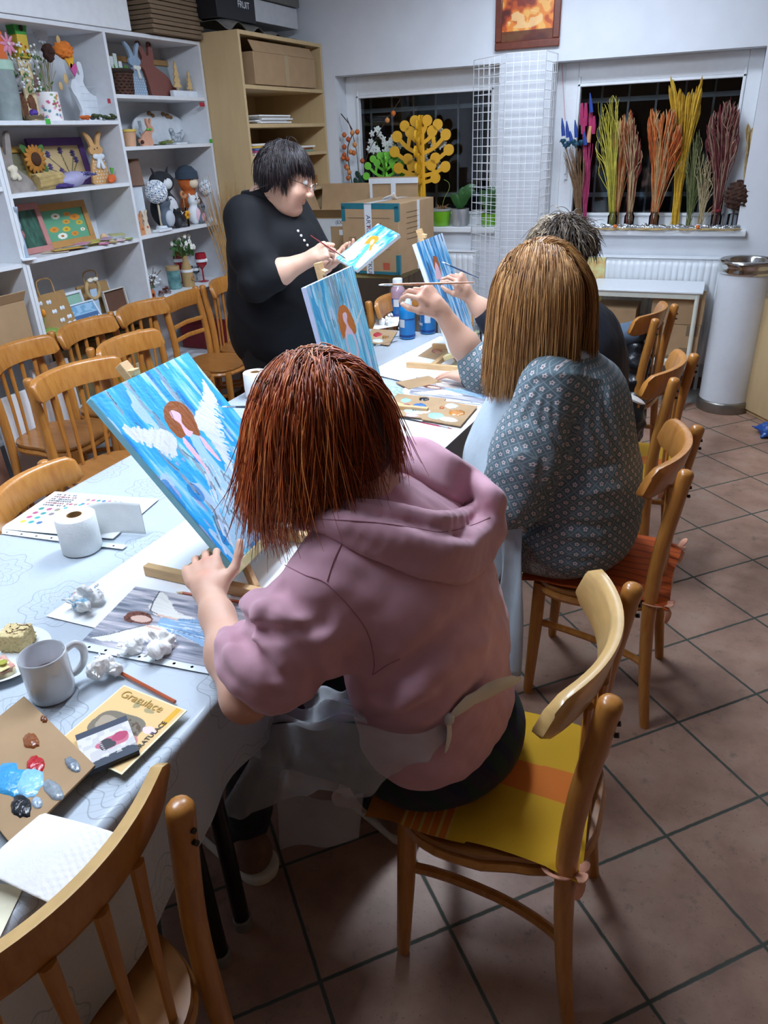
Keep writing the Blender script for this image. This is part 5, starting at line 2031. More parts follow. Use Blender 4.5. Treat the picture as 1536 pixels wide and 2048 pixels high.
p.poly(P4_((690, 600), (745, 590), (800, 700), (900, 830), (1060, 930), (1180, 1040), (1260, 1170), (1120, 1270), (985, 1400), (960, 1270), (905, 1080), (860, 930), (800, 820)), '#abd5ec', smooth=False, rough=.012)
r_ = np.random.default_rng(12)
for _ in range(90):
 a = r_.random()
 b_ = r_.random()
 s0 = np.array([790 + 330 * b_ * a + 60 * a, 760 + 560 * a - 300 * a * b_])
 e0 = s0 + np.array([20 + 50 * r_.random() * b_ + 15, 60 + 60 * r_.random()]) * (.5 + .6 * a)
 uvs = P4_(tuple(s0), tuple(e0))
 p.line(uvs, ['#dce8f2', '#c5d8ea', '#7a8796', '#e6eef6', '#4e5c6a', '#97c9e6'][r_.integers(6)], .0035 + .004 * r_.random(), .8)
p.poly(P4_((650, 610), (680, 640), (760, 740), (830, 860), (815, 850), (740, 760), (660, 660)), '#f0c3cf', smooth=False)
p.poly(P4_((750, 600), (790, 630), (870, 730), (905, 780), (880, 770), (800, 690)), '#f0c3cf', smooth=False)
p.poly(P4_((270, 560), (380, 575), (520, 570), (610, 630), (615, 740), (560, 690), (450, 655), (350, 640)), '#dbe2e8', rough=.02)
wing(p, P4_((280, 565), (420, 580), (540, 590), (610, 640)), P4_((340, 630), (430, 660), (530, 690), (605, 740)), '#e8ecf0', 4, w=.007)
p.poly(P4_((795, 260), (830, 330), (865, 380), (850, 470), (870, 520), (820, 580), (740, 540), (745, 470), (790, 390)), '#dde5eb', rough=.02)
wing(p, P4_((795, 265), (790, 380), (750, 470), (745, 560)), P4_((850, 350), (870, 440), (880, 540), (860, 600)), '#eef2f5', 5, w=.007)
wing(p, P4_((790, 590), (830, 620), (880, 700), (920, 760)), P4_((900, 610), (930, 680), (960, 790), (970, 830)), '#dfe8f0', 6, n=18, w=.006)
p.poly(P4_((560, 400), (600, 390), (660, 410), (720, 480), (750, 560), (770, 610), (720, 605), (690, 600), (650, 630), (600, 600), (545, 520), (530, 450)), '#99531f', rough=.006)
p.poly(P4_((570, 460), (590, 450), (640, 475), (650, 530), (690, 575), (720, 590), (700, 620), (670, 600), (640, 540), (590, 500)), '#eec7dd', smooth=True)
for a, b_ in (((560, 420), (620, 560)), ((620, 400), (700, 500)), ((680, 440), (750, 590)), ((545, 480), (640, 610))):
 p.line(P4_(a, b_), '#7d4016', .004, .7)
big, U1, V1, N1, cc1 = canvas('painted_canvas', 'large bright blue canvas with a white winged angel and brown hair, nearest the camera', *C1, p, edge=M('blue_painted_edge', '#8fd0e0', .6, .06, 30.))
easel('pine table easel holding the large bright blue canvas', *C1, 1.155, 1.42, -1.16, -.80)
C2 = ((-1.191, 2.104, 1.259), (-1.198, 2.469, 1.268), (-1.096, 2.117, .809))
q = uvof(*C2)
z1 = lambda *pts: q(*[(430 + x / 3.84, 250 + y / 3.84) for x, y in pts])
p = Pic(220, 300)
sky_strokes(p, 23, ['#3d9fc4', '#56b0d0', '#6cbcd8', '#7cc3da', '#98cfe2', '#b9dcea'], 44, 4)
p.over((lat(p.u, p.v, 30, 5, 61) > .68) * .6, '#8fa3ae')
p.over((lat(p.u, p.v, 26, 5, 62) > .74) * .8, '#1f93c8')
p.over((lat(p.u, p.v, 20, 4, 63) > .78) * .6, '#c3c6e2')
m = np.abs(p.u - .47 - .05 * p.v) < .10 * np.clip(1.1 - p.v * 2.4, 0, 1)
p.over(m * (lat(p.u, p.v, 80, 10, 64) > .35) * .8, '#70848e')
p.over((np.abs(p.u - .5) < .2) * (p.v < .35) * (lat(p.u, p.v, 110, 6, 65) > .8) * .8, '#39505c')
p.poly(z1((1135, 1380), (1090, 1540), (1075, 1520), (1125, 1400)), '#c8d0d2', smooth=False)
p.poly(z1((950, 1400), (985, 1380), (1020, 1410), (1060, 1490), (1083, 1560), (1080, 1600), (1060, 1600), (1030, 1560), (1000, 1610), (988, 1650), (960, 1580), (942, 1480)), '#bb6a25', rough=.006)
p.poly(z1((978, 1450), (1000, 1438), (1014, 1465), (1012, 1510), (1030, 1550), (1060, 1600), (1000, 1610), (1008, 1545), (985, 1500)), '#d8b8c8')
p.poly(z1((1000, 1610), (1060, 1600), (1095, 1680), (1104, 1760), (1098, 1810), (1050, 1790), (1012, 1700)), '#d3b9cc')
p.poly(z1((1012, 1615), (1050, 1610), (1080, 1680), (1088, 1750), (1083, 1790), (1056, 1772), (1026, 1700)), '#7cc4da')
canvas('painted_canvas', 'turquoise streaked canvas with a faceless red haired figure, between the two nearer women', *C2, p, edge=M('lilac_grey_edge', '#b9bfd8', .7, .05, 30.))
easel('pine table easel holding the turquoise streaked canvas', *C2, 2.16, 2.42, -1.30, -.90)
C3 = ((-1.162, 3.005, 1.274), (-1.179, 3.380, 1.270), (-1.002, 3.008, .826))
q = uvof(*C3)
z6 = lambda *pts: q(*[(620 + x * .3255, 180 + y * .3255) for x, y in pts])
p = Pic(200, 260)
sky_strokes(p, 43, ['#155f9e', '#2a86c6', '#4aa3d6', '#8fc3e2', '#b7d0ea', '#d3dff0'], 24, 4)
p.over((lat(p.u, p.v, 30, 4, 71) > .76) * .8, '#1d3f66')
p.poly(z6((752, 1020), (775, 1025), (795, 1080), (808, 1150), (790, 1130), (760, 1090)), '#a2552a')
p.poly(z6((768, 1055), (785, 1080), (806, 1140), (806, 1160), (775, 1160), (768, 1100)), '#dcb3bd')
canvas('painted_canvas', 'deep blue streaked canvas with a small brown haired figure, before the woman in navy', *C3, p)
easel('pine table easel holding the deep blue canvas of the woman in navy', *C3, 2.965, 3.30, -1.20, -.81)
C4 = ((-1.490, 2.910, 1.222), (-1.359, 3.070, 1.343), (-1.356, 2.826, 1.190))
q = uvof(*C4)
z1 = lambda *pts: q(*[(430 + x / 3.84, 250 + y / 3.84) for x, y in pts])
p = Pic(200, 140)
uu, vv = p.u.copy(), p.v.copy()
p.u, p.v = vv, uu
sky_strokes(p, 53, ['#2a86c6', '#49a6da', '#7cc0e4', '#a9d6ee', '#dfeaf4'], 12, 6)
p.u, p.v = uu, vv
p.over((lat(p.u, p.v, 9, 12, 75) > .7) * (p.u > .6) * .8, '#2f6ea8')
p.poly(z1((970, 1070), (1060, 1060), (1160, 930), (1190, 925), (1170, 990), (1080, 1080), (1010, 1090)), '#5aaee0')
p.poly(z1((985, 1000), (1050, 930), (1120, 890), (1170, 878), (1175, 900), (1120, 960), (1070, 1030), (1000, 1040)), '#e6edf3')
p.poly(z1((1075, 1080), (1120, 1020), (1190, 940), (1230, 918), (1246, 935), (1225, 980), (1150, 1060), (1090, 1100)), '#e6edf3')
p.poly(z1((1140, 920), (1180, 870), (1220, 850), (1255, 862), (1250, 890), (1215, 925), (1195, 965), (1180, 965), (1190, 920), (1165, 915)), '#cf8a27')
p.poly(z1((1188, 905), (1205, 882), (1222, 885), (1215, 905), (1198, 922)), '#ecd0d3')
canvas('painted_canvas', 'small canvas with a golden haired angel in the hand of the standing woman', *C4, p, thick=.014)
_z = [0]
def stack(dz=.0012):
 _z[0] += dz
 return ZT + .002 + _z[0]
def quad(pts, z):
 return [at(x, y, Z=z) for x, y in pts]
def sheet(name, label, cat, A, B, C, z, pic=None, mat=PAPER, group=None, thick=.0006, wave=0., extra=None):
 """flat rectangle: corner A (picture's top left), B top right, C bottom left (pixels or points)"""
 A, B, C = [at(*q, Z=z) if len(q) == 2 else Vector(q) for q in (A, B, C)]
 U, V = B - A, C - A
 c = A + (U + V) / 2
 t = thing(name, label, cat, c, group=group)
 m = frame((0, 0, -thick / 2), U, (0, 0, 1))
 V2 = Vector((-U.y, U.x, 0)).normalized()
 sgn = -1 if V.dot(V2) < 0 else 1
 MB().prism([tuple((q.x, q.y)) for q in (-(U + V) / 2, (U - V) / 2, (U + V) / 2, (V - U) / 2)], thick, z0=-thick).build('sheet', mat, t)
 if pic is not None:
  o = pic_obj('print', pic, -(U + V) / 2 + Vector((0, 0, .0004)), U, V, PRINT, t)
 return t
def angel_print(seed=1):
 p = Pic(170, 120)
 u, v = p.u.copy(), p.v.copy()
 p.u, p.v = v, u
 sky_strokes(p, 80 + seed, ['#6d727e', '#8b8f9b', '#a7a6b0', '#c3bec4', '#d6d0d2'], 20, 3)
 p.u, p.v = u, v
 p.poly([(.40, .45), (.62, .36), (1.0, .30), (1.0, .78), (.70, .66), (.45, .60)], '#8fb4d6', rough=.01)
 for k in range(26):
  r = np.random.default_rng(k + 50 * seed)
  a = (.42 + .3 * r.random(), .42 + .2 * r.random())
  p.line([a, (min(1, a[0] + .1 + .3 * r.random()), a[1] + (a[1] - .5) * .6)], ['#5f88b4', '#c3d8ea', '#4a6f9a', '#e2ecf4'][k % 4], .006, .8)
 p.poly([(.22, .02), (.30, .06), (.40, .22), (.52, .34), (.66, .36), (.44, .42), (.32, .40), (.24, .30), (.25, .16)], '#ece8dc', rough=.02)
 wing(p, [(.24, .05), (.26, .25), (.36, .38)], [(.36, .16), (.44, .30), (.60, .36)], '#f1eee6', 20 + seed, n=16, w=.008)
 p.poly([(.02, .92), (.14, .84), (.24, .72), (.36, .58), (.50, .60), (.64, .74), (.46, .76), (.30, .86), (.14, .93)], '#ece8dc', rough=.02)
 wing(p, [(.10, .88), (.24, .72), (.38, .60)], [(.24, .90), (.40, .80), (.56, .74)], '#f1eee6', 30 + seed, n=16, w=.008)
 p.line([(.03, .92), (.14, .83), (.24, .70), (.36, .57)], '#3d4452', .005)
 p.line([(.22, .02), (.24, .2), (.28, .36), (.42, .42)], '#3d4452', .005)
 p.blob(.24, .50, .115, .10, '#7b4636', seed=4)
 p.blob(.265, .51, .075, .058, '#e3bfae', seed=5)
 p.over((np.hypot((p.u - .24) / .115, (p.v - .5) / .1) < 1) * (np.hypot((p.u - .265) / .08, (p.v - .51) / .065) > 1) * (lat(p.u, p.v, 60, 60, 6) > .6), '#4c2a22')
 p.line([(.36, .40), (.52, .42)], '#e3bfae', .014)
 p.line([(.35, .60), (.50, .62)], '#e3bfae', .014)
 return p
SLEEVE = M('glossy_sleeve_strip', '#dfe7ec', .2, .02, coat=.4)
def sleeve_strip(t, A, B, w, holes=8):
 """punched edge strip of a clear sleeve, A-B the joint with the sheet"""
 A, B = Vector(A), Vector(B)
 d = (B - A).normalized()
 n = Vector((d.y, -d.x, 0))
 o = Vector(t.location)
 s = MB().prism([tuple((q - o).xy) for q in (A, B, B + n * w, A + n * w)], .0004, z0=-.0004).build('sleeve_edge', SLEEVE, t)
 hb = MB()
 for k in range(holes):
  c = A.lerp(B, (k + .7) / (holes + .4)) + n * w * .55 - o
  hb.lathe([(.0001, .0003), (.0032, .0003)], 14, (c.x, c.y, 0))
 hb.build('punched_hole', M('hole_grey', '#8d99a2', .5), s)
z = stack()
sheet('drawing_paper', 'large white drawing sheet under the easel of the big blue canvas', 'paper', (92, 1232), (372, 1040), (560, 1345), z)
z = stack()
t = sheet('reference_print', 'printed angel picture in a clear sleeve before the woman in pink', 'print', (271, 1173), (508, 1214), (163, 1283), z, angel_print(1), group='angel reference prints')
A_, B_ = at(163, 1283, Z=z), at(452, 1338, Z=z)
sleeve_strip(t, A_, B_, .022)
p = Pic(200, 140, '#f1f3f5')
cols = ['#c0557c', '#d8c04a', '#3f8f8a', '#b0567a', '#4a6f9c', '#3aa49c', '#6b6a6e', '#7d7478', '#8d8676', '#2c3f66', '#23355a', '#b3476d', '#2f6d9c']
r_ = np.random.default_rng(3)
for (x0, y0, nx_, ny_, dx, dy, s) in ((.10, .46, 3, 4, .075, .11, .024), (.40, .16, 7, 3, .050, .11, .018), (.30, .30, 3, 3, .045, .10, .016)):
 for i in range(nx_):
  for j in range(ny_):
   if r_.random() < .9:
    p.blob(x0 + i * dx, y0 + j * dy, s, s * 1.45, cols[r_.integers(len(cols))], wob=0.)
for j in range(6):
 for i in range(10):
  p.over((np.abs(p.u - .07 - i * .022) < .009) * (np.abs(p.v - .08 - j * .055) < .018) * (r_.random() < .85), ['#3a3d48', '#7a3b3f', '#44484f'][j % 3])
z = stack()
t = sheet('colour_chart', 'white colour chart with rows of paint dots beside the paper roll', 'sheet', (110, 983), (318, 998), (0, 1058), z, p)
sleeve_strip(t, at(0, 1058, Z=z), at(255, 1090, Z=z), .022)
z = stack()
sheet('drawing_paper', 'white drawing sheet under the easel of the turquoise canvas', 'paper', (700, 850), (815, 772), (880, 905), z)
z = stack()
sheet('drawing_paper', 'white drawing sheet under the easel of the woman in navy', 'paper', (735, 745), (880, 672), (960, 800), z)
z = stack()
t = sheet('reference_print', 'printed angel picture in a clear sleeve before the woman in the floral blouse', 'print', (833, 752), (992, 772), (818, 787), z, angel_print(2), group='angel reference prints')
sleeve_strip(t, at(818, 789, Z=z), at(980, 806, Z=z), .03)
def palette(label, A, B, C, z, blobs, thick=.004, n=(160, 130)):
 A, B, C = [at(*q, Z=z) for q in (A, B, C)]
 U, V = B - A, C - A
 c = A + (U + V) / 2
 t = thing('cardboard_palette', label, 'palette', c, group='cardboard paint palettes')
 MB().prism([tuple(q.xy) for q in (-(U + V) / 2, (U - V) / 2, (U + V) / 2, (V - U) / 2)], thick, z0=-thick).build('board', CARD, t, bevel=.0004)
 us = np.array([list(U), list(V)])
 k = 0
 for (u, v, ru, rv, col, *rest) in blobs:
  k += 1
  rr = np.random.default_rng(100 + k)
  mb = MB()
  n_ = 22
  cx = (u - .5) * U + (v - .5) * V
  rings = [(1., 0.0), (.92, .0022), (.72, .0038), (.4, .0046), (.15, .005)]
  w = [1 + .16 * sum(rr.normal() * sin(q * 2 * pi * j / n_ + q) / q for q in (2, 3)) for j in range(n_)]
  vs, fs = [], []
  for s_, zz in rings:
   for j in range(n_):
    a = 2 * pi * j / n_
    pt = cx + U * (ru * cos(a) * w[j] * s_) + V * (rv * sin(a) * w[j] * s_)
    vs.append((pt.x, pt.y, zz * (.9 + .15 * sin(2 * a + k)) + .0002))
  for i in range(len(rings) - 1):
   for j in range(n_):
    fs.append((i * n_ + j, i * n_ + (j + 1) % n_, (i + 1) * n_ + (j + 1) % n_, (i + 1) * n_ + j))
  fs.append(tuple((len(rings) - 1) * n_ + j for j in range(n_)))
  mb.add(vs, fs)
  mb.build('paint_blob', M('wet_paint_' + col[1:], col, .18, .12, 120., coat=.5, bump=.3, bscale=120.), t)
 return t
z = stack(.003)
palette('cardboard palette with red, black and blue paint by the turquoise canvas', (795, 787), (892, 797), (758, 826), z + .004,
  [(.28, .30, .10, .10, '#9fd6ee'), (.60, .14, .10, .10, '#14161a'), (.36, .58, .13, .12, '#b5203a'), (.62, .50, .13, .14, '#2f6fb4'), (.10, .76, .12, .10, '#8a5432'), (.60, .76, .2, .12, '#bfe0f2'), (.80, .70, .10, .10, '#e7eef3'), (.62, .95, .12, .06, '#e9b9cf')])
palette('cardboard palette with an orange blob and white paint beside the floral blouse', (880, 800), (955, 812), (842, 838), z + .0045,
  [(.40, .20, .16, .12, '#d6e8f2'), (.66, .46, .20, .15, '#c07a26'), (.26, .75, .2, .14, '#9fd8ea'), (.62, .82, .22, .10, '#f0f3f5'), (.22, .36, .06, .06, '#b5622a')])
palette('cardboard palette with smeared light blue, red and brown paint by the white mug', (48, 1392), (190, 1530), (-110, 1520), z + .016,
  [(.42, .28, .085, .075, '#8a4c22'), (.34, .03, .04, .035, '#7d441f'), (.62, .40, .085, .085, '#b81722'), (.86, .15, .085, .055, '#7c8690'), (.70, .56, .12, .16, '#8cc8ee'), (.56, .66, .16, .14, '#3f9fd6'), (.90, .44, .11, .07, '#8e979e'),
   (.80, .74, .10, .09, '#15181d'), (.88, .62, .05, .05, '#a9bccb')])
z = stack()
p = Pic(150, 200, '#e6c083')
p.over((np.minimum(np.minimum(p.u, 1 - p.u), np.minimum(p.v, 1 - p.v)) < .02) * 1., '#f2e8bd')
p.blob(.42, .52, .34, .20, '#7a705f', seed=8)
p.blob(.30, .54, .16, .10, '#a99a84', seed=9)
p.over((lat(p.u, p.v, 40, 40, 4) > .6) * (np.hypot((p.u - .54) / .20, (p.v - .50) / .12) < 1) * 1., '#5a4632')
p.blob(.33, .58, .07, .05, '#c88a6a', seed=10)
p.blob(.74, .60, .08, .05, '#d58f88', seed=11)
p.blob(.82, .42, .09, .05, '#e9cfe6', seed=12)
p.blob(.40, .18, .05, .05, '#a6966a', seed=13)
p.blob(.60, .20, .07, .03, '#a6966a', seed=14)
p.over((np.abs(p.u - .90) < .035) * (p.v < .3) * (p.v > .02) * 1., '#e0a722')
tcard = sheet('greeting_card', 'ochre greeting card with a hat picture and the word GRATULACE by the table edge', 'card', (248, 1370), (374, 1421), (112, 1486), z + .001, p, mat=M('card_cream', '#efe6bf', .6), thick=.0015)
A, B, C = at(248, 1370, Z=z), at(374, 1421, Z=z), at(112, 1486, Z=z)
U, V = (B - A), (C - A)
mw = frame(-(U + V) / 2 + U * .90 + V * .48 + Vector((0, 0, .0016)), -V, (0, 0, 1))
text_obj('lettering', 'GRATULACE', .0135, M('print_ink', '#3c3a33', .6), tcard, mw)
for (u_, v_, s_, tx) in ((.42, .12, .026, 'Gratulace'),):
 mw = frame(-(U + V) / 2 + U * u_ + V * v_ + Vector((0, 0, .0016)), U, (0, 0, 1))
 text_obj('gold_lettering', tx, s_, M('gold_foil', '#c9a860', .3, .1, metal=.6), tcard, mw)
z2 = z + .012
p = Pic(140, 100, '#c9c6c4')
p.over((p.v < .16) * 1., '#3a4252')
p.over((p.v > .86 - .1 * p.u) * 1., '#343c4a')
p.over((lat(p.u, p.v, 9, 9, 3) > .55) * (p.v < .85) * (p.v > .16) * .5, '#e9e4df')
p.blob(.62, .52, .28, .17, '#c7677e', seed=3)
p.blob(.50, .54, .15, .14, '#3c3a40', seed=4)
p.blob(.76, .46, .15, .12, '#b33e63', seed=5)
for k in range(5):
 p.line([(.36 + .012 * k, .44 + .05 * k), (.41 + .008 * k, .45 + .05 * k)], '#e8d5d2', .008)
A, B, C = at(252, 1430, Z=z2), at(278, 1500, Z=z2), at(150, 1470, Z=z2)
A2, B2, C2_ = C, A, C + (B - A)
t = thing('picture_box', 'flat black box with an open mouth picture lying on the ochre card', 'box', A2 + (B - C) / 2 - Vector((0, 0, .010)))
U, V = B2 - A2, C2_ - A2
MB().prism([tuple(q.xy) for q in (-(U + V) / 2, (U - V) / 2, (U + V) / 2, (V - U) / 2)], .0105, z0=-.0015).build('body', M('black_card_box', '#1b1f27', .5), t, bevel=.001)
pic_obj('picture', p, -(U + V) / 2 + Vector((0, 0, .0094)), U, V, PRINT, t)
z = stack() + .012
tw = MB()
cs = [at(85, 1626, Z=z), at(266, 1688, Z=z), at(172, 1834, Z=z), at(-40, 1745, Z=z)]
o = (cs[0] + cs[1] + cs[2] + cs[3]) / 4
def towf(u, v):
 q_ = cs[0].lerp(cs[1], u).lerp(cs[3].lerp(cs[2], u), v) - o
 return (q_.x, q_.y, .006 * sin(3 * u + 2 * v) + .012 * u * u * (1 - v) + .0008 * sin(60 * u) * sin(60 * v) * (u > .5))
tw.grid(towf, 50, 40)
t = tw.build('paper_towel', TISSUE, None, loc=o, solid=.001)
tag(t, 'embossed white paper towel sheet by the back of the nearest chair', 'paper towel')
z = ZT + .004
sheet('envelope', 'cream envelope peeking out under the paper towel sheet', 'envelope', (-60, 1760), (48, 1772), (-120, 1870), z, mat=M('cream_paper', '#f3eccd', .7))
def pencil(label, a, b, col='#b4532a', r=.0038, tip=True, z=None, group='orange pencils'):
 z = ZT + .0065 if z is None else z
 a, b = at(*a, Z=z), at(*b, Z=z)
 c = (a + b) / 2
 t = thing('pencil', label, 'pencil', c, group=group)
 d = (b - a).normalized()
 MB().tube([a - c, b - c], r, 6).build('shaft', M('pencil_' + col[1:], col, .35, .05, coat=.3), t, sharp=20)
 if tip:
  MB().tube([a - c, a - c - d * .018], [r, .0006], 8).build('tip', M('sharpened_wood', '#d9b78a', .7), t)
 return t
pencil('orange brown pencil by the crumpled tissue and the greeting card', (242, 1346), (350, 1404))
pencil('orange pencil lying along the rail of the near easel', (366, 1186), (506, 1208))
def brush(name, label, tip, end, handle='#2b2f45', hair='#c9b79a', r=.0034, group='paint brushes', ferr='#b9bcc0'):
 tip, end = Vector(tip), Vector(end)
 L = (end - tip).length
 d = (end - tip) / L
 c = (tip + end) / 2
 t = thing(name, label, 'brush', c, group=group)
 P_ = lambda s: tip + d * s - c
 MB().tube([P_(.045), P_(.07), P_(.11), P_(L * .75), P_(L)], [r * .75, r * .95, r, r * .7, r * .45], 10).build('handle', M('brush_handle_' + handle[1:], handle, .3, .06, coat=.4), t)
 MB().tube([P_(.018), P_(.046)], [r * .9, r * .8], 10).build('ferrule', M('ferrule_metal', ferr, .25, metal=1.), t)
 MB().tube([P_(0), P_(.008), P_(.02)], [r * .15, r * .7, r * .85], 10).build('bristles', M('bristles_' + hair[1:], hair, .8, .15, 200.), t)
 return t
tb = lambda x, y, z=ZT + .007: at(x, y, Z=z)
brush('paint_brush', 'magenta handled brush lying beside the near palette pair', tb(905, 858), tb(826, 842), '#a8253f', '#8d3a4a')
brush('paint_brush', 'dark red handled brush under the palette with black paint', tb(842, 832), tb(764, 826), '#7c1d45', '#6a4a3a')
brush('paint_brush', 'black handled brush between the palettes and the easel foot', tb(880, 852), tb(766, 828, ZT + .012), '#1b1d24', '#3c3a38')
brush('paint_brush', 'teal handled brush lying in front of the blue bottles', tb(738, 684), tb(800, 672), '#1d5d70', '#4b4640')
brush('paint_brush', 'dark brush lying near the palette by the bottles', tb(745, 692), tb(795, 682), '#2a3440', '#4b4640')
brush('paint_brush', 'long pale handled brush raised by the woman in the floral blouse', at(757, 570, Y=2.24), at(948, 565, Y=2.31), '#a9714a', '#eceae6', r=.0044)
brush('paint_brush', 'blue handled brush used by the woman in navy', at(884, 524, Y=3.10), at(958, 556, Y=3.03), '#26374f', '#dfe4ea', r=.0042)
brush('paint_brush', 'fine brush used by the woman in pink on the white wing', cc1 + N1 * .004 + U1 * .150 - V1 * .075, at(640, 815, Y=1.47), '#222733', '#d8dee4')
brush('paint_brush', 'small red and brown brush used by the standing woman', at(693, 518, Y=2.90), at(621, 471, Y=2.83), '#8c2a30', '#6d4a32', r=.003)
mc = at(108, 1388, Z=ZT)
t = thing('mug', 'white ceramic mug standing by the cake plate', 'mug', (mc.x, mc.y, ZT + .0015))
CER = M('white_glaze', '#cdd1d4', .12, .02, 6., coat=.6)
MB().lathe([(.0, .0), (.036, 0), (.040, .003), (.0425, .02), (.0435, .092), (.0432, .0955), (.0415, .0965), (.0398, .0945), (.0395, .02), (.036, .008), (0, .007)], 48).build('body', CER, t, sharp=60)
hd = at(172, 1300, Z=ZT + .06) - Vector((mc.x, mc.y, 0))
a = math.atan2(hd.y, hd.x)
dx, dy = cos(a), sin(a)
MB().tube(spline([(dx * .041, dy * .041, .080), (dx * .060, dy * .060, .084), (dx * .073, dy * .073, .066), (dx * .070, dy * .070, .040), (dx * .055, dy * .055, .024), (dx * .041, dy * .041, .022)], 20), .0062, 10, flat=1.25).build('handle', CER, t)
MB().lathe([(.0, .045), (.0394, .045), (.0394, .0455), (0, .0455)], 32).build('tea', M('pink_tea', '#b89396', .08, .02), t)
pc = at(8, 1322, Z=ZT)
t = thing('plate', 'white plate with a cake slice and a sandwich at the table side', 'plate', (pc.x, pc.y, ZT + .0015))
MB().lathe([(0, .004), (.055, .004), (.062, .002), (.07, .0), (.072, .004), (.095, .016), (.0965, .0175), (.094, .0185), (.07, .0095), (.055, .0085), (0, .0085)], 56).build('dish', M('plate_glaze', '#e9eef0', .12, .02, 6., coat=.6), t, sharp=70)
ck = at(36, 1284, Z=ZT + .02)
t = thing('cake_slice', 'coconut cake square drizzled with chocolate on the plate', 'cake', (ck.x, ck.y, ZT + .0105), radians(20))
rr_ = np.random.default_rng(4)
F = Field()
F.ell((0, 0, .018), (.060, .054, .048), None, .01)
F.cut(lambda P: np.maximum(np.maximum(np.abs(P[:, 0]) - .027, np.abs(P[:, 1]) - .023), P[:, 2] - .040))
F.disp(lambda P: .003 * vnoise(P, 260, 3) + .0018 * vnoise(P, 700, 4))
F.cut(lambda P: -P[:, 2])
ckb = field_obj('sponge', F, .0022, M('yellow_sponge', '#e6d09a', .9, .10, 160., bump=.4, bscale=500.), t, smooth=0)
for k in range(11):
 a = rr_.uniform(0, 6.28)
 c_ = va(rr_.uniform(-.022, .022), rr_.uniform(-.018, .018), 0)
 pts = [c_ + va(.008 * cos(a) * s_, .008 * sin(a) * s_ + .003 * s_ * s_, 0) for s_ in (-1, -.3, .4, 1)]
 pp = []
 for q_ in pts:
  zz = .06
  while zz > 0 and F(np.array([[q_[0], q_[1], zz]]))[0] > 0:
   zz -= .001
  pp.append((q_[0], q_[1], zz + .0005))
 MB().tube(pp, .0012, 5).build('chocolate_curl', M('chocolate', '#4a2716', .4, .1), ckb)
sw = at(4, 1338, Z=ZT + .02)
t = thing('sandwich', 'open sandwich with ham on a bread roll slice on the plate', 'sandwich', (sw.x, sw.y, ZT + .0105), radians(-20))
F = Field()
F.ell((0, 0, .009), (.034, .022, .012), None, .01)
F.disp(lambda P: .0015 * vnoise(P, 400, 5))
field_obj('bread', F, .0022, M('bread_crumb', '#e7dcb0', .9, .1, 120., bump=.3), t)
MB().grid(lambda u, v: ((u - .5) * .056, (v - .5) * .036, .0205 + .003 * sin(9 * u) * cos(7 * v)), 14, 10).build('ham', M('ham', '#d9978a', .4, .1, 60., col2='#e8b7a6'), t, solid=.0015)
MB().grid(lambda u, v: ((u - .3) * .04, (v - .7) * .03, .0235 + .002 * sin(7 * u)), 10, 8).build('cheese', M('cheese', '#ecdc9a', .4, .05), t, solid=.002)
MB().lathe([(.0, .0), (.008, 0), (.0085, .001), (.008, .002), (0, .002)], 18, (.006, .004, .026)).build('gherkin', M('gherkin', '#a9a544', .3, .15), t)
def crumple(label, px, py, s, seed, tint=None):
 c = at(px, py, Z=ZT + s * .5)
 t = thing('crumpled_tissue', label, 'tissue', (c.x, c.y, ZT + .003), group='crumpled tissues')
 r = np.random.default_rng(seed)
 F = Field()
 for k in range(6):
  d = r.normal(size=3)
  d /= np.linalg.norm(d)
  F.ell(va(d[0] * .6, d[1] * .6, .62 + d[2] * .35) * s, va(*(s * r.uniform(.22, .62, 3))), axes(r.normal(size=3), r.normal(size=3)), s * .08)
 for k in range(5):
  d = r.normal(size=3)
  d[2] = abs(d[2]) * .6
  d /= np.linalg.norm(d)
  F.ell(va(d[0] * .95, d[1] * .95, .55 + d[2] * .7) * s, va(s * .36, s * .24, s * .06), axes(d, r.normal(size=3)), s * .05)
 F.disp(lambda P: s * .16 * np.abs(vnoise(P, 2.6 / s, seed)) + s * .10 * np.abs(vnoise(P, 6. / s, seed + 1)) - s * .06)
 F.cut(lambda P: -P[:, 2])
 def cols(V):
  w = np.tile(lin('#f3f2ef'), (len(V), 1))
  if tint:
   for k, tc_ in enumerate(tint):
    m = vnoise(V, 1.6 / s, seed + 9 + k) > .62
    w[m] = np.array(lin(tc_)) * .7 + .3 * w[m]
  return w
 field_obj('tissue', F, s * .055, vcol_mat('crumpled_paper', .9), t, cols, smooth=0)
 return t
crumple('crumpled tissue with blue and pink paint stains on the big white sheet', 172, 1205, .040, 3, ['#3f9fc4', '#d8a2ae', '#2f7fa8'])
crumple('crumpled white tissue between the mug and the pencil', 212, 1344, .034, 5)
crumple('crumpled white tissue lying on the sleeve of the angel print', 325, 1292, .036, 7)
crumple('small white tissue on the edge of the angel print, nearer the mug', 268, 1298, .026, 9)
crumple('crumpled tissue on the white sheet behind the blue bottle', 772, 645, .036, 11)
crumple('pinkish tissue beside the blue bottle in front', 777, 632, .028, 13, ['#e3b9a2'])
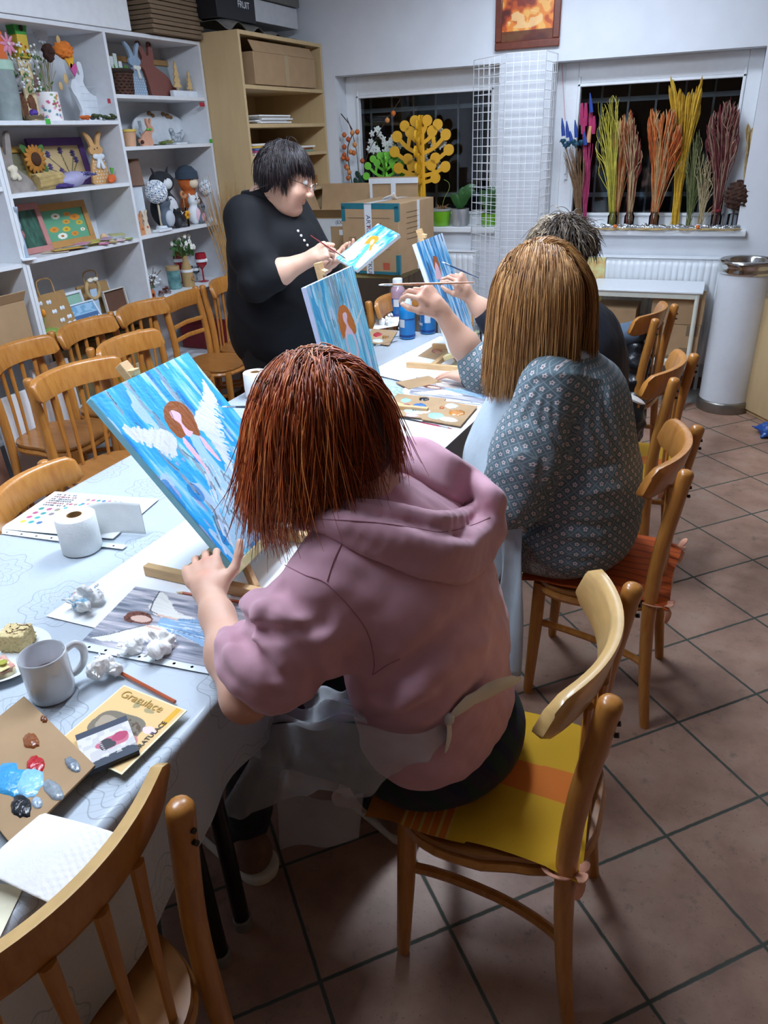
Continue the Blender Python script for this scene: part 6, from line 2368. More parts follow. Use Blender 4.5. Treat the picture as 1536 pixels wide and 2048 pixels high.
def roll(label, px, py, tail=None):
 c = at(px, py, Z=ZT)
 t = thing('paper_roll', label, 'paper roll', (c.x, c.y, ZT + .0015), group='white paper rolls')
 MB().lathe([(.019, 0), (.047, 0), (.050, .003), (.0505, .05), (.050, .097), (.047, .1), (.020, .1), (.019, .098), (.019, 0)], 48).build('roll', TISSUE, t, sharp=50)
 MB().lathe([(.0195, .002), (.0195, .0995), (.0178, .0995), (.0178, .002)], 32).build('core', KRAFT, t)
 if tail:
  e = at(*tail, Z=ZT) - c
  e.z = 0
  L = e.length
  d = e.normalized()
  nrm = Vector((-d.y, d.x, 0))
  st = nrm * .050
  def f(u, v):
   k = u
   p_ = st + d * (L * k) + nrm * (-.050 * k ** .5 + .03 * sin(k * 3.4))
   return (p_.x, p_.y, .098 * (1 - v) * (1 - .06 * k) + .0015)
  MB().grid(f, 40, 10).build('loose_sheet', TISSUE, t, solid=.0008)
 return t
roll('white paper roll with a loose sheet standing on the tablecloth by the colour chart', 166, 1098, (292, 1068))
roll('white paper roll behind the head of the red haired woman', 516, 792)
def bottle(label, px, py, col, fill, h=.205, ry=0., scale=1.):
 c = at(px, py, Z=ZT)
 t = thing('paint_bottle', label, 'bottle', (c.x, c.y, ZT + .0015), ry, 'acrylic paint bottles')
 r = .0405
 t.scale = (scale,) * 3
 MB().lathe([(0, 0), (r - .004, 0), (r, .004), (r, h * .66), (r - .001, h * .69), (r * .86, h * .76), (r * .64, h * .80), (.024, h * .815), (.024, h * .83), (0, h * .83)], 40).build('body', M('bottle_' + fill[1:], fill, .22, .04, coat=.4), t, sharp=60)
 MB().lathe([(r + .0004, .008), (r + .0004, h * .50)], 40).build('label_band', M('label_' + col[1:], col, .35, .05, coat=.2), t)
 for s0, s1 in ((.010, .022), (h * .47, h * .50)):
  MB().lathe([(r + .0008, s0), (r + .0008, s1)], 40).build('label_stripe', M('label_navy', '#123a7c', .4), t)
 a0 = -.6
 mb = MB()
 mb.grid(lambda u, v: ((r + .0012) * cos(a0 + u * .75), (r + .0012) * sin(a0 + u * .75), h * .29 + v * .040), 12, 3)
 mb.build('sticker', M('pale_sticker', '#c9ced3', .5, .08, 120.), t)
 cap = MB().lathe([(.0, h), (.023, h), (.0255, h - .003), (.0255, h * .83), (.0265, h * .82), (.0265, h * .805), (0, h * .805)][::-1], 36)
 for k in range(36):
  a = 2 * pi * k / 36
  cap.bar((.0257 * cos(a), .0257 * sin(a), h * .845), (.0257 * cos(a), .0257 * sin(a), h * .98), .0015, .0015, (cos(a), sin(a), 0))
 cap.build('cap', M('white_cap', '#e3e9ed', .35, .02), t, sharp=60)
 txt = text_obj('lettering', 'Textil', .022, M('label_white', '#eef2f4', .5), t, Matrix.Rotation(-1.35, 4, 'Z') @ Matrix.Translation((r + .0008, 0, h * .25)) @ Matrix(((0, 0, 1, 0), (1, 0, 0, 0), (0, 1, 0, 0), (0, 0, 0, 1))))
 return t
bottle('blue paint bottle with a white cap standing in front of the other two', 815, 676, '#1473b8', '#1780c4', ry=radians(-95))
bottle('paint bottle with dusky pink contents behind the front blue bottle', 797, 633, '#0f5f9e', '#a98a99', ry=radians(-70), scale=1.03)
bottle('blue paint bottle beside the raised arm of the woman in the floral blouse', 856, 666, '#0f6aa8', '#1b7fb4', ry=radians(-60), scale=1.0)
z = ZT + .009
palette('cardboard palette with red paint near the blue bottles', (745, 657), (795, 662), (725, 684), z, [(.35, .4, .16, .16, '#b5203a'), (.7, .5, .13, .14, '#9a6a2e'), (.5, .8, .2, .12, '#dfe8ee')])
sheet('drawing_paper', 'white sheet with green marks behind the front blue bottle', 'paper', (752, 640), (800, 632), (745, 660), ZT + .006)
palette('cardboard palette under the easel of the woman in navy', (868, 690), (905, 697), (835, 712), z, [(.5, .4, .25, .16, '#9a5430')])
MB().box((0, 0, 0), (.16, .11, .004)).build('cardboard_piece', CARD, None, loc=at(838, 765, Z=ZT + .008), rot=(0, 0, .9))
tag(bpy.data.objects['cardboard_piece'], 'plain brown cardboard piece behind the second angel print', 'cardboard')
c = at(950, 668, Z=ZT + .05)
t = thing('water_jar', 'glass jar of water beside the woman in the floral blouse', 'jar', (c.x, c.y, ZT + .0015))
MB().lathe([(0, 0), (.033, 0), (.036, .004), (.036, .09), (.034, .095), (.034, .1), (.032, .1), (.033, .09), (.033, .006), (0, .005)], 32).build('glass', GLASS, t)
MB().lathe([(0, .006), (.0325, .006), (.0325, .06), (0, .06)], 28).build('water', M('cloudy_water', '#c7cfae', .1, .03, alpha=.7), t)
brush('paint_brush', 'yellow tipped brush standing in the glass jar', (c.x, c.y, ZT + .01), (c.x - .03, c.y + .02, ZT + .19), '#d08a22', '#c9a030')
sheet('napkin', 'crumpled green patterned napkin behind the turquoise easel', 'napkin', (765, 768), (805, 775), (770, 800), ZT + .008, mat=M('green_print', '#7fa08e', .8, .3, 60., col2='#c7d2cc'))
SX, SB = -3.07, -3.372
BOARD = M('white_board_paper', '#e6e8ea', .7, .03)
def bookcase(name, label, y0, y1, cols, top, mat, xf=SX, xb=SB, th=.019, divs=(), bot=.06):
 t = thing(name, label, 'bookcase', ((xf + xb) / 2, (y0 + y1) / 2, 0))
 o = Vector(t.location)
 d = xf - xb
 ys = [y0] + list(divs) + [y1]
 for k, y in enumerate(ys):
  yy = y + (th / 2 if k == 0 else (-th / 2 if k == len(ys) - 1 else 0))
  box_obj('side_panel' if k in (0, len(ys) - 1) else 'divider', Vector(((xf + xb) / 2, yy, top / 2)) - o, (d, th, top), mat, t, .0012)
 box_obj('top_panel', Vector(((xf + xb) / 2, (y0 + y1) / 2, top - th / 2)) - o, (d - .001, y1 - y0 - 2 * th, th), mat, t, .0012)
 box_obj('back_panel', Vector((xb + .003, (y0 + y1) / 2, top / 2)) - o, (.004, y1 - y0 - 2 * th, top - 2 * th), mat, t, 0)
 for (a, b_), zs in zip(zip(ys[:-1], ys[1:]), cols):
  ya = a + (th if a == y0 else th / 2)
  yb = b_ - (th if b_ == y1 else th / 2)
  for z in zs:
   box_obj('shelf', Vector(((xf + xb) / 2 + .002, (ya + yb) / 2, z - th / 2)) - o, (d - .008, yb - ya - .001, th), mat, t, .001)
 return t
ZA = [1.803, 1.499, 1.205, .815, .42, .08]
ZB = [1.927, 1.675, 1.213, .850, .42, .08]
bookcase('bookcase', 'white double bookcase crowded with craft decorations', 2.715, 4.385, (ZA, ZB), 2.222, WHITE, divs=(3.555,))
bookcase('bookcase', 'white bookcase section with a cardboard box, at the picture edge', 1.86, 2.712, ([1.534, 1.196, .80, .42, .08],), 2.222, WHITE)
BIRCH = M('birch_board', '#c9ad80', .5, .05, 3., stretch=(6, 6, 1.2))
bookcase('bookcase', 'tall birch bookcase in the corner, a carton on its upper shelf', 4.39, 5.455, ([1.985, 1.772, 1.592, 1.36, 1.0, .6, .08],), 2.266, BIRCH, xf=-2.80, xb=-3.38, th=.022)
def carton(name, label, c, d, rotz=0., mat=None, cat='carton', tape=None, flaps=(), group=None):
 t = thing(name, label, cat, (c[0], c[1], c[2] + .0015), rotz, group)
 m_ = mat or CARD
 box_obj('body', (0, 0, d[2] / 2), d, m_, t, .003)
 if tape:
  TP_ = M('tape_' + tape[1:], tape, .3, .04, coat=.3)
  mb = MB()
  mb.box((d[0] / 2 + .0006, 0, d[2] / 2), (.0008, .05, d[2]))
  mb.box((0, 0, d[2] + .0006), (d[0], .05, .0008))
  mb.build('tape', TP_, t)
 for (sx, sy, ln, ang) in flaps:
  if sx:
   m4 = Matrix.Translation((sx * d[0] / 2, 0, d[2])) @ Matrix.Rotation(-sx * ang, 4, 'Y')
   MB().box((sx * ln / 2, 0, 0), (ln, d[1] * .98, .004)).build('flap', m_, t, mw=None).matrix_local = m4
  else:
   m4 = Matrix.Translation((0, sy * d[1] / 2, d[2])) @ Matrix.Rotation(sy * ang, 4, 'X')
   MB().box((0, sy * ln / 2, 0), (d[0] * .98, ln, .004)).build('flap', m_, t).matrix_local = m4
 return t
zt = 2.223
carton('flat_box', 'large white flat box on top of the white bookcase', (-3.215, 3.22, zt), (.30, 1.10, .30), mat=BOARD, cat='box')
for k in range(12):
 w = random.uniform(-.012, .012)
 o = box_obj('cardboard_sheet', (-3.19 + w * .5, 4.14 + w, zt + .014 + k * .0225), (.33, .46 + w, .019), CARDD, None, .002)
 tag(o, ('topmost' if k == 11 else 'lowest' if k == 0 else '%s from the bottom' % ['second', 'third', 'fourth', 'fifth', 'sixth', 'seventh', 'eighth', 'ninth', 'tenth', 'eleventh'][k - 1]) + ' brown cardboard sheet in the stack on the white bookcase', 'cardboard', 'cardboard sheets on the bookcase')
zb = 2.267
FOIL = M('dark_grey_film', '#6c6963', .35, .12, 14., coat=.2, bump=.5, bscale=20.)
mb = MB()
mb.grid(lambda u, v: (-3.05 + .33 * v - .16, 4.36 + 1.08 * u, zb + .030 + .022 * sin(3 * u + 1) + .010 * sin(23 * u) * v - .055 * max(0, v - .82) / .18 * (.8 + .4 * sin(31 * u)) * 1.0 + .02 * sin(pi * min(1, u * 3)) * v), 70, 24)
o = mb.build('plastic_film', FOIL, None, solid=.002, loc=(.02, 0, 0))
tag(o, 'sagging dark grey plastic film on top of the birch bookcase', 'plastic film')
t = carton('carton', 'black box with white lettering on top of the birch bookcase', (-3.06, 4.55, zb + .06), (.34, .42, .26), mat=M('black_print_box', '#15161d', .4, .1), cat='box')
tx = text_obj('lettering', 'FRUIT', .05, M('label_white', '#eef2f4', .5), t, Matrix.Translation((.1715, .08, .085)) @ Matrix(((0, 0, 1, 0), (0, 1, 0, 0), (-1, 0, 0, 0), (0, 0, 0, 1))) @ Matrix.Rotation(pi / 2, 4, 'Z'))
box_obj('red_panel', (.171, -.12, .20), (.001, .06, .05), M('pink_print', '#b0235c', .5), t, 0)
carton('flat_box', 'pale grey flat box on the plastic film over the birch bookcase', (-3.08, 5.10, zb + .085), (.30, .55, .12), mat=M('pale_grey_box', '#c4c8cc', .6, .05), cat='box')
carton('flat_box', 'dark grey tray on top of the pale flat box', (-3.08, 5.08, zb + .21), (.34, .60, .05), mat=M('dark_tray', '#6a6a66', .5, .1), cat='tray')
carton('carton', 'brown carton on the upper shelf of the birch bookcase', (-2.97, 4.92, 1.987), (.36, .80, .175), tape='#a88f68', flaps=((1, 0, .07, radians(118)),))
for k in range(5):
 o = box_obj('paper_stack', (-2.98 + random.uniform(-.02, .02), 4.78 + random.uniform(-.03, .03), 1.7805 + k * .0095), (.30, .40, .0085), PAPER, None, .001)
 tag(o, ['lowest', 'second', 'third', 'fourth', 'topmost'][k] + ' white paper ream in the pile on the second birch shelf', 'paper', 'paper on the second birch shelf')
cs = ['#d8d4c8', '#b24a78', '#5a6fa8', '#d9b24a', '#e6e2da', '#7c9c8c', '#c98a6a', '#ece8e0']
for k in range(8):
 o = box_obj('craft_paper', (-2.97 + random.uniform(-.03, .03), (4.70 if k < 5 else 5.12) + random.uniform(-.03, .03), 1.599 + (k if k < 5 else k - 5) * .0135), (.28, .38, .012), M('craft_' + cs[k][1:], cs[k], .7), None, .001, rot=(0, 0, random.uniform(-.12, .12)))
 tag(o, {'#d8d4c8': 'beige', '#b24a78': 'magenta', '#5a6fa8': 'blue', '#d9b24a': 'yellow', '#e6e2da': 'ivory', '#7c9c8c': 'sage green', '#c98a6a': 'salmon', '#ece8e0': 'cream'}[cs[k]] + ' craft paper pad on the third birch shelf', 'paper', 'craft paper on the third birch shelf')
carton('wooden_box', 'small wooden box behind the glasses of the standing woman', (-2.96, 5.22, 1.362), (.20, .30, .07), mat=M('wood_box', '#a4703c', .5, .12, 5., stretch=(2, 12, 2)), cat='box')
carton('carton', 'brown carton low in the birch bookcase', (-2.98, 5.10, 1.002), (.32, .50, .2))
OL = M('olive_board', '#a39a62', .6, .08)
p0 = at(690, 545, Z=.88)
p1 = at(800, 551, Z=.88)
p2 = at(857, 512, Z=.88)
zt2 = .88
tb_ = thing('side_table', 'olive topped side table on black legs under the cartons', 'table', (-2.32, 4.93, 0))
o_ = Vector(tb_.location)
box_obj('tabletop', (0, 0, zt2 - .018), (.92, .80, .030), OL, tb_, .003)
for sx in (-.42, .42):
 for sy in (-.35, .35):
  MB().bar((sx, sy, 0), (sx, sy, zt2 - .033), .035, .035, (0, 1, 0)).build('leg', BLACK, tb_)
e = p1 - p0
w = Vector((e.x, e.y, 0)).length
f_ = p2 - p1
dp = Vector((f_.x, f_.y, 0)).length
rz = math.atan2(e.y, e.x)
xh = Vector((cos(rz), sin(rz), 0))
yh = Vector((-sin(rz), cos(rz), 0))
dp = .50
hgt = at(795, 408, Y=p1.y).z - zt2
c = p0 + xh * w / 2 + yh * dp / 2
t = thing('carton', 'big brown carton edged with teal tape and printed sides', 'carton', (c.x, c.y, zt2 + .0015), rz)
box_obj('body', (0, 0, hgt / 2), (w, dp, hgt), CARD, t, .004)
TEAL = M('teal_tape', '#1f6b78', .35, .06, coat=.2)
mb = MB()
ff = -dp / 2 - .0008
mb.box((0, ff, hgt - .016), (w, .001, .032)).box((-w / 2 + .014, ff, hgt - .06), (.028, .001, .09)).box((w / 2 - .014, ff, hgt - .06), (.028, .001, .09))
mb.box((0, ff, .008), (w, .001, .018)).box((w / 2 - .012, ff, .06), (.024, .001, .12)).box((w / 2 + .0008, ff + .012, .06), (.001, .022, .12)).box((w / 2 + .0008, ff + .010, hgt - .05), (.001, .018, .1))
mb.box((0, ff + .012, hgt + .0008), (w, .024, .001))
mb.build('edge_tape', TEAL, t)
WT = M('white_parcel_tape', '#d6dade', .3, .04, coat=.3)
tpn = MB().box((-.01, ff - .001, hgt / 2), (.052, .001, hgt)).box((w / 2 + .0012, .02, hgt / 2), (.001, .035, hgt)).box((-.01, -.01, hgt + .0016), (.052, dp, .001)).build('parcel_tape', WT, t)
INK = M('tape_ink', '#2c3344', .6)
INKR = M('tape_ink_red', '#a6324a', .6)
face = lambda x, z, y: Matrix.Translation((x, y, z)) @ Matrix.Rotation(pi / 2, 4, 'X')
for zc_, body_, mm in ((hgt * .75, 'ART', INK), (hgt * .60, 'KUL', INKR), (hgt * .15, 'ARTKUL', INK)):
 text_obj('lettering', body_, .042, mm, tpn, face(-.01, zc_, ff - .0018) @ Matrix.Rotation(-pi / 2, 4, 'Z'))
INKB = M('box_ink', '#5b4a36', .7)
for tx_, x_, z_, s_ in (('OPS', -w / 2 + .075, hgt * .50, .030), ('DEL', -w / 2 + .075, hgt * .41, .030), ('V', .07, hgt * .70, .04)):
 text_obj('print', tx_, s_, INKB, t, face(x_, z_, ff - .0006))
fr_ = MB()
x0_, x1_, z0_, z1_ = -w / 2 + .045, w / 2 - .06, hgt * .36, hgt * .80
for (a, b_) in (((x0_, z0_), (x1_, z0_)), ((x1_, z0_), (x1_, z1_)), ((x1_, z1_), (x0_, z1_)), ((x0_, z1_), (x0_, z0_))):
 fr_.bar((a[0], ff - .0006, a[1]), (b_[0], ff - .0006, b_[1]), .001, .0022)
for k in range(6):
 fr_.box((w / 2 + .0012, -.06 + .0, hgt * (.86 - .075 * k)), (.001, .17, .002))
fr_.build('print_lines', INKB, t)
rd = MB().box((w * .27, ff - .0006, hgt * .12), (.048, .0008, .042)).build('red_label', M('red_print_label', '#b5563c', .6), t)
fp = at(790, 404, Y=c.y)
MB().grid(lambda u, v: (-.035 + .09 * u, -.02 + .05 * v, hgt + .004 + .045 * u * (1 - v) + .004 * sin(6 * u)), 8, 6).build('loose_paper', PAPER, t, solid=.0008)
q0 = at(700, 445, Y=p0.y + .18)
t = carton('carton', 'opened brown carton with white tape behind the standing woman', (-2.565, 5.08, zt2), (.42, .34, .30), .04, tape=None, flaps=((0, -1, .10, radians(35)), (0, 1, .20, radians(75)), (-1, 0, .2, radians(70))))
mb = MB().box((0, -.1712, .265), (.42, .001, .05)).box((-.02, -.1714, .13), (.075, .001, .25)).box((.10, -.1716, .20), (.035, .001, .035))
ww = mb.build('white_tape', WT, t)
text_obj('lettering', 'PACK', .03, INK, ww, face(-.12, .265, -.1722))
text_obj('lettering', '(EXT)', .034, INK, ww, face(.10, .265, -.1722))
t = carton('carton', 'smaller carton with a taped raised flap under the green tree', (-2.14, 5.22, zt2), (.36, .22, .37), .05, flaps=((0, -1, .17, radians(92)),))
mb = MB().box((0, -.1165, .515), (.36, .001, .035)).box((.0, -.1167, .44), (.035, .001, .16)).box((-.165, -.1167, .44), (.02, .001, .16))
mb.build('white_tape', WT, t)
carton('carton', 'carton on the floor under the olive side table', (-2.1, 4.8, 0), (.40, .36, .30), .1, mat=CARDD, tape='#8a7350')
carton('carton', 'carton standing on another one under the olive side table', (-2.1, 4.8, .302), (.34, .30, .26), .2, mat=CARDD)
RADW = M('radiator_enamel', '#e4e7ea', .35, .02)
def radiator(label, x0, x1, y, z0, z1):
 t = thing('radiator', label, 'radiator', ((x0 + x1) / 2, y, z0), group='white panel radiators')
 w_, h_ = x1 - x0, z1 - z0
 mb = MB()
 n = max(8, int(w_ / .04))
 def f(u, v):
  x = -w_ / 2 + w_ * u
  k = (u * n) % 1
  g = max(0, 1 - abs(k - .5) / .28) if .05 < v < .95 else 0
  return (x, -.045 + .008 * g, h_ * v)
 mb.grid(f, n * 8, 12)
 mb.build('front_panel', RADW, t, solid=.003, sharp=180)
 box_obj('top_grille', (0, -.012, h_ + .003), (w_ + .01, .085, .008), RADW, t, .002)
 box_obj('rear_panel', (0, .022, h_ / 2), (w_, .006, h_), RADW, t, .001)
 for s in (-1, 1):
  box_obj('side_panel', (s * (w_ / 2 + .002), -.012, h_ / 2), (.006, .08, h_), RADW, t, .001)
  MB().cyl((s * w_ * .45, .01, -z0), (s * w_ * .45, .01, .02), .012).build('pipe', RADW, t)
 return t
radiator('white panel radiator behind the small white table', -.93, .03, YB - .052, .20, .885)
radiator('white panel radiator below the window with the yellow tree', -2.30, -1.62, YB - .052, .20, .90)
o = box_obj('yellow_towel', (-.80, YB - .105, .735), (.20, .006, .30), M('yellow_pattern_cloth', '#d6d79a', .9, .2, 22., col2='#d9ae6e'), None, .002)
tag(o, 'pale yellow patterned cloth hanging over the radiator by the navy jumper', 'cloth')
ENAM = M('cream_enamel_metal', '#d9dbce', .4, .04)
t = thing('metal_table', 'small white metal table before the radiator, cartons on its lower tray', 'table', (-.40, 5.155, 0))
X0, X1, Y0, Y1 = -.335, .315, -.17, .17
box_obj('tabletop', (0, 0, .745), (X1 - X0 + .04, Y1 - Y0 + .04, .012), M('table_white', '#e3e7ea', .3, .02), t, .003)
mb = MB()
for a, b_ in (((X0, Y0), (X1, Y0)), ((X0, Y1), (X1, Y1)), ((X0, Y0), (X0, Y1)), ((X1, Y0), (X1, Y1))):
 mb.bar((*a, .722), (*b_, .722), .02, .034)
mb.build('frame', ENAM, t, bevel=.002)
box_obj('lower_shelf', ((X0 + X1) / 2, 0, .315), (X1 - X0, Y1 - Y0, .012), ENAM, t, .002)
MB().box(((X0 + X1) / 2, Y0, .300), (X1 - X0, .016, .034)).build('shelf_rim', ENAM, t, bevel=.002)
RUB = M('grey_rubber_foot', '#6f7874', .7, .06)
for x in (X0, X1):
 for y in (Y0, Y1):
  l_ = MB().cyl((x, y, .03), (x, y, .735), .0135, n=14).build('leg', ENAM, t)
  MB().lathe([(.026, 0), (.027, .004), (.019, .03), (.017, .055), (.014, .056)], 18, (x, y, .0)).build('rubber_foot', RUB, l_)
carton('carton', 'brown carton with darker pasted squares on the tray of the white metal table', (-.19, 5.15, .322), (.30, .27, .215), 0, mat=CARD)
cc_ = bpy.context.scene.objects
t = [o for o in COL.objects if o.name.startswith('carton') and o.get('label', '').startswith('brown carton with darker')][0]
mb = MB()
for (x, z) in ((-.115, .035), (-.115, .18), (.075, .04), (.105, .18), (-.01, .010)):
 mb.box((x, -.1362, z), (.07 if abs(x) > .02 else .28, .001, .065 if abs(x) > .02 else .018))
mb.build('dark_square', CARDD, t)
carton('carton', 'plain brown carton on top of the one with pasted squares', (-.19, 5.15, .5385), (.31, .26, .165), 0, mat=CARD)
carton('carton', 'brown carton half hidden by the navy jumper on the white metal table', (-.565, 5.15, .322), (.26, .28, .30), 0, mat=CARD)
bc = at(1443, 806, Z=0)
t = thing('pedestal_bin', 'tall white cylinder bin with steel rims by the radiator', 'bin', (.165, 5.10, 0))
MB().lathe([(.150, .07), (.150, .855)], 56).build('body', M('white_bin_paint', '#d7dbe0', .4, .02), t)
MB().lathe([(0, 0), (.160, 0), (.163, .005), (.163, .062), (.158, .07), (.148, .072)], 56).build('base_rim', M('brushed_steel', '#8f8b84', .38, .08, metal=.9), t, sharp=50)
MB().lathe([(.149, .85), (.157, .856), (.160, .870), (.156, .884), (.160, .898), (.163, .915), (.160, .930), (.150, .934), (.138, .931), (.132, .92), (.130, .80), (0, .80)], 56).build('top_rim', CHROME, t, sharp=60)
MB().lathe([(0, .801), (.130, .801)], 40).build('inner_bucket', M('dark_inside', '#15130f', .6), t)
cp = at(1490, 832, Z=0)
t = thing('cabinet', 'birch cabinet cut by the picture edge beside the white bin', 'cabinet', (cp.x + .31, cp.y - .02, 0), radians(-55))
BB = M('birch_board', '#c9ad80')
box_obj('body', (.0, 0, .375), (.62, .40, .75), BB, t, .003)
box_obj('door', (0, -.209, .375), (.56, .016, .69), BB, t, .002)
t = thing('blue_bag', 'blue plastic bag lying on the tiles at the picture edge', 'bag', at(1555, 872, Z=.0))
F = Field()
F.ell((0, 0, .045), (.11, .08, .05), None, .03)
F.cap((-.06, -.02, .03), (-.145, .035, .035), .03, .004, .03)
F.cap((-.05, -.03, .03), (-.09, -.075, .012), .03, .01, .03)
F.disp(lambda P: .008 * np.abs(vnoise(P, 35, 3)) + .003 * vnoise(P, 120, 4))
F.cut(lambda P: .001 - P[:, 2])
field_obj('bag', F, .006, M('blue_plastic', '#1c4f9e', .35, .1, 30., coat=.2), t)
t = thing('jacket', 'black leather jacket with a grey hood hung on the empty chair', 'jacket', (-.42, 3.83, 0))
o_ = va(-.42, 3.83, 0)
A_ = lambda x, y, Y: va(*at(x, y, Y=Y)) - o_
F = Field()
F.cap(A_(1258, 668, 3.78), A_(1268, 720, 3.78), .055, .075, .04)
F.cap(A_(1262, 700, 3.80), A_(1250, 860, 3.72), .075, .09, .05)
F.cap(A_(1275, 700, 3.72), A_(1262, 850, 3.66), .050, .06, .05)
F.disp(lambda P: .007 * np.sin(P[:, 2] * 60 + 4 * vnoise(P, 12, 5)) + .006 * vnoise(P, 30, 6))
field_obj('leather_body', F, .007, M('black_leather_coat', '#131519', .35, .15, 20., coat=.15, bump=.3, bscale=60.), t)
F = Field()
F.ell(A_(1256, 668, 3.75), (.085, .07, .05), None, .02)
F.cap(A_(1240, 690, 3.75), A_(1275, 660, 3.75), .045, .045, .03)
F.disp(lambda P: .006 * vnoise(P, 40, 7))
field_obj('hood', F, .006, M('grey_blue_fleece', '#4a5a6c', .9, .1, 60.), t)
pl, pr = at(991, 103, Y=YB), at(1119, 97, Y=YB)
wv_ = pr.x - pl.x
hv = .50
t = thing('framed_picture', 'brown framed picture of a fiery orange sky over the windows', 'picture', ((pl.x + pr.x) / 2, YB - .015, pl.z + hv / 2))
MAH = M('mahogany_frame', '#6e3422', .35, .15, 6., coat=.3, stretch=(6, 6, 6))
mb = MB()
fw_ = .045
for (cx_, cz_, w_, h_) in ((0, hv / 2 - fw_ / 2, wv_, fw_), (0, -hv / 2 + fw_ / 2, wv_, fw_), (-wv_ / 2 + fw_ / 2, 0, fw_, hv - 2 * fw_), (wv_ / 2 - fw_ / 2, 0, fw_, hv - 2 * fw_)):
 mb.box((cx_, 0, cz_), (w_, .026, h_))
mb.build('frame', MAH, t, bevel=.006)
p = Pic(80, 100, '#c2521e')
sky_strokes(p, 66, ['#5a1f12', '#8a2f14', '#c2521e', '#e8862e', '#f3b25a'], 4, 6)
p.over((np.hypot((p.u - .45) / .35, (p.v - .72) / .12) < 1) * (lat(p.u, p.v, 8, 12, 2) > .4) * .8, '#f6c98a')
p.over((p.v > .86) * .9, '#4a1c12')
pic_obj('painting', p, (-wv_ / 2 + fw_, -.004, hv / 2 - fw_), (wv_ - 2 * fw_, 0, 0), (0, 0, -(hv - 2 * fw_)), PRINT, t)
WIRE = M('white_coated_wire', '#e9ebed', .4, .02)
tx0, tx1, ty0 = -1.455, -1.165, 5.10
l0 = at(948, 112, Y=5.33)
zt_, zb_ = at(1012, 107, Y=5.10).z, .12
t = thing('wire_display_tower', 'white wire grid display tower between the two windows', 'display stand', ((tx0 + tx1) / 2, 5.24, 0))
o_ = Vector(t.location)
cor = [Vector((*at(1012, 107, Y=5.10).xy, 0)), Vector((*at(1093, 105, Y=5.11).xy, 0)), Vector((at(1093, 105, Y=5.11).x + .01, 5.40, 0)), Vector((*at(948, 110, Y=5.40).xy, 0))]
for k in range(4):
 a, b_ = cor[k] - o_, cor[(k + 1) % 4] - o_
 mb = MB()
 n = 5 if k % 2 == 0 else 6
 for i in range(n + 1):
  q = a.lerp(b_, i / n)
  mb.tube([(q.x, q.y, zb_), (q.x, q.y, zt_)], .0030 if i in (0, n) else .0019, 5)
 m_ = int((zt_ - zb_) / .05)
 for j in range(m_ + 1):
  z = zb_ + (zt_ - zb_) * j / m_
  mb.tube([(a.x, a.y, z), (b_.x, b_.y, z)], .0019, 5)
 mb.build('grid_panel', WIRE, t)
box_obj('base', (0, 0, .06), (.34, .30, .10), WHITE, t, .004)
for nm, lb, ct, c_, d_, m_ in (('white_board', 'white board leaning between the chairs and the bookcase', 'board', (-3.03, 2.68, .36), (.02, .24, .70), BOARD),
        ('white_board', 'second white board leaning at the lower shelf behind the chairs', 'board', (-3.03, 2.41, .32), (.02, .22, .62), BOARD),
        ('brick_board', 'brown brick patterned board at the picture edge behind the chairs', 'board', (-3.03, 2.16, .34), (.02, .20, .66), M('brick_print', '#8a6250', .8, .2, 20.))):
 o = box_obj(nm, c_, d_, m_, None, .002, rot=(0, -.05, 0))
 tag(o, lb, ct, 'boards behind the chairs')
for k, cc2 in enumerate(('#c9a92c', '#d8c23a', '#b9b23f', '#cfc8a8')):
 o = box_obj('magazine', (-3.19, 3.32, .435 + k * .026), (.22, .30, .024), M('mag_' + cc2[1:], cc2, .5, .1), None, .001, rot=(0, 0, .06 * (k - 1)))
 tag(o, ['deep yellow', 'bright yellow', 'olive yellow', 'cream'][k] + ' magazine bundle on the low shelf behind the chairs', 'magazine', 'magazines on the low shelf')
carton('red_box', 'dark red box on the low shelf behind the standing woman', (-3.2, 4.18, .422), (.24, .2, .16), mat=M('dark_red_card', '#7a1d28', .6), cat='box')
carton('cardboard_box', 'open cardboard box at the picture edge on the bookcase shelf', (-3.19, 2.46, .802), (.27, .36, .235), mat=CARD, flaps=((1, 0, .05, radians(60)),))
carton('brown_board', 'wide dull brown carton on the low shelf behind the chairs', (-3.2, 3.14, .423), (.2, .64, .3), mat=M('dull_olive_card', '#7d6f4e', .8, .1), cat='carton')
XI = -3.20
def SP(x, y, z, X=XI):
 q = at(x, y, X=X)
 return Vector((X, q.y, z + .0008))
def ph(x, y0, y1, X=XI):
 return at(x, y0, X=X).z - at(x, y1, X=X).z
def pw(x0, x1, y, X=XI):
 return at(x1, y, X=X).y - at(x0, y, X=X).y
CUT = Matrix(((0, 0, 1, 0), (1, 0, 0, 0), (0, 1, 0, 0), (0, 0, 0, 1)))   # x -> room Y, y -> up, z -> toward the room
def cutout(name, label, cat, poly, x0, x1, y0, y1, z, mat, X=XI, t=.014, group=None, n=60, lean=0., smooth=True):
 """sawn wooden figure: outline in 0..1, standing on the shelf z"""
 b = SP((x0 + x1) / 2, y1, z, X)
 w, h = pw(x0, x1, (y0 + y1) / 2, X), ph((x0 + x1) / 2, y0, y1, X)
 P = smoothpoly(poly, n) if smooth else poly
 o = thing(name, label, cat, b, group=group, rot=(0, lean, 0))
 MB().prism([((x - .5) * w, y * h) for x, y in P], t, CUT).build('figure', mat, o, bevel=.0012, sharp=45)
 return o, w, h
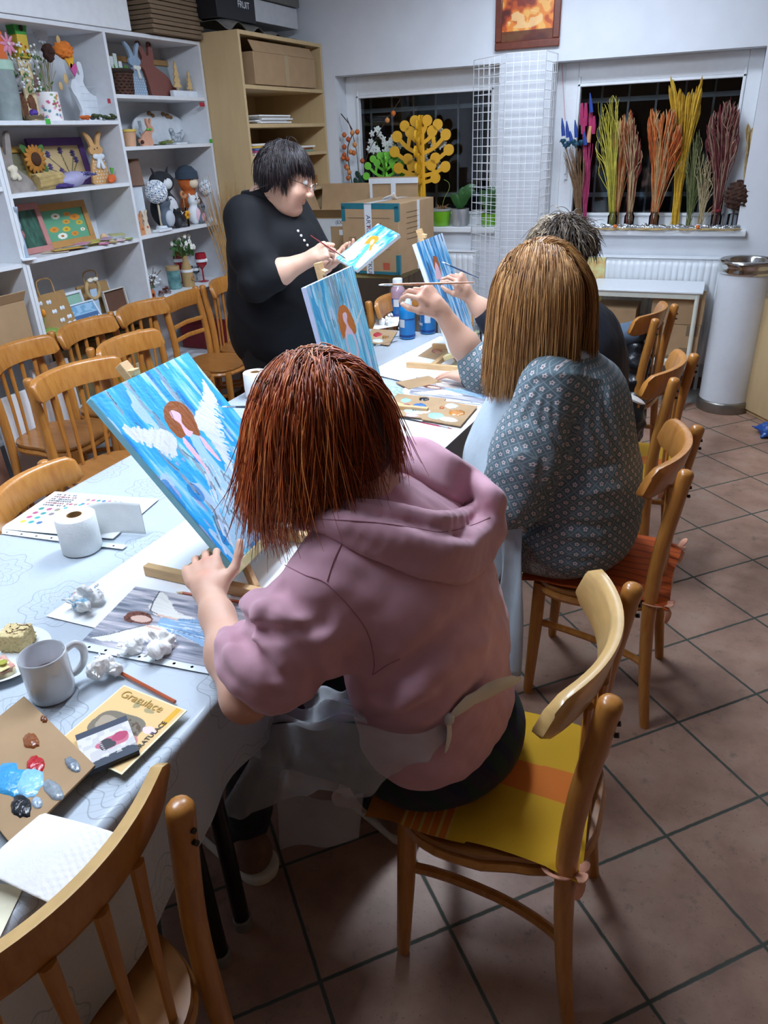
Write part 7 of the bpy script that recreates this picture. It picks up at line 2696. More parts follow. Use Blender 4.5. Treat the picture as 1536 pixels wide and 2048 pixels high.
def on(o, w, h, x, y, r, mat, name='spot', z=.009, d=.003, parent=None):
 mb = MB()
 if not isinstance(x, (list, tuple)):
  x, y = [x], [y]
 for a, b in zip(x, y):
  mb.ball((0, 0, 0), (r, r, d), 10, 6, CUT @ Matrix.Translation(((a - .5) * w, b * h, z)))
 return mb.build(name, mat, parent or o)
def pm(c, r=.6, v=.06, **k):
 return M('craft_%s' % c[1:], c, r, v, **k)
SIT = [(.02, .55), (.06, .68), (.14, .72), (.16, .80), (.10, .98), (.16, 1.0), (.24, .82), (.28, .80), (.33, 1.0), (.42, .98), (.42, .80), (.36, .70), (.40, .62), (.58, .52), (.80, .36), (.88, .24), (.97, .26), (1.0, .14), (.92, .08), (.88, 0), (.20, 0), (.20, .20), (.22, .38), (.12, .50)]
UPR = [(.30, .72), (.22, .66), (.26, .58), (.36, .55), (.28, .46), (.20, .30), (.16, .12), (.18, 0), (.82, 0), (.84, .12), (.80, .30), (.70, .46), (.62, .55), (.72, .60), (.76, .68), (.66, .74), (.72, .86), (.80, .97), (.72, 1.0), (.60, .90), (.52, .76), (.46, .76), (.36, .90), (.16, 1.0), (.12, .96), (.24, .84)]
TREE = [(.45, 0), (.45, .14), (.05, .14), (.30, .32), (.12, .32), (.36, .52), (.2, .52), (.42, .74), (.32, .74), (.5, 1.), (.68, .74), (.58, .74), (.8, .52), (.64, .52), (.88, .32), (.7, .32), (.95, .14), (.55, .14), (.55, 0)]
DARK = pm('#1a1416')
WCR = pm('#dfe4ea')
def frame_pic(name, label, x0, x1, y0, y1, z, fm, pic, X=XI - .05, fw=.028, lean=-.16, cat='picture frame', group='handmade picture frames'):
 w, h = pw(x0, x1, (y0 + y1) / 2, X), ph((x0 + x1) / 2, y0, y1, X)
 b = SP((x0 + x1) / 2, y1, z, X)
 t = thing(name, label, cat, b, group=group, rot=(0, lean, 0))
 mb = MB()
 for (c, d) in (((0, fw / 2), (w, fw)), ((0, h - fw / 2), (w, fw)), ((-w / 2 + fw / 2, h / 2), (fw, h - 2 * fw)), ((w / 2 - fw / 2, h / 2), (fw, h - 2 * fw))):
  mb.box((c[0], c[1], 0), (d[0], d[1], .018), CUT)
 mb.build('frame', fm, t, bevel=.0015)
 if isinstance(pic, Pic):
  pic_obj('picture', pic, (.001, -w / 2 + fw, h - fw), (0, w - 2 * fw, 0), (0, 0, -(h - 2 * fw)), MATTEP, t)
 MB().box((0, h / 2, -.005), (w - 2 * fw, h - 2 * fw, .004), CUT).build('backing', pic if not isinstance(pic, Pic) else CARDD, t)
 return t, w, h
z = ZA[0]
b = SP(16, 232, z)
t = thing('planter', 'grey felt planter with an orange house face above it', 'planter', b)
MB().lathe([(0, 0), (.060, 0), (.072, .10), (.070, .235), (.064, .235), (.066, .10), (0, .02)], 26).build('pot', pm('#8b9594', .9, .15), t)
MB().lathe([(.069, .205), (.075, .21), (.076, .245), (.069, .25)], 26).build('rim_cloth', pm('#a9c7b4', .9), t)
hm = MB().prism([(-.055, .25), (.055, .25), (.055, .36), (0, .45), (-.055, .36)], .05, CUT).build('house', pm('#d8672a'), t, bevel=.002)
on(t, 1, 1, [.49, .515], [.30, .31], .006, DARK, 'eye', .027, .003, hm)
o, w, h = cutout('birdhouse', 'tall green and yellow painted birdhouse stick with a round hole and dotted face', 'birdhouse', [(.1, 0), (.8, -.02), (.82, .75), (1.0, .76), (.62, 1.0), (.15, .76), (.28, .74)], 27, 60, 27, 110, z + .33, pm('#cfae3a'), smooth=False, t=.05)
o.location.z = z + ph(43, 110, 238)
MB().prism([(-.032, ph(43, 60, 110) * .9), (.032, ph(43, 60, 110) * .9), (.042, h * .76), (.012, h * 1.0), (-.036, h * .76)], .052, CUT).build('green_roof', pm('#3c9a3c'), o, bevel=.002)
on(o, w, h, [.35, .58, .42, .6], [.30, .26, .14, .12], .0055, pm('#b3342a'), 'dot', .027)
on(o, w, h, .55, .70, .014, DARK, 'hole', .027)
hh = o.location.z - z
MB().box((-.0, 0, -hh / 2), (.012, .075, hh), ).build('post', pm('#dcc79c'), o, bevel=.002)
def flower_disc(name, label, x, y, r, col, z0, X, petals=14, core=None, cat='paper flower'):
 q = at(x, y, X=X)
 t = thing(name, label, cat, (X, q.y, z0 + .0008))
 zz = q.z - z0
 mb = MB()
 for k in range(petals):
  a = 2 * pi * k / petals
  m4 = CUT @ Matrix.Translation((0, zz, .0)) @ Matrix.Rotation(a, 4, 'Z') @ Matrix.Translation((r * .55, 0, .006)) @ Matrix.Rotation(.25, 4, 'X')
  mb.ball((0, 0, 0), (r * .5, r * .20, .004), 10, 6, m4)
 mb.build('petals', col, t)
 MB().ball((.012, 0, zz), (.006, r * .2, r * .2), 10, 6).build('centre', core or col, t)
 MB().tube([(0, 0, 0), (-.004, .004, zz * .5), (0, 0, zz - r * .2)], .0022, 6).build('stem', pm('#8a7a4a'), t)
 return t
flower_disc('paper_flower', 'large pleated white paper flower over the vase bouquet', 78, 62, .052, WCR, z, XI - .06, 16)
flower_disc('paper_flower', 'pink paper flower by the green birdhouse', 14, 88, .045, pm('#d98aa4'), z, XI + .02, 8, pm('#e9c8d2'))
b = SP(103, 238, z, XI + .02)
t = thing('vase', 'white vase with a pink floral print full of craft flowers', 'vase', b)
hv_ = ph(103, 183, 240)
p = Pic(90, 40, '#efe9e6')
for k in range(70):
 p.blob(rng.random(), rng.random(), .022, .05, ['#c9557c', '#e39ab4', '#7a9a5a', '#c98a3a', '#5a8a9a', '#b23a4a'][k % 6], seed=k)
V_, F_ = [], []
for j in range(41):
 for i in range(91):
  a = 2 * pi * i / 90
  V_.append((.058 * cos(a) * (1 - .04 * j / 40), .058 * sin(a) * (1 - .04 * j / 40), hv_ * j / 40))
for j in range(40):
 for i in range(90):
  q0 = j * 91 + i
  F_.append((q0, q0 + 1, q0 + 92, q0 + 91))
mesh_np('printed_body', V_, F_, MATTEP, t, p.c)
MB().lathe([(0, .003), (.054, .003), (.052, hv_)], 30).build('inside', pm('#d8d2cf'), t)
r_ = np.random.default_rng(2)
bq = MB()
for k in range(26):
 e = Vector((r_.uniform(-.05, .06), r_.uniform(-.16, .10), hv_ + r_.uniform(.06, .22)))
 bq.tube(spline([(e.x * .2, e.y * .2, hv_ * .6), e * .6 + Vector((0, 0, hv_ * .3)), e], 6), .0016, 4)
bq.build('stems', pm('#7d7440'), t)
lf = MB()
for k in range(60):
 c_ = Vector((r_.uniform(-.05, .04), r_.uniform(-.15, .02), hv_ + r_.uniform(.0, .16)))
 lf.ball((0, 0, 0), (.012, .005, .002), 6, 4, Matrix.Translation(c_) @ Euler((r_.uniform(0, 6), r_.uniform(0, 6), 0)).to_matrix().to_4x4())
lf.build('leaves', pm('#4f7a3c', .7, .2), t)
wf = MB()
for k in range(70):
 wf.ball((r_.uniform(-.04, .05), r_.uniform(-.15, -.02), hv_ + r_.uniform(.0, .20)), .006, 6, 4)
wf.build('small_blossoms', pm('#e9ecec'), t)
bd = lambda x, y: Vector((.045, at(x, y, X=XI + .06).y - b.y, at(x, y, X=XI + .06).z - b.z))
HEART = [(.5, 0), (.9, .45), (1.0, .75), (.8, 1.0), (.5, .85), (.2, 1.), (0, .75), (.1, .45)]
for (x, y, s, c_, nm) in ((137, 120, .062, '#e0a417', 'yellow_heart'), (146, 140, .046, '#c4508e', 'pink_heart')):
 q = bd(x, y)
 MB().prism([((a - .5) * s, (c2 - .5) * s * 1.3) for a, c2 in smoothpoly(HEART, 40)], .006, Matrix.Translation(q) @ CUT).build(nm, pm(c_), t, bevel=.001)
F = Field()
F.ell(bd(125, 100), (.03, .055, .035), None, .02)
F.disp(lambda P: .010 * vnoise(P, 90, 3))
field_obj('orange_tulle', F, .005, pm('#dd7a2c', .9, .15), t)
F = Field()
F.ell(bd(95, 105), (.025, .03, .04), None, .02)
F.disp(lambda P: .008 * vnoise(P, 110, 4))
field_obj('brown_leaf', F, .005, pm('#3a2018', .9, .15), t)
for (x, y, r0) in ((115, 80, .013), (130, 158, .016), (120, 172, .013)):
 MB().ball(bd(x, y), (.006, r0, r0 * 1.5), 12, 8).build('wooden_spoon', pm('#c9a873'), t)
for nm, lb, x0, x1, y0, y1, c_, sd in (('dried_leaves', 'crumpled brown paper leaf bunch by the floral vase', 42, 78, 170, 232, '#6a432c', 5), ('feather_bundle', 'grey feather bundle above the brown leaves', 28, 62, 150, 182, '#a9a6a6', 6), ('feather_bundle', 'dull mauve twigs before the floral vase', 58, 84, 150, 190, '#8a6f6c', 7)):
 q = SP((x0 + x1) / 2, y1, z, XI - .02)
 F = Field()
 hh = ph(50, y0, y1)
 ww = pw(x0, x1, y0)
 zc = hh / 2 if nm == 'dried_leaves' else at((x0 + x1) / 2, (y0 + y1) / 2, X=XI).z - z
 F.ell((0, 0, zc), (.03, ww / 2, hh / 2), None, .02)
 if nm != 'dried_leaves':
  F.cap((0, 0, 0), (0, 0, zc), .008, .012, .02)
 F.disp(lambda P: .012 * vnoise(P, 60, sd) + .006 * vnoise(P, 160, sd + 1))
 o = field_obj(nm, F, .005, pm(c_, .9, .25), None)
 o.location = (q.x, q.y, z + .001)
 tag(o, lb, 'dried leaves')
q = SP(70, 236, z, XI + .06)
t = thing('nest', 'little twig nest with a violet flower', 'nest', q)
mb = MB()
for k in range(26):
 a0 = r_.uniform(0, 6.28)
 mb.tube([(.034 * cos(a0 + s) * (1 + .1 * sin(5 * s + k)), .048 * sin(a0 + s), .008 + .012 * r_.random() + .004 * sin(3 * s)) for s in np.linspace(0, 3.2, 9)], .0016, 4)
mb.build('twigs', pm('#7d6a52', .9, .2), t)
F = Field()
F.ell((0, -.0, .034), (.018, .022, .014), None, .01)
F.disp(lambda P: .006 * vnoise(P, 180, 3))
field_obj('violet_flower', F, .0035, pm('#5a3f9a', .8, .2), t)
o, w, h = cutout('wooden_bunny', 'white planked crouching bunny figure with one tall ear on the top shelf', 'bunny figure', [(0, .58), (.06, .70), (.16, .75), (.10, .90), (.16, .93), (.24, .80), (.28, .82), (.26, 1.0), (.36, 1.0), (.38, .80), (.34, .66), (.48, .48), (.74, .40), (.92, .25), (1.0, .22), (1.0, 0), (.18, 0), (.18, .18), (.10, .40), (.04, .48)], 152, 228, 120, 234, z, WCR, t=.02)
mb = MB()
for yy in (.13, .24, .36, .48, .60):
 mb.box((-.0, h * yy, .0105), (w * .55, .0016, .001), CUT)
mb.build('plank_gap', pm('#b9bfc6'), o)
t = thing('moss_garland', 'low garland of moss, white petals and carrots along the top shelf edge', 'garland', SP(190, 242, z, XI + .10))
for nm, c_, n, s0 in (('moss', '#3e4a2c', 26, .013), ('petals', '#d9dde0', 14, .009), ('carrots', '#c4622a', 5, .010), ('buttons', '#4a4f58', 3, .011)):
 mb = MB()
 for k in range(n):
  yy = r_.uniform(-.02, .15) if nm != 'carrots' else r_.uniform(-.14, -.04)
  s = s0 * r_.uniform(.7, 1.3)
  mb.ball((r_.uniform(-.02, .02), yy, s * .7 + r_.uniform(0, .012)), (s, s * (1 if nm != 'carrots' else 2.4), s * .7), 8, 6)
 mb.build(nm, pm(c_, .9, .2), t)
z = ZA[1]
o, w, h = cutout('wooden_bunny', 'weathered grey plank bunny with a cream bow in front of the orange frame', 'bunny figure', [(.02, .42), (.0, .36), (.20, .30), (.22, .12), (.24, 0), (1.0, 0), (.98, .12), (.86, .24), (.55, .42), (.52, .56), (.56, .70), (.60, 1.0), (.48, .96), (.38, .66), (.32, .66), (.22, .90), (.10, .92), (.16, .70), (.08, .58)], 0, 70, 256, 378, z, pm('#8c837c', .8, .2), X=XI + .05, t=.02)
F = Field()
F.ell((.014, -.012, h * .40), (.012, .030, .016), None, .01)
F.cap((.014, -.012, h * .40), (.014, -.02, h * .26), .008, .014, .01)
F.cap((.014, -.012, h * .40), (.014, .014, h * .24), .008, .012, .01)
F.disp(lambda P: .003 * vnoise(P, 120, 5))
field_obj('bow', F, .003, pm('#d6cbb4', .9), o)
frame_pic('framed_craft', 'orange painted frame at the picture edge on the second shelf', -18, 24, 300, 392, z, pm('#cf7328'), pm('#9aa29c'), X=XI + .02, lean=-.1)
frame_pic('framed_craft', 'gilt wooden frame with an empty mirror behind the grey plank bunny', 18, 72, 272, 362, z, pm('#b58a3c', .4), pm('#7d7a5e', .3), X=XI - .06)
t = thing('sunflower', 'artificial sunflower with green leaves between two frames', 'flower', SP(78, 350, z, XI - .04))
zz = at(82, 318, X=XI - .04).z - z
mb = MB()
for k in range(16):
 a = 2 * pi * k / 16
 mb.ball((0, 0, 0), (.006, .012, .030), 8, 5, Matrix.Translation((.0, .040 * sin(a), zz + .040 * cos(a))) @ Matrix.Rotation(-a, 4, 'X'))
mb.build('petals', pm('#b5762a', .8, .2), t)
MB().ball((.006, 0, zz), (.012, .032, .032), 14, 8).build('seed_head', pm('#4a2d18', .9, .2), t)
MB().tube([(0, 0, 0), (0, .0, zz - .03)], .005, 6).build('stem', pm('#4f7a3c', .7, .2), t)
lf = MB()
for a in (-.8, .9, 2.2):
 lf.ball((0, 0, 0), (.004, .02, .05), 8, 5, Matrix.Translation((-.01, .05 * sin(a), zz + .05 * cos(a))) @ Matrix.Rotation(-a, 4, 'X'))
lf.build('leaves', pm('#4f7a3c'), t)
p = Pic(80, 90, '#c6ab7c')
for (x, y, e) in ((.25, .25, (.62, .95)), (.55, .15, (.62, .95)), (.82, .25, (.64, .95)), (.22, .62, (.6, .95)), (.86, .45, (.66, .95)), (.45, .78, (.62, .95))):
 p.line([(x, y + .08), e], '#5a5a34', .012)
 for k in range(7):
  p.blob(x + .03 * sin(k * 2.1), y + .025 * (k - 3), .035, .03, ['#3d2f5c', '#4f3c78', '#2c2144'][k % 3], seed=k)
frame_pic('framed_craft', 'purple frame with pressed lavender sprigs', 85, 192, 276, 374, z, pm('#61407f'), p, X=XI - .08, fw=.038)
t = thing('straw_roll', 'cylinder of natural straw beside the lavender bird', 'straw roll', SP(100, 376, z, XI + .06))
L_ = pw(74, 126, 350)
mb = MB()
for k in range(46):
 a = 2 * pi * k / 46
 rr = .034 * (1 + .06 * sin(k * 5.1))
 mb.tube([(rr * cos(a), -L_ / 2, .038 + rr * sin(a)), (rr * cos(a + .3) * 1.03, 0, .038 + rr * sin(a + .3) * 1.03), (rr * cos(a + .5), L_ / 2, .038 + rr * sin(a + .5))], .0042, 4)
mb.cyl((0, -L_ / 2 + .005, .038), (0, L_ / 2 - .005, .038), .032)
mb.build('straw', pm('#b59c66', .9, .2), t)
t = thing('lavender_bird', 'plump lavender bird ornament with beaded wings', 'bird ornament', SP(150, 378, z, XI + .08))
F = Field()
F.ell((0, 0, .038), (.045, .062, .038), None, .02)
F.cap((0, .04, .045), (0, .135, .052), .026, .008, .02)
F.ell((0, -.05, .03), (.03, .045, .02), None, .03)
field_obj('body', F, .005, pm('#a6a2c2', .6, .1), t)
mb = MB()
for k in range(170):
 a = r_.uniform(0, 1)
 mb.ball((.03 * r_.normal() * .5 + .01, .045 + .095 * a, .050 + .022 * r_.random() * (1 - .5 * a)), .0036, 5, 4)
mb.build('beads', pm('#4c4a86', .25, .25), t)
F = Field()
F.ell((.01, -.075, .012), (.03, .06, .012), None, .02)
F.disp(lambda P: .006 * vnoise(P, 80, 3))
field_obj('violet_felt', F, .004, pm('#43346e', .9, .2), t)
o, w, h = cutout('wooden_bunny', 'tan bunny with white dots, a white bow and a carrot', 'bunny figure', UPR, 178, 228, 257, 362, z, pm('#c89a62'), X=XI + .03)
xs_, ys_ = [], []
for i in range(5):
 for j in range(7):
  xs_.append(.28 + .11 * i + (.05 if j % 2 else 0))
  ys_.append(.05 + .065 * j)
on(o, w, h, xs_, ys_, .0034, WCR, 'dot', .008, .001)
F = Field()
for s in (-1, 1):
 F.ell((.014, s * .022, h * .53), (.010, .022, .014), None, .008)
F.cap((.014, 0, h * .53), (.014, -.018, h * .34), .007, .011, .01)
F.cap((.014, 0, h * .53), (.014, .02, h * .32), .007, .011, .01)
field_obj('bow', F, .003, pm('#d5dbe0', .8), o)
on(o, w, h, [.42, .54], [.67, .69], .0036, DARK, 'eye', .008)
t = thing('carrot', 'stuffed orange carrot with a green tuft at the feet of the dotted bunny', 'carrot', SP(224, 356, z, XI + .07))
MB().ball((0, 0, .024), (.016, .028, .022), 12, 8).ball((0, -.012, .014), (.014, .02, .014), 10, 6).build('root', pm('#d0602a', .8), t)
MB().tube([(0, .005, .042), (0, .012, .075)], [.004, .012], 6).build('tuft', pm('#5aa03a', .8), t)
z = ZA[2]
p = Pic(50, 60, '#24483c')
sky_strokes(p, 5, ['#1b3a30', '#2c5646', '#3a6a58'], 20, 3)
frame_pic('framed_craft', 'dusty pink frame with a dark green panel', 10, 108, 396, 500, z, pm('#b87d78'), p, X=XI - .02, fw=.030, lean=-.2)
p = Pic(90, 110, '#5fa07c')
for k, (x, y, s, c_) in enumerate(((.35, .2, .12, '#e9e6d8'), (.62, .18, .09, '#d98a2c'), (.78, .30, .14, '#dd8a24'), (.55, .42, .10, '#d9a23a'), (.85, .5, .10, '#c9b23a'), (.22, .62, .12, '#d98a2c'), (.5, .66, .11, '#cfae30'), (.36, .86, .13, '#ece9dc'), (.66, .84, .10, '#d98a2c'), (.88, .74, .07, '#e9e6d8'))):
 for q in range(9):
  a = 2 * pi * q / 9
  p.blob(x + s * .55 * cos(a), y + s * .5 * sin(a), s * .33, s * .3, c_, seed=k)
 p.blob(x, y, s * .3, s * .28, '#b3701c', seed=k)
frame_pic('framed_craft', 'kraft frame with yellow and white felt flowers on green', 90, 194, 390, 480, z, pm('#b5854a'), p, X=XI - .06, fw=.034, lean=-.18)
o, w, h = cutout('wooden_bunny', 'thin blue grey bunny seen almost edge on before the pink frame', 'bunny figure', UPR, 38, 58, 398, 508, z, pm('#9aa9b8'), X=XI + .09, t=.016)
o.rotation_euler = (0, 0, radians(62))
o.scale = (1, 2.6, 1)
mb = MB().box((.0, 0, .006), (.07, .06, .012)).build('base', WCR, o, bevel=.003)
F = Field()
F.ell((.015, .01, h * .46), (.014, .02, .02), None, .01)
F.disp(lambda P: .004 * vnoise(P, 160, 3))
field_obj('rosette', F, .003, pm('#a06a6a', .9, .3), o)
flat = [(110, 495, '#c9b6a2', .09, .13, 'beige'), (150, 492, '#8f97a6', .08, .12, 'grey'), (135, 500, '#c9a04a', .05, .16, 'ochre'), (190, 478, '#c2b85e', .10, .17, 'olive yellow'), (165, 486, '#c98aa4', .06, .10, 'pink'), (215, 488, '#b59ab0', .05, .13, 'mauve'), (235, 477, '#b8b87a', .08, .12, 'moss green')]
for k, (x, y, c_, a, b_, nm) in enumerate(flat):
 o = box_obj('craft_card', SP(x, y, z + .004 + .0045 * k, XI + .06 + .02 * (k % 3)), (a, b_, .004), pm(c_), None, .001, rot=(0, 0, .3 * (k - 3)))
 tag(o, 'flat %s craft card lying in the pile on the third shelf' % nm, 'card', 'flat craft cards')
for k, (x, c_, nm) in enumerate(((205, '#c97a9a', 'pink'), (222, '#b0986a', 'tan'), (238, '#d0aeb8', 'pale pink'), (253, '#8a9a5a', 'green'))):
 t = thing('felt_heart', '%s felt heart lying on the third shelf' % nm, 'heart', SP(x, 486 - 4 * k, z + .002, XI + .12), group='felt hearts')
 MB().prism([((a - .5) * .055, (b_ - .5) * .06) for a, b_ in smoothpoly(HEART, 30)], .009).build('heart', pm(c_, .9), t, bevel=.003).location.z = .006
 MB().prism([((a - .5) * .03, (b_ - .5) * .033) for a, b_ in smoothpoly(HEART, 30)], .003).build('inner_heart', pm('#e3dcc9', .9), t, bevel=.001).location.z = .0125
MB().ball((0, 0, .022), (.018, .022, .022), 12, 8).build('cotton_ball', pm('#d9b08a', .9), None, loc=SP(207, 472, z + .001, XI + .02))
tag(bpy.data.objects['cotton_ball'], 'small peach pompon behind the felt hearts', 'pompon')
z = ZA[3]
def bag(label, x0, x1, y0, y1, X, col, lean, handle=.07, deco=None):
 w, h = pw(x0, x1, (y0 + y1) / 2, X), ph((x0 + x1) / 2, y0, y1, X)
 t = thing('paper_bag', label, 'paper bag', SP((x0 + x1) / 2, y1, z, X), rot=(0, lean, 0), group='kraft paper bags')
 bm = MB()
 bm.add([(0.03, -w / 2, 0), (.03, w / 2, 0), (.004, w / 2, h), (.004, -w / 2, h), (-.03, -w / 2, 0), (-.03, w / 2, 0), (-.004, w / 2, h), (-.004, -w / 2, h)], [(0, 1, 2, 3), (5, 4, 7, 6), (4, 0, 3, 7), (1, 5, 6, 2), (3, 2, 6, 7), (4, 5, 1, 0)])
 bm.build('bag', M('kraft_' + col[1:], col, .85, .06), t)
 MB().tube(spline([(.006, -w * .22, h - .01), (.006, -w * .2, h + handle * .8), (.006, 0, h + handle), (.006, w * .2, h + handle * .8), (.006, w * .22, h - .01)], 16), .0042, 6).build('handle', KRAFT, t)
 if deco:
  mb = MB()
  for (u, v) in deco:
   for s in (-1, 1):
    k = .03 - .026 * v
    mb.ball((k + .003, (u - .5) * w + s * .008, v * h), (.002, .009, .011), 8, 5)
  mb.build('butterfly', WCR, t)
 return t
bag('kraft paper bag with six white paper butterflies', 74, 145, 552, 632, XI + .02, '#a07b4c', -.12, .075, [(.2, .8), (.45, .78), (.5, .52), (.75, .56), (.62, .26), (.85, .30)])
bag('plain brown kraft paper bag behind the others', 160, 222, 536, 600, XI - .08, '#a37f50', -.05, .07)
bag('kraft bag leaning low behind the butterfly bag', 60, 110, 575, 640, XI - .05, '#9c7748', -.2, .05)
p = Pic(50, 60, '#8fb8a4')
p.over((p.v > .75) * 1., '#c2a2b0')
frame_pic('mint_card', 'mint green card in a white frame behind the blue glitter picture', 128, 172, 542, 606, z, WCR, p, X=XI - .03, fw=.014, lean=-.15, cat='card')
p = Pic(70, 60, '#8fb6d0')
p.over((lat(p.u, p.v, 9, 6, 3) > .55) * (p.v < .5) * .8, '#5d94ba')
p.over((p.v > .55) * 1., '#3a5f8c')
p.over((p.v > .8 + .1 * (lat(p.u, p.v * 0, 30, 1, 5) - .5)) * 1., '#e6ecf1')
frame_pic('winter_picture', 'blue winter picture with glitter and white trees', 142, 205, 580, 626, z, pm('#cfdbe6'), p, X=XI + .05, fw=.008, lean=-.5, cat='picture')
t = thing('wreath', 'small twig wreath with a white bow and blue lace', 'wreath', SP(190, 598, z, XI - .01))
zz = at(190, 578, X=XI).z - z
MB().tube([(0, .048 * cos(a), zz + .052 * sin(a)) for a in np.linspace(0, 2 * pi, 25)[:-1]], .010, 8, closed=True).build('ring', pm('#b79a6c', .9, .2), t)
MB().box((.0, 0, zz / 2), (.004, .05, zz)).build('lace_ribbon', pm('#a9bfd2', .9), t)
F = Field()
for s in (-1, 1):
 F.ell((.014, s * .02, zz + .05), (.008, .02, .012), None, .006)
field_obj('bow', F, .003, pm('#d8d2c2', .9), t)
frame_pic('cork_board', 'brown felt board in a thin stitched frame', 213, 258, 563, 610, z, pm('#c9c2b6'), pm('#5c3d2c', .9), X=XI + .0, fw=.007, lean=-.12, cat='board')
t = thing('tulips', 'two orange felt tulips on stems by the low shelf side', 'flowers', SP(84, 652, z, XI + .10))
for (x, y) in ((74, 618), (88, 630)):
 q = at(x, y, X=XI + .10)
 e = Vector((0, q.y - t.location.y, q.z - z))
 s_ = MB().tube([(0, 0, 0), e * .5 + Vector((0, -.004, 0)), e], .003, 6).build('stem', pm('#6a8a3a'), t)
 MB().ball(e + Vector((0, 0, .008)), (.012, .013, .02), 10, 8).build('blossom', pm('#d3842a', .9, .15), s_)
t = MB().box((0, 0, .02), (.09, .10, .04)).build('moss_box', pm('#86a04a', .95, .3), None, loc=SP(94, 655, z + .001, XI + .09), bevel=.006)
tag(t, 'bright green moss block on the low shelf corner', 'moss')
for k, (x, y, c_, nm) in enumerate(((150, 638, '#7f8d92', 'grey'), (170, 634, '#4f7fa6', 'blue'), (205, 624, '#c9781f', 'orange'), (225, 616, '#dfe3e6', 'white'))):
 o = box_obj('craft_card', SP(x, y, z + .004 + .004 * k, XI + .09), (.08, .11, .0035), pm(c_), None, .001, rot=(0, 0, .35 - .2 * k))
 tag(o, 'flat %s craft card in front of the paper bags' % nm, 'card', 'flat craft cards')
t = thing('white_butterfly', 'white wire and felt butterfly in front of the butterfly bag', 'ornament', SP(140, 622, z, XI + .10))
for s in (-1, 1):
 MB().ball((0, s * .018, .03), (.003, .018, .024), 10, 6).build('wing', WCR, t)
t = thing('yellow_flower_pot', 'tiny yellow felt flower in a tin by the felt board', 'flower', SP(255, 608, z, XI + .08))
MB().lathe([(0, 0), (.012, 0), (.014, .02), (0, .02)], 14).build('tin', pm('#5a4632'), t)
MB().ball((0, 0, .03), (.018, .024, .012), 12, 6).build('blossom', pm('#d9a81f', .9), t)
z = ZB[0]
t = thing('basket', 'dark brown woven basket with green grass and picture tags', 'basket', SP(246, 186, z, XI + .02))
hb = ph(246, 140, 188)
mb = MB()
for k in range(9):
 zz = hb * k / 8.
 rr = .062 + .010 * k / 8
 mb.tube([(rr * cos(a) * .8, rr * sin(a) * 1.0, zz + .003 * sin(14 * a + (k % 2) * pi)) for a in np.linspace(0, 2 * pi, 57)[:-1]], .0085, 6, closed=True)
mb.build('weave', pm('#4c2f22', .8, .25), t)
MB().tube([(.076 * cos(a) * .8, .076 * sin(a), hb) for a in np.linspace(0, 2 * pi, 33)[:-1]], .011, 8, closed=True).build('rim', pm('#2f1c14', .8), t)
mb = MB()
for k in range(40):
 a = r_.uniform(0, 6.28)
 mb.tube([(.03 * cos(a), .04 * sin(a), hb * .6), (.045 * cos(a), .055 * sin(a), hb + r_.uniform(.01, .03))], .003, 4)
mb.build('grass', pm('#4e8f35', .8, .2), t)
for dx, hh, c_ in ((-.035, .07, '#dfe4e2'), (-.005, .085, '#c9d6cc'), (.03, .05, '#e3e6e8')):
 MB().box((-.01, dx, hb + hh / 2), (.003, .026, hh)).build('picture_tag', pm(c_), t)
o, w, h = frame_pic('framed_craft', 'wide empty wooden frame with a grey mirror behind the bunnies', 236, 398, 106, 186, z, pm('#a97f4e'), pm('#8b9497', .25), X=XI - .09, fw=.03)
o, w, h = cutout('wooden_bunny', 'slim blue dotted bunny with a white collar bow on the upper shelf', 'bunny figure', UPR, 258, 300, 80, 186, z, pm('#8a9fb4'), X=XI + .05)
xs_, ys_ = [], []
for i in range(6):
 for j in range(7):
  xs_.append(.22 + .11 * i + (.05 if j % 2 else 0))
  ys_.append(.04 + .05 * j)
on(o, w, h, xs_, ys_, .0030, WCR, 'dot', .008, .001)
F = Field()
for s in (-1, 1):
 F.ell((.012, s * .016, h * .53), (.008, .016, .012), None, .006)
F.cap((.012, 0, h * .53), (.012, .012, h * .35), .006, .010, .01)
field_obj('bow', F, .003, pm('#d9d6cc', .9), o)
o, w, h = cutout('wooden_bunny', 'large brick red sitting bunny with dark ear tips', 'bunny figure', [(.02, .62), (.02, .56), (.12, .50), (.16, .40), (.22, .20), (.30, 0), (.90, 0), (.92, .10), (1.0, .12), (1.0, .20), (.92, .22), (.80, .40), (.52, .54), (.44, .60), (.46, .76), (.44, .98), (.36, 1.), (.32, .78), (.24, .78), (.12, 1.), (.03, .96), (.10, .78), (.12, .70)], 286, 352, 82, 188, z, pm('#7c4a42'), X=XI + .02, t=.018)
on(o, w, h, [.08, .40], [.96, .97], .010, DARK, 'ear_tip', .008, .004)
on(o, w, h, .97, .16, .014, pm('#8a5a50'), 'tail', .006, .01)
t = thing('wooden_trees', 'two pale sawn fir trees on a white block', 'ornament', SP(370, 187, z, XI + .06))
w_ = pw(345, 395, 180)
MB().box((0, 0, .018), (.03, w_, .036)).build('base', WCR, t, bevel=.004)
for dy, hh, ww in ((-.25, ph(355, 118, 178), .085), (.22, ph(380, 136, 178), .07)):
 MB().prism([((x - .5) * ww, .03 + y * hh) for x, y in TREE], .010, Matrix.Translation((0, dy * w_, 0)) @ CUT).build('tree', pm('#cfae78'), t, bevel=.001)
z = ZB[1]
t = thing('flower_pot', 'peach flower pot with a yellow rim', 'pot', SP(260, 289, z, XI + .03))
hp_ = ph(260, 256, 290)
MB().lathe([(0, 0), (.034, 0), (.042, hp_ * .86), (.040, hp_ * .86), (.032, .01), (0, .01)], 28).build('pot', pm('#cf9f7c'), t)
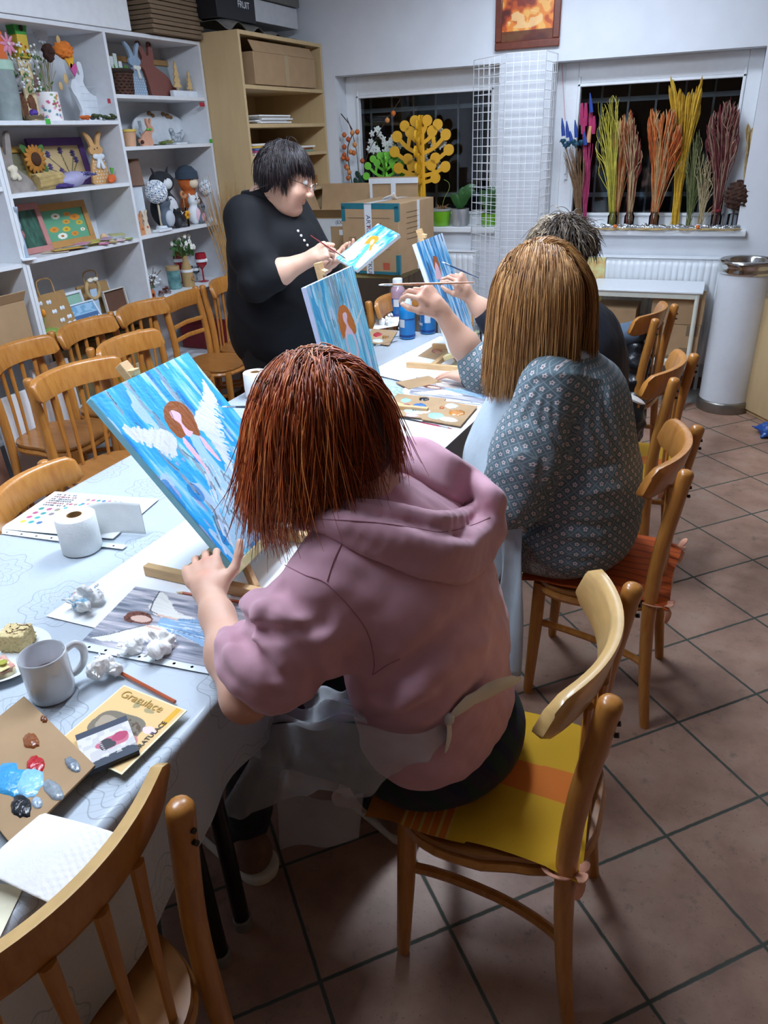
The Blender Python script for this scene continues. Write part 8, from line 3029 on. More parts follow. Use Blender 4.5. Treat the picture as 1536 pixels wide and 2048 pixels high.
MB().lathe([(.042, hp_ * .84), (.047, hp_ * .85), (.047, hp_), (.042, hp_)], 28).build('rim', pm('#d2b24e'), t)
o, w, h = cutout('wooden_bunny', 'small peach sitting bunny with a green bow and pompon tail', 'bunny figure', [(1 - x, y) for x, y in SIT], 280, 312, 236, 290, z, pm('#cf987c'), X=XI + .06)
F = Field()
for s in (-1, 1):
 F.ell((.011, .018 + s * .012, h * .60), (.006, .012, .007), None, .005)
field_obj('bow', F, .0025, pm('#56a83c', .9), o)
MB().ball((.012, -w * .42, h * .14), .011, 10, 8).build('tail', pm('#4a2c20', .95), o)
t = thing('oval_plate', 'oval white board with brown dried seed pods along its rim', 'plate', SP(328, 291, z, XI - .06), rot=(0, -.12, 0))
w_, h_ = pw(277, 380, 260, XI - .06), ph(328, 222, 291, XI - .06)
MB().prism([(w_ / 2 * cos(a), h_ / 2 + h_ / 2 * sin(a)) for a in np.linspace(0, 2 * pi, 49)[:-1]], .012, CUT).build('board', pm('#cdd3d8', .4), t, bevel=.003)
mb = MB()
for (u, v, s) in ((-.16, .92, .012), (-.1, .85, .010), (.10, .90, .012), (.18, .84, .014), (.24, .80, .010)):
 mb.ball((.012, u * w_, v * h_), (.008, s * 1.5, s), 10, 6)
mb.build('seed_pod', pm('#7d5a34', .8, .2), t)
t = thing('bird_figure', 'grey and white marbled bird figure on a little base', 'bird ornament', SP(356, 290, z, XI + .05))
F = Field()
F.ell((0, 0, .035), (.02, .042, .026), None, .02)
F.cap((0, -.03, .045), (0, -.045, .075), .014, .016, .02)
F.cap((0, .03, .05), (0, .06, .075), .012, .006, .02)
field_obj('body', F, .0045, M('marbled_grey', '#6f7884', .5, .1, 40., col2='#c9cfd4'), t)
MB().box((0, .01, .005), (.05, .11, .010)).build('base', pm('#d8dcdf'), t, bevel=.002)
t = thing('moss_twigs', 'bundle of moss and small twigs before the oval board', 'twigs', SP(334, 292, z, XI + .07))
mb = MB()
for k in range(22):
 a = r_.uniform(-.5, .5)
 c_ = Vector((r_.uniform(-.01, .01), r_.uniform(-.03, .03), .006 + .014 * r_.random()))
 d_ = Vector((sin(a), cos(a), r_.uniform(-.1, .3))) * .035
 mb.tube([c_ - d_, c_ + d_], .0022, 4)
mb.build('twig', pm('#7a7a44', .9, .3), t)
MB().ball((0, -.03, .010), (.018, .022, .011), 10, 6).build('moss', pm('#4f6a30', .95, .3), t)
t = thing('grey_bunny', 'small pale grey bunny behind the peach bunny', 'bunny figure', SP(290, 288, z, XI - .01))
MB().prism([((x - .5) * .07, y * .13) for x, y in smoothpoly(SIT, 40)], .012, CUT).build('figure', pm('#aab4bc'), t, bevel=.001)
z = ZB[2]
def ball_tree(label, x, y, r, ybase, X, dots, base='#e6ebf0'):
 q = at(x, y, X=X)
 t = thing('rose_ball', label, 'topiary', (X, q.y, z + .0008), group='paper rose ball topiaries')
 zz = q.z - z
 MB().cyl((0, 0, .01), (0, 0, zz - r * .8), .0065, n=10).build('stem', pm('#c7b79c'), t)
 MB().lathe([(0, 0), (.034, 0), (.036, .012), (.03, .026), (0, .026)], 20).build('base', pm('#d5dade'), t)
 MB().ball((0, 0, zz), r * .86, 20, 14).build('core', pm(base), t)
 n = 110
 ros, dk = MB(), MB()
 for k in range(n):
  ph_ = math.acos(1 - 2 * (k + .5) / n)
  th_ = pi * (1 + 5 ** .5) * k
  d_ = Vector((sin(ph_) * cos(th_), sin(ph_) * sin(th_), cos(ph_)))
  m4 = Matrix.Translation(Vector((0, 0, zz)) + d_ * r * .88) @ d_.to_track_quat('Z', 'Y').to_matrix().to_4x4()
  ros.lathe([(.006, 0), (.0105, .004), (.009, .008), (.006, .006)], 7, mat=m4)
  if k % 2 == 0 or k == n - 1:
   dk.ball((0, 0, .0065), (.0048, .0048, .003), 6, 4, m4)
 ros.build('paper_roses', pm(base), t)
 dk.build('rose_centres', pm(dots), t)
 return t
ball_tree('white ball of paper roses with blue centres on a stick', 312, 384, .066, 455, XI + .06, '#2f5f9c')
ball_tree('smaller pale ball of paper roses beside the fox doll', 414, 376, .052, 450, XI + .04, '#6a7a88')
def critter(name, label, cat, x, ytop, ybot, X, cols, kind):
 h = ph(x, ytop, ybot, X)
 t = thing(name, label, cat, SP(x, ybot, z, X))
 F = Field()
 w = h * .30
 if kind == 'cat':
  F.ell((0, 0, h * .30), (w * .7, w, h * .31), None, .02)
  F.ell((0, .01, h * .74), (w * .62, w * .85, h * .18), None, .02)
  for s in (-1, 1):
   F.cap((0, .01 + s * w * .5, h * .84), (0, .01 + s * w * .75, h * .98), .012, .004, .01)
 else:
  F.ell((0, 0, h * .30), (w * .62, w * .75, h * .31), None, .02)
  F.ell((0, 0, h * .74), (w * .58, w * .66, h * .20), None, .02)
 field_obj('body', F, .005, pm(cols[0], .85, .12), t)
 MB().ball((w * .45, 0, h * .30), (w * .35, w * .6, h * .22), 14, 9).build('belly', pm(cols[1], .85), t)
 if len(cols) > 2:
  MB().ball((w * .42, .0, h * .72), (w * .30, w * .42, h * .10), 12, 8).build('muzzle', pm(cols[2], .85), t)
 mb = MB()
 for s in (-1, 1):
  mb.ball((w * .66, s * w * .28, h * .80), .0045, 8, 6)
 mb.build('eyes', DARK, t)
 return t, h, w
critter('cat_figure', 'black and white plush cat figure behind the blue rose ball', 'cat figure', 335, 328, 452, XI - .02, ('#24262b', '#d8dbde', '#dfe2e4'), 'cat')
t, h, w = critter('fox_doll', 'orange fox head doll in a grey cap', 'doll', 386, 330, 440, XI - .04, ('#c4622a', '#5a3a2c', '#e6d2b4'), 'bird')
MB().lathe([(w * .75, h * .80), (w * .72, h * .92), (w * .4, h * 1.02), (0, h * 1.05)], 20).build('cap', pm('#3a4654', .9), t)
critter('gnome', 'grey round gnome with a pale belly in front of the black cat', 'gnome', 336, 380, 456, XI + .07, ('#56616e', '#b9c0c8'), 'bird')
critter('mouse_figure', 'white mouse figure holding a coral shell by the shelf end', 'mouse figure', 392, 382, 446, XI + .06, ('#dfe2e4', '#e3c0cc'), 'cat')
critter('sheep_figure', 'small dark figure with a black head beside the jar', 'figure', 357, 415, 456, XI + .09, ('#1c1d20', '#3a3b40'), 'cat')
critter('plush_mouse', 'grey plush mouse with a pink bow at the shelf end', 'mouse figure', 404, 402, 445, XI + .09, ('#6c737c', '#d8a4b4'), 'cat')
t = thing('shell', 'spiral salmon shell ornament above the white mouse', 'shell', SP(374, 446, z, XI + .0))
zz = at(374, 386, X=XI).z - z
MB().tube([(0, (.004 + .0042 * a) * cos(a), zz + (.004 + .0042 * a) * sin(a)) for a in np.linspace(0, 6.0, 28)], [.004 + .0012 * a for a in np.linspace(0, 6, 28)], 8).build('spiral', pm('#c98a5c'), t)
MB().cyl((0, 0, 0), (0, 0, zz - .02), .003).build('stick', pm('#b59a6c'), t)
t = thing('honey_jar', 'glass jar with a yellow paper flower on its front', 'jar', SP(368, 452, z, XI + .08))
MB().lathe([(0, 0), (.036, 0), (.038, .006), (.038, .085), (.031, .095), (.033, .11), (.030, .11), (.029, .095), (.035, .084), (.035, .006), (0, .004)], 28).build('glass', GLASS, t)
mb = MB()
for k in range(6):
 a = 2 * pi * k / 6
 mb.ball((.041, .016 * cos(a), .07 + .016 * sin(a)), (.004, .011, .011), 10, 6)
mb.build('yellow_petals', pm('#d99a1f'), t)
MB().ball((.045, 0, .07), (.003, .008, .008), 8, 6).build('flower_centre', pm('#b3561f'), t)
t = thing('birdhouse', 'narrow white birdhouse with a brown roof seen from its side', 'birdhouse', SP(284, 452, z, XI - .0), rotz=.9)
hh = ph(284, 306, 452)
MB().prism([(-.045, 0), (.045, 0), (.04, hh * .72), (0, hh), (-.04, hh * .72)], .06, CUT).build('walls', pm('#cfd5dc'), t, bevel=.002)
MB().bar((.0, .052, hh * .66), (.0, -.004, hh + .006), .09, .012, (0, 1, 0)).bar((.0, -.052, hh * .66), (.0, .004, hh + .006), .09, .012, (0, 1, 0)).build('roof', pm('#6d4a34'), t)
MB().ball((.031, 0, hh * .58), (.002, .014, .014), 12, 6).build('hole', DARK, t)
for k, (x, X, lb) in enumerate(((283, XI + .10, 'small orange tinted bunny figure with a carrot at the shelf corner'), (293, XI + .07, 'small cream bunny figure behind the one with the carrot'))):
 o, w, h = cutout('wooden_bunny', lb, 'bunny figure', UPR, x - 9, x + 9, 414 - 4 * k, 462 - 4 * k, z, pm(('#c98e64', '#d6c3ac')[k]), X=X)
 on(o, w, h, .55, .28, .007, pm('#cf6a2a'), 'carrot', .009, .005)
o = box_obj('white_block', SP(325, 456, z + .008, XI + .11), (.05, .12, .014), WCR, None, .002)
tag(o, 'white wooden base block at the front of the animal shelf', 'block')
t = thing('dried_grass', 'sheaf of tan dried grass by the bookcase end', 'dried grass', (-2.97, 4.31, .0))
mb = MB()
for k in range(60):
 a = r_.normal() * .07
 mb.tube(spline([(r_.normal() * .01, r_.normal() * .01, .0), (.02 + a * .4, a * .25 - .01, .8 + .1 * r_.random()), (.03 + a * .9, a * .6 - .03, 1.28 + .22 * r_.random())], 7), [.002, .002, .002, .003, .004, .003, .001], 4)
mb.build('stalks', pm('#a9824e', .9, .2), t)
z = ZB[3]
def goblet(label, x, y0, y1, X):
 h = ph(x, y0, y1, X)
 t = thing('wine_glass', label, 'wine glass', SP(x, y1, z, X), group='red wine glasses')
 MB().lathe([(.0, .002), (.034, .002), (.034, .004), (.006, .010), (.0045, h * .42), (.010, h * .46), (.034, h * .60), (.040, h * .78), (.034, h), (.032, h), (.037, h * .78), (.030, h * .62), (0, h * .50)], 30).build('bowl', M('red_glitter', '#9a1c2c', .25, .25, 200., coat=.4), t)
 MB().lathe([(.0412, h * .70), (.0412, h * .80)], 28).build('lace_band', pm('#dfe2e6', .9), t)
 MB().ball((.043, 0, h * .75), (.006, .012, .012), 10, 6).build('rosette', pm('#e9ebee', .9), t)
 return t
goblet('red glitter wine glass with a white lace band nearer the shelf end', 408, 503, 562, XI + .05)
goblet('second red glitter wine glass behind the bottle vase', 365, 497, 562, XI - .06)
t = thing('bottle_vase', 'twine wrapped bottle with white artificial flowers', 'vase', SP(379, 574, z, XI + .06))
hb = ph(379, 512, 574)
MB().lathe([(0, 0), (.036, 0), (.038, .01), (.037, hb * .52), (.026, hb * .72), (.018, hb * .82), (.018, hb), (0, hb)], 28).build('twine_bottle', M('twine_wrap', '#a98a5c', .9, .1, 6., stretch=(2, 2, 90)), t)
MB().lathe([(.0385, hb * .48), (.0385, hb * .56)], 28).build('white_ribbon', pm('#dde0e2', .9), t)
MB().tube([(.012 * cos(a) * 0 + .040, .012 * cos(a), hb * .28 + .013 * sin(a)) for a in np.linspace(0, 2 * pi, 17)[:-1]], .004, 6, closed=True).build('wood_ring', pm('#a87c48'), t)
lf, wf, sm = MB(), MB(), MB()
for k in range(46):
 a = r_.uniform(0, 6.28)
 rr = r_.uniform(.02, .085)
 e = Vector((rr * cos(a) * .7, rr * sin(a) * 1.2 - .005, hb + .02 + .10 * r_.random()))
 sm.tube([(0, 0, hb * .9), e], .0014, 4)
 lf.ball((0, 0, 0), (.022, .009, .003), 7, 4, Matrix.Translation(e * .92 + Vector((0, 0, .0))) @ Euler((r_.uniform(0, 6), r_.uniform(0, 6), r_.uniform(0, 6))).to_matrix().to_4x4())
 if k % 2 == 0:
  for q in range(5):
   b_ = 2 * pi * q / 5
   wf.ball(e + Vector((.008, .009 * cos(b_), .010 + .009 * sin(b_))), (.004, .008, .008), 7, 5)
sm.build('stems', pm('#55702f'), t)
lf.build('leaves', pm('#35602f', .7, .2), t)
wf.build('white_blossoms', pm('#e6e6dc', .8), t)
t = thing('teal_jar', 'teal painted jar with a kraft paper lid', 'jar', SP(351, 574, z, XI + .02))
hj = ph(351, 527, 574)
MB().lathe([(0, 0), (.038, 0), (.041, .006), (.041, hj * .88), (0, hj * .88)], 28).build('jar', M('teal_marble', '#3f6e70', .4, .2, 26., col2='#6f9a98'), t)
MB().lathe([(.043, hj * .82), (.043, hj), (.036, hj), (.036, hj * .88)], 28).build('lid', pm('#a98d64'), t)
t = thing('fairy_house', 'small decorated branch house with white flowers', 'ornament', SP(308, 588, z, XI + .0))
mb = MB()
for k in range(9):
 mb.tube(spline([(0, 0, 0), (r_.normal() * .015, r_.normal() * .02, .06), (r_.normal() * .03, r_.normal() * .045, .11 + .05 * r_.random())], 6), .003, 5)
mb.build('branches', pm('#7a6a5a', .9, .2), t)
wf = MB()
for k in range(26):
 wf.ball((r_.normal() * .02, r_.normal() * .035 - .01, .05 + .07 * r_.random()), .008, 7, 5)
wf.build('white_flowers', pm('#dfe4e6', .9), t)
MB().ball((0, -.015, .04), (.02, .026, .02), 10, 6).build('leaf_tuft', pm('#4a5f3c', .9, .2), t)
MB().box((.01, .0, .02), (.05, .06, .04)).build('house', pm('#9aa3ac'), t, bevel=.003)
t = thing('bird_house_small', 'tiny orange clay house with an arched hole', 'ornament', SP(303, 598, z, XI + .08))
MB().prism([(-.024, 0), (.024, 0), (.024, .04), (0, .06), (-.024, .04)], .04, CUT).build('house', pm('#b8683c', .9), t, bevel=.004)
MB().ball((.021, 0, .022), (.003, .009, .012), 10, 6).build('hole', DARK, t)
for k, (x, y, s) in enumerate(((322, 592, .020), (336, 590, .024), (329, 585, .019))):
 t = thing('pine_cone', ['front', 'big', 'rear'][k] + ' red brown pine cone by the teal jar', 'pine cone', SP(x, y, z, XI + .09 - .02 * k), group='pine cones')
 mb = MB()
 for j in range(26):
  a, zz = j * 2.4, s * (.15 + 1.5 * j / 26)
  rr = s * (1.05 - .8 * (j / 26)) * .8
  mb.ball((0, 0, 0), (s * .35, s * .26, s * .10), 6, 4, Matrix.Translation((rr * cos(a), rr * sin(a), zz)) @ Matrix.Rotation(a, 4, 'Z'))
 mb.build('scales', pm('#6a3426', .8, .25), t)
t = thing('clear_goblet', 'small clear glass with a white ribbon behind the bottle vase', 'glass', SP(396, 572, z, XI + .0))
MB().lathe([(0, 0), (.026, 0), (.026, .003), (.005, .008), (.005, .045), (.024, .06), (.026, .10), (.0245, .10), (.022, .062), (0, .05)], 24).build('bowl', GLASS, t)
MB().lathe([(.0265, .072), (.0265, .088)], 24).build('ribbon', pm('#dde0e2', .9), t)
for k, (x, y, w_, c_, nm) in enumerate(((96, 243, .028, '#3fae3a', 'green'), (422, 282, .026, '#3fae3a', 'green'), (404, 209, .05, '#a82838', 'red'), (218, 202, .02, '#a82838', 'red'))):
 q = at(x, y, X=SX)
 bk_ = bpy.data.objects['bookcase']
 o = box_obj('price_tag', Vector((SX + .0002, q.y, q.z)) - bk_.location, (.0025, w_, .022), pm(c_), bk_, 0)
 o['label'] = nm + ' price tag'
YS = YB + .06
z1 = 1.045 + .0185
WQ = lambda x, y, Y=YS: at(x, y, Y=Y)
def plate_tree(name, label, x, ytop, ybot, Y, mat, arms, base_w, rot=0.):
 top = WQ(x, ytop, Y)
 h = top.z - z1 - .001
 t = thing(name, label, 'tree ornament', (top.x, Y, z1 + .001), rot, group='slotted painted trees')
 th = .014
 for k, a in enumerate((0, pi / 2)):
  mb = MB()
  m4 = Matrix.Rotation(a, 4, 'Z') @ Matrix(((1, 0, 0, 0), (0, 0, -1, 0), (0, 1, 0, 0), (0, 0, 0, 1)))
  mb.prism([(-base_w, 0), (base_w, 0), (base_w * .55, h * .3), (base_w * .42, h * .78), (base_w * .5, h * .9), (-base_w * .5, h * .9), (-base_w * .42, h * .78), (-base_w * .55, h * .3)], th, m4)
  for s in (-1, 1):
   for (z0, dx, dz, r, sub) in arms:
    e = (s * dx * h, (z0 + dz) * h)
    p0 = (0, z0 * h)
    mid = (s * dx * h * .55, (z0 + dz * .35) * h)
    sp_ = spline([(p0[0], p0[1], 0), (mid[0], mid[1], 0), (e[0], e[1], 0)], 9)
    w0 = r * h * .36
    L_, R_ = [], []
    for i in range(9):
     d = sp_[min(i + 1, 8)] - sp_[max(i - 1, 0)]
     d = d / np.linalg.norm(d)
     n_ = np.array([-d[1], d[0]])
     L_.append(tuple(sp_[i][:2] + n_ * w0))
     R_.append(tuple(sp_[i][:2] - n_ * w0))
    mb.prism(L_ + R_[::-1], th * .96, m4)
    mb.prism([(e[0] + r * h * cos(q), e[1] + r * h * sin(q)) for q in np.linspace(0, 2 * pi, 25)[:-1]], th, m4)
    if sub:
     e2 = (s * sub[0] * h, (z0 + sub[1]) * h)
     mb.bar((mid[0], mid[1], 0), (e2[0], e2[1], 0), th * .9, w0 * 1.8, (0, 1, 0)) if False else None
     n_ = np.array([-(e2[1] - mid[1]), e2[0] - mid[0]])
     n_ = n_ / np.linalg.norm(n_) * w0
     mb.prism([(mid[0] + n_[0], mid[1] + n_[1]), (e2[0] + n_[0], e2[1] + n_[1]), (e2[0] - n_[0], e2[1] - n_[1]), (mid[0] - n_[0], mid[1] - n_[1])], th * .94, m4)
     mb.prism([(e2[0] + r * h * cos(q), e2[1] + r * h * sin(q)) for q in np.linspace(0, 2 * pi, 25)[:-1]], th, m4)
  mb.build('slotted_panel', mat, t, bevel=.0012)
 return t
ARMS = [(.40, .14, .04, .050, None), (.46, .24, .08, .052, (.10, .10)), (.56, .275, .13, .052, (.14, .06)), (.66, .245, .165, .052, (.11, .20)), (.75, .165, .165, .050, None), (.83, .062, .125, .050, None)]
plate_tree('wooden_tree', 'tall yellow wooden tree of slotted panels with round leaves on the sill', 842, 231, 395, YS + .01, M('yellow_paint', '#dba31c', .45, .05), ARMS, .05, rot=.15)
plate_tree('wooden_tree', 'smaller bright green wooden tree of slotted panels', 768, 304, 395, YS - .02, M('lime_paint', '#66b427', .45, .05), ARMS, .028, rot=.5)
r_ = np.random.default_rng(77)
b = WQ(718, 400, YS - .045)
t = thing('lantern_branch', 'branch of orange paper lantern pods in the window corner', 'branch', (b.x, YS - .045, z1 + .001))
L = lambda x, y: Vector((max(WQ(x, y, YS - .045).x, -2.69) - b.x, 0, WQ(x, y, YS - .045).z - z1))
mb = MB().tube(spline([(0, 0, 0), L(703, 360), L(695, 300), L(705, 262), L(680, 228)], 14), .004, 6).tube(spline([(0, .01, 0), L(716, 330), L(708, 280), L(694, 236)], 12), .003, 6)
mb.tube(spline([(0.02, .01, 0), L(730, 330), L(760, 262), L(800, 200)], 12), .0025, 6)
mb.build('twigs', M('dark_twig', '#4a3a30', .8), t)
for k, (x, y) in enumerate(((690, 270), (698, 279), (706, 266), (716, 264), (690, 294), (711, 290), (688, 316), (696, 318), (703, 304), (709, 306), (694, 334), (700, 345), (698, 356), (726, 322), (776, 241), (788, 227), (690, 310), (696, 336))):
 c_ = L(x, y)
 F_ = ('#c4682c', '#b9562a', '#cf8a50')[k % 3]
 mb = MB()
 n = 10
 prof = [(.001, -1.), (.5, -.8), (.85, -.35), (.95, .1), (.7, .6), (.25, .9), (.02, 1.1)]
 s = .019
 mb.lathe([(q[0] * s, q[1] * s) for q in prof], n, (c_.x, c_.y - .012, c_.z))
 mb.build('lantern_pod', M('pod_' + F_[1:], F_, .7, .15, 60.), t)
b = WQ(790, 402, YS + .12)
t = thing('artificial_orchid', 'bunch of white artificial blossoms with dark leaves behind the painted trees', 'flowers', (b.x, YS + .10, z1 + .001))
st, fl_, lf = MB(), MB(), MB()
for (x, y, m) in ((752, 282, 9), (790, 285, 8), (745, 300, 7), (778, 300, 7), (872, 268, 5), (880, 285, 4), (866, 300, 4), (800, 320, 6), (825, 330, 6), (800, 352, 7), (870, 330, 5), (780, 372, 6), (812, 368, 6), (850, 340, 4), (815, 390, 4), (760, 268, 5)):
 q = WQ(x, y, YS + .10)
 e = Vector((q.x - b.x, 0, q.z - z1))
 st.tube(spline([(0, 0, 0), (e.x * .5, .01, e.z * .7), e], 7), .0022, 5)
 for k in range(m):
  c_ = e + Vector((r_.normal() * .028, r_.normal() * .012, r_.normal() * .028))
  for j in range(5):
   a = 2 * pi * j / 5 + k
   fl_.ball((0, 0, 0), (.014, .004, .008), 6, 4, Matrix.Translation(c_ + Vector((.011 * cos(a), -.006, .011 * sin(a)))) @ Matrix.Rotation(-a, 4, 'Y'))
for (x, y) in ((716, 350), (722, 362), (728, 356), (745, 368), (712, 364), (736, 350), (760, 380), (733, 372)):
 q = WQ(x, y, YS + .04)
 lf.ball((0, 0, 0), (.032, .005, .022), 8, 5, Matrix.Translation((q.x - b.x, -.06, q.z - z1)) @ Matrix.Rotation(r_.uniform(0, 3), 4, 'Y'))
st.build('stems', M('green_stem', '#5d7a34', .7), t)
fl_.build('white_blossoms', M('white_petal', '#e4e8e2', .7, .06), t)
lf.build('dark_leaves', M('dark_leaf', '#1f4f40', .5, .2), t)
def pot(name, label, x, yt, yb, w, mat, Y=YS - .02, prof=None, rim=None):
 q = WQ(x, yb, Y)
 h = WQ(x, yt, Y).z - q.z
 r = (WQ(x + w / 2, yb, Y) - WQ(x - w / 2, yb, Y)).length / 2
 t = thing(name, label, 'pot', (q.x, Y, z1 + .001))
 MB().lathe([(0, 0), (r * .82, 0), (r * .86, .004), (r, h), (r * .92, h), (r * .80, .012), (0, .010)], 32).build('pot', mat, t)
 MB().lathe([(0, h * .82), (r * .9, h * .82)], 24).build('soil', M('potting_soil', '#3a2a1e', .95, .3, 80.), t)
 return t, h, r
t, h, r = pot('flower_pot', 'lime green pot with a withered orchid', 883, 423, 452, 36, M('lime_ceramic', '#6fae24', .3, .05, coat=.3))
MB().lathe([(r * 1.0, h), (r * 1.07, h + .004), (r * 1.05, h + .018), (r * .96, h + .016)], 30).build('clear_liner', M('clear_liner', '#b9bfb8', .2, alpha=.55), t)
mb = MB()
for k in range(16):
 a = r_.uniform(0, 6.28)
 mb.tube(spline([(0, 0, h * .8), (.03 * cos(a), .03 * sin(a), h + .03), (.055 * cos(a), .05 * sin(a), h + r_.uniform(.0, .05))], 6), [.003, .004, .004, .003, .002, .001], 5)
mb.build('withered_leaves', M('withered', '#7d5c3c', .9, .3), t)
mb = MB().tube(spline([(.0, 0, h), (.02, .0, h + .08), (.06, 0, h + .15), (.055, 0, h + .19), (.02, 0, h + .21)], 12), .0022, 5)
mb.build('flower_spike', M('dry_spike', '#7a8a3c', .7), t)
t, h, r = pot('flower_pot', 'grey marbled pot with a broad leaved orchid', 920, 418, 452, 34, M('marble_pot', '#b9b5b2', .4, .05, 12., col2='#8d8f94', stretch=(4, 4, .6)))
lf = MB()
for (a, ln, w_) in ((.2, .13, .03), (1.2, .15, .035), (2.6, .10, .03), (.7, .17, .034), (-.6, .10, .028)):
 pts = spline([(0, 0, h), (ln * .4 * cos(a), -.01, h + ln * .7), (ln * .9 * cos(a), -.01 + .02 * sin(a), h + ln * .9)], 8)
 lf.tube(pts, [w_ * .3, w_ * .7, w_, w_, w_ * .95, w_ * .8, w_ * .5, .003], 8, flat=.14, up=(0, 1, 0))
lf.build('leaves', M('orchid_leaf', '#2f5a2c', .35, .15, coat=.3), t)
t, h, r = pot('flower_pot', 'bright green pot behind the wire display tower', 978, 432, 456, 34, M('lime_ceramic', '#6fae24'), Y=YS)
lf = MB()
for (a, ln, w_) in ((.4, .14, .03), (2.2, .16, .035), (1.4, .2, .03)):
 pts = spline([(0, 0, h), (ln * .4 * cos(a), -.01, h + ln * .7), (ln * .8 * cos(a), 0, h + ln * .9)], 8)
 lf.tube(pts, [w_ * .3, w_ * .7, w_, w_, w_ * .95, w_ * .8, w_ * .5, .003], 8, flat=.14, up=(0, 1, 0))
lf.build('leaves', M('orchid_leaf', '#2f5a2c'), t)
z2 = 1.035 + .0185
def bundle(label, x, ybot, tips, cols, n, wob, r=.0022, vase=None, Y=YS - .01, seed=0, tie=None, name='dried_bundle', head=0., spread=None):
 """stems rise from a glass at (x, ybot) to a fan of tip pixels"""
 rr = np.random.default_rng(seed)
 b = WQ(x, ybot, Y)
 t = thing(name, label, 'dried flowers', (b.x, Y, z2 + .0008), group='dried bundles in glasses')
 xs_ = [q[0] for q in tips]
 mbs = [MB() for _ in cols]
 for k in range(n):
  u = rr.random()
  i = min(int(u * (len(tips) - 1)), len(tips) - 2)
  f = u * (len(tips) - 1) - i
  tx = tips[i][0] * (1 - f) + tips[i + 1][0] * f
  ty = tips[i][1] * (1 - f) + tips[i + 1][1] * f
  ty += abs(rr.normal()) * 28 * .8
  e = WQ(tx, ty, Y)
  e = Vector((e.x - b.x, rr.normal() * .03, e.z - z2))
  m1 = Vector((e.x * .28 + rr.normal() * .006, rr.normal() * .012, e.z * .45))
  m2 = Vector((e.x * .62 + rr.normal() * wob, e.y * .6 + rr.normal() * wob, e.z * .75))
  m3 = Vector((e.x * .85 + rr.normal() * wob, e.y * .8, e.z * .9))
  pts = spline([(rr.normal() * .009, rr.normal() * .009, .008), m1, m2, m3, e], 11)
  rad = [r] * 11
  if head:
   rad = [r] * 6 + [r, r * (1 + head * .5), r * (1 + head), r * (1 + head * .8), r * .3]
  else:
   rad = [r * (1.15 - .06 * i_) for i_ in range(11)]
  mbs[rr.integers(len(cols))].tube(pts, rad, 4)
 for c_, mb in zip(cols, mbs):
  if mb.v:
   mb.build('stems', M('stem_' + c_[1:], c_, .85, .2, 40.), t)
 if vase == 'glass':
  MB().lathe([(0, .0), (.030, 0), (.033, .004), (.033, .075), (.024, .09), (.026, .105), (.024, .105), (.022, .09), (.031, .074), (.031, .006), (0, .004)], 26).build('glass', GLASS, t)
 if tie:
  MB().lathe([(.024, .10), (.026, .105), (.024, .118)], 16).build('ribbon', M('tie_' + tie[1:], tie, .7), t)
 return t
t = bundle('bundle of tan stems with blue paper cones in a brown pot', 1160, 432, [(1126, 290), (1138, 285), (1152, 288), (1172, 300)], ['#8a6a4a', '#7d5f44'], 40, .004, seed=1)
q = WQ(1160, 432, YS - .01)
MB().lathe([(0, 0), (.042, 0), (.046, .004), (.050, .062), (.047, .065), (.044, .010), (0, .008)], 30).build('pot', M('brown_glass_pot', '#6b4426', .25, .1, coat=.4), t)
text_obj('lettering', 'GOLD', .022, M('gold_ink', '#d0ac5c', .3, .05, metal=.5), t, Matrix.Translation((0, -.0500, .034)) @ Matrix.Rotation(pi / 2, 4, 'X'))
bl, fr_ = MB(), MB()
for (x, y0, y1) in ((1124, 236, 272), (1133, 242, 275), (1150, 240, 275), (1140, 262, 285), (1180, 186, 225), (1168, 262, 290)):
 a, c_ = WQ(x, y0, YS - .02), WQ(x + 3, y1, YS - .02)
 o_ = Vector(t.location)
 MB().tube([a - o_, a.lerp(c_, .5) - o_, c_ - o_], [.003, .011, .013], 8).build('blue_cone', M('blue_paper', '#1f3f8f', .5, .1), t)
for (x, y) in ((1126, 283), (1138, 287), (1152, 290), (1163, 285), (1146, 284), (1132, 292)):
 c_ = WQ(x, y, YS - .02) - Vector(t.location)
 for k in range(9):
  a = 2 * pi * k / 9
  fr_.tube([c_ + Vector((0, 0, -.02)), c_ + Vector((.016 * cos(a), .016 * sin(a), .012)), c_ + Vector((.022 * cos(a), .022 * sin(a), -.004))], [.002, .006, .002], 5)
fr_.build('teal_fringe', M('teal_paper', '#1f5068', .7, .15), t)
t = bundle('magenta paper cone stems beside the blue cone bundle', 1170, 432, [(1165, 240), (1185, 250)], ['#a5305c', '#c24a78'], 12, .003, r=.0028, seed=2, Y=YS + .02)
mb = MB()
for (x, y0, y1) in ((1164, 206, 250), (1172, 206, 252), (1182, 212, 262), (1188, 232, 268), (1167, 235, 268)):
 a, c_ = WQ(x, y0, YS + .01), WQ(x - 1, y1, YS + .01)
 o_ = Vector(t.location)
 MB().tube([a - o_, a.lerp(c_, .5) - o_, c_ - o_], [.008, .015, .012], 8).build('magenta_cone', M('magenta_foil', '#a83460', .35, .1, coat=.3), t)
a, c_ = WQ(1181, 252, YS), WQ(1176, 285, YS)
MB().tube([a - Vector(t.location), c_ - Vector(t.location)], [.009, .016], 8).build('peach_cone', M('peach_paper', '#d2996c', .6), t)
bundle('bundle of twisted yellow green willow twigs', 1225, 438, [(1194, 175), (1210, 205), (1224, 188), (1238, 195), (1200, 230), (1190, 290)], ['#b5a83a', '#c9bd52', '#8f8a30'], 46, .012, .0026, 'glass', seed=3)
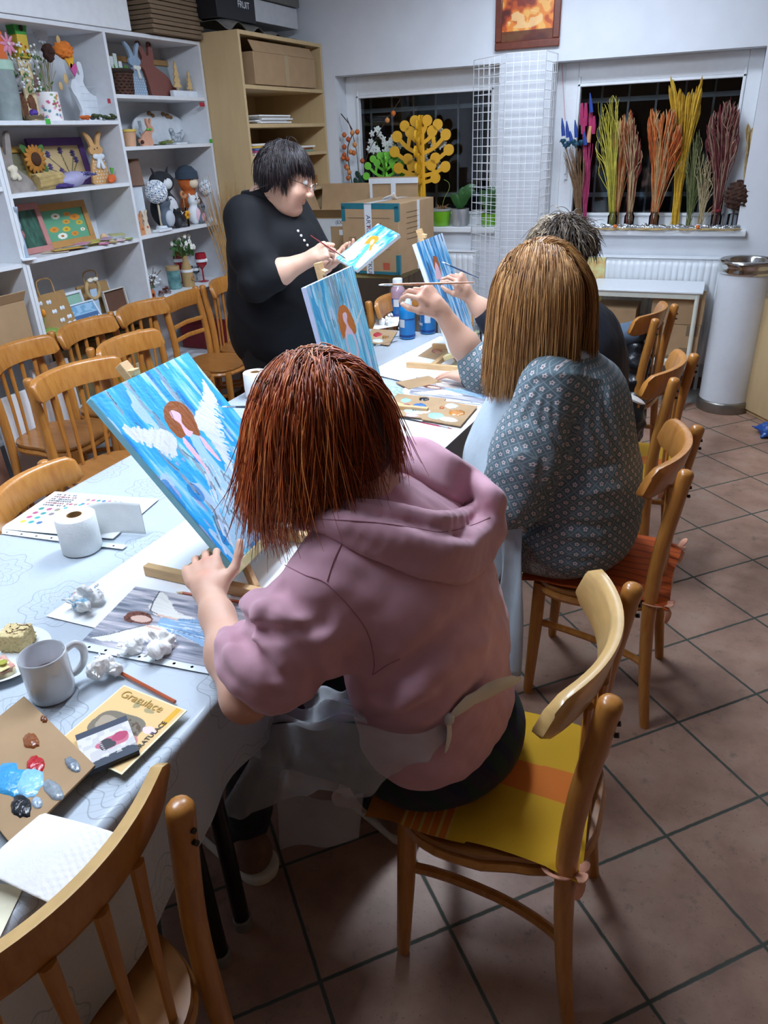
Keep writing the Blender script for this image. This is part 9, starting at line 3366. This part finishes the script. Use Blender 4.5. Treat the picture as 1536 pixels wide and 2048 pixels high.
bundle('bundle of rust and straw grasses beside the yellow green twigs', 1232, 440, [(1215, 270), (1240, 235), (1262, 208), (1268, 250)], ['#a5572c', '#b3834e', '#8a4526', '#c4a06c'], 60, .008, .0022, None, seed=4, Y=YS + .02, head=1.6)
bundle('bundle of beige reeds and dark red grass', 1258, 442, [(1246, 262), (1262, 215), (1275, 250), (1284, 290)], ['#6d2620', '#7d2e24', '#b59a72', '#c2a67c'], 70, .007, .0028, 'glass', seed=5)
bundle('thick bundle of orange grass with curly pale stems', 1308, 438, [(1294, 250), (1303, 205), (1320, 222), (1345, 210), (1360, 240), (1366, 262)], ['#c4632a', '#b4521f', '#cf8a4a', '#b59468'], 130, .010, .0024, 'glass', seed=6, head=.8)
bundle('tall bundle of golden yellow stalks reaching the window top', 1350, 440, [(1338, 148), (1352, 165), (1372, 190), (1392, 168), (1405, 150), (1400, 205)], ['#c79a26', '#d3ab38', '#b08420'], 70, .004, .0032, None, seed=7, Y=YS + .05, head=.9)
bundle('thin bundle of grey green grass blades', 1378, 444, [(1366, 310), (1380, 270), (1398, 255), (1408, 300), (1415, 330)], ['#76794a', '#8a8a58', '#5f6a3e'], 46, .006, .0018, None, seed=8)
bundle('loose bundle of cream dried twigs', 1400, 446, [(1388, 330), (1396, 250), (1410, 300), (1424, 320), (1430, 370)], ['#c2b08a', '#b09c74'], 30, .014, .0018, None, seed=9, Y=YS - .03)
bundle('large bundle of wine red grass and pale bent twigs tied with red ribbon', 1432, 440, [(1412, 250), (1430, 215), (1446, 200), (1466, 190), (1480, 215), (1470, 280)], ['#6e2a30', '#7d3a3a', '#a88a74', '#93705f', '#5c1f28'], 120, .012, .0022, 'glass', seed=10, tie='#8a1f30', head=.5)
t = thing('dried_hydrangea', 'dark brown dried hydrangea head in a glass', 'dried flowers', (WQ(1464, 446, YS - .02).x, YS - .02, z2 + .0008))
zz = WQ(1466, 392, YS - .02).z - z2
F = Field()
F.ell((0.01, 0, zz), (.075, .06, .085), None, .02)
F.disp(lambda P: .016 * vnoise(P, 70, 3) + .008 * vnoise(P, 180, 4))
field_obj('flower_head', F, .0055, M('dark_dried_petals', '#43291c', .9, .35, 60.), t)
MB().tube([(0, 0, .01), (0, 0, zz - .04)], .005, 6).build('stem', M('dark_twig', '#4a3a30', .8), t)
MB().lathe([(0, .0), (.03, 0), (.034, .004), (.034, .085), (.03, .09), (.028, .085), (.030, .006), (0, .004)], 26).build('glass', GLASS, t)
t = bundle('single tan pampas plume leaning on the window frame', 1478, 448, [(1496, 245), (1506, 255)], ['#a98c5c', '#b89c6c'], 40, .004, .002, None, seed=12, Y=YS + .03, head=2.4)
F = Field()
xa, xb_ = WQ(1152, 440, YS - .05).x, WQ(1478, 440, YS - .05).x
for k in range(9):
 F.cap((xa + (xb_ - xa) * k / 9, YS - .075, z2 + .012), (xa + (xb_ - xa) * (k + 1) / 9, YS - .070, z2 + .012), .016, .018, .02)
F.disp(lambda P: .010 * vnoise(P, 55, 3) + .007 * np.abs(vnoise(P, 150, 4)))
F.cut(lambda P: z2 + .0012 - P[:, 2])
o = field_obj('silver_film', F, .0045, M('silver_foil', '#c9ced2', .22, .1, metal=.9, bump=.6, bscale=90.), None)
tag(o, 'crumpled silver film laid along the sill before the dried bundles', 'film')
mb = MB()
for k in range(150):
 x = r_.uniform(xa, xb_)
 a = r_.normal() * .25
 L_ = r_.uniform(.03, .09)
 c_ = Vector((x, YS - .115 + r_.normal() * .008, z2 + .003 + .008 * r_.random()))
 d_ = Vector((cos(a), sin(a) * .3, .05 * r_.normal())) * L_ / 2
 mb.tube([c_ - d_, c_ + d_], .0022, 4)
o = mb.build('straw', M('straw_scraps', '#b59a68', .9, .25), None)
tag(o, 'loose straw scraps along the front of the sill', 'straw', kind='stuff')
for (x, y) in ((1232, 442), (1398, 440)):
 q = WQ(x, y, YS - .10)
 o = MB().ball((0, 0, .012), (.014, .010, .012), 10, 7).build('orange_petal', M('orange_petal', '#d9702a', .7), None, loc=(q.x, YS - .125, z2 + .012))
 tag(o, 'bright orange petal on the straw ' + ('below the yellow green twigs' if x < 1300 else 'below the grey green grass'), 'petal', 'orange petals')
MB().tube(spline([WQ(1124, 128, YB + .14), WQ(1126, 170, YB + .14), WQ(1130, 240, YB + .14)], 8), .002, 5).build('pink_string', M('pink_string', '#c98a94', .8), None)
tag(bpy.data.objects['pink_string'], 'pink string hanging from the window frame above the blue cones', 'string')
ceiling_lamp(-1.10, 2.70, 0, 'white ceiling lamp above the far half of the work table', strength=62)
ceiling_lamp(-1.55, 1.0, 0, 'white ceiling lamp above the near end of the work table', strength=46)
ceiling_lamp(-.9, 4.55, pi / 2, 'added white ceiling lamp, out of view, lighting the window wall', strength=24)  # unseen lamp, added to brighten the back wall
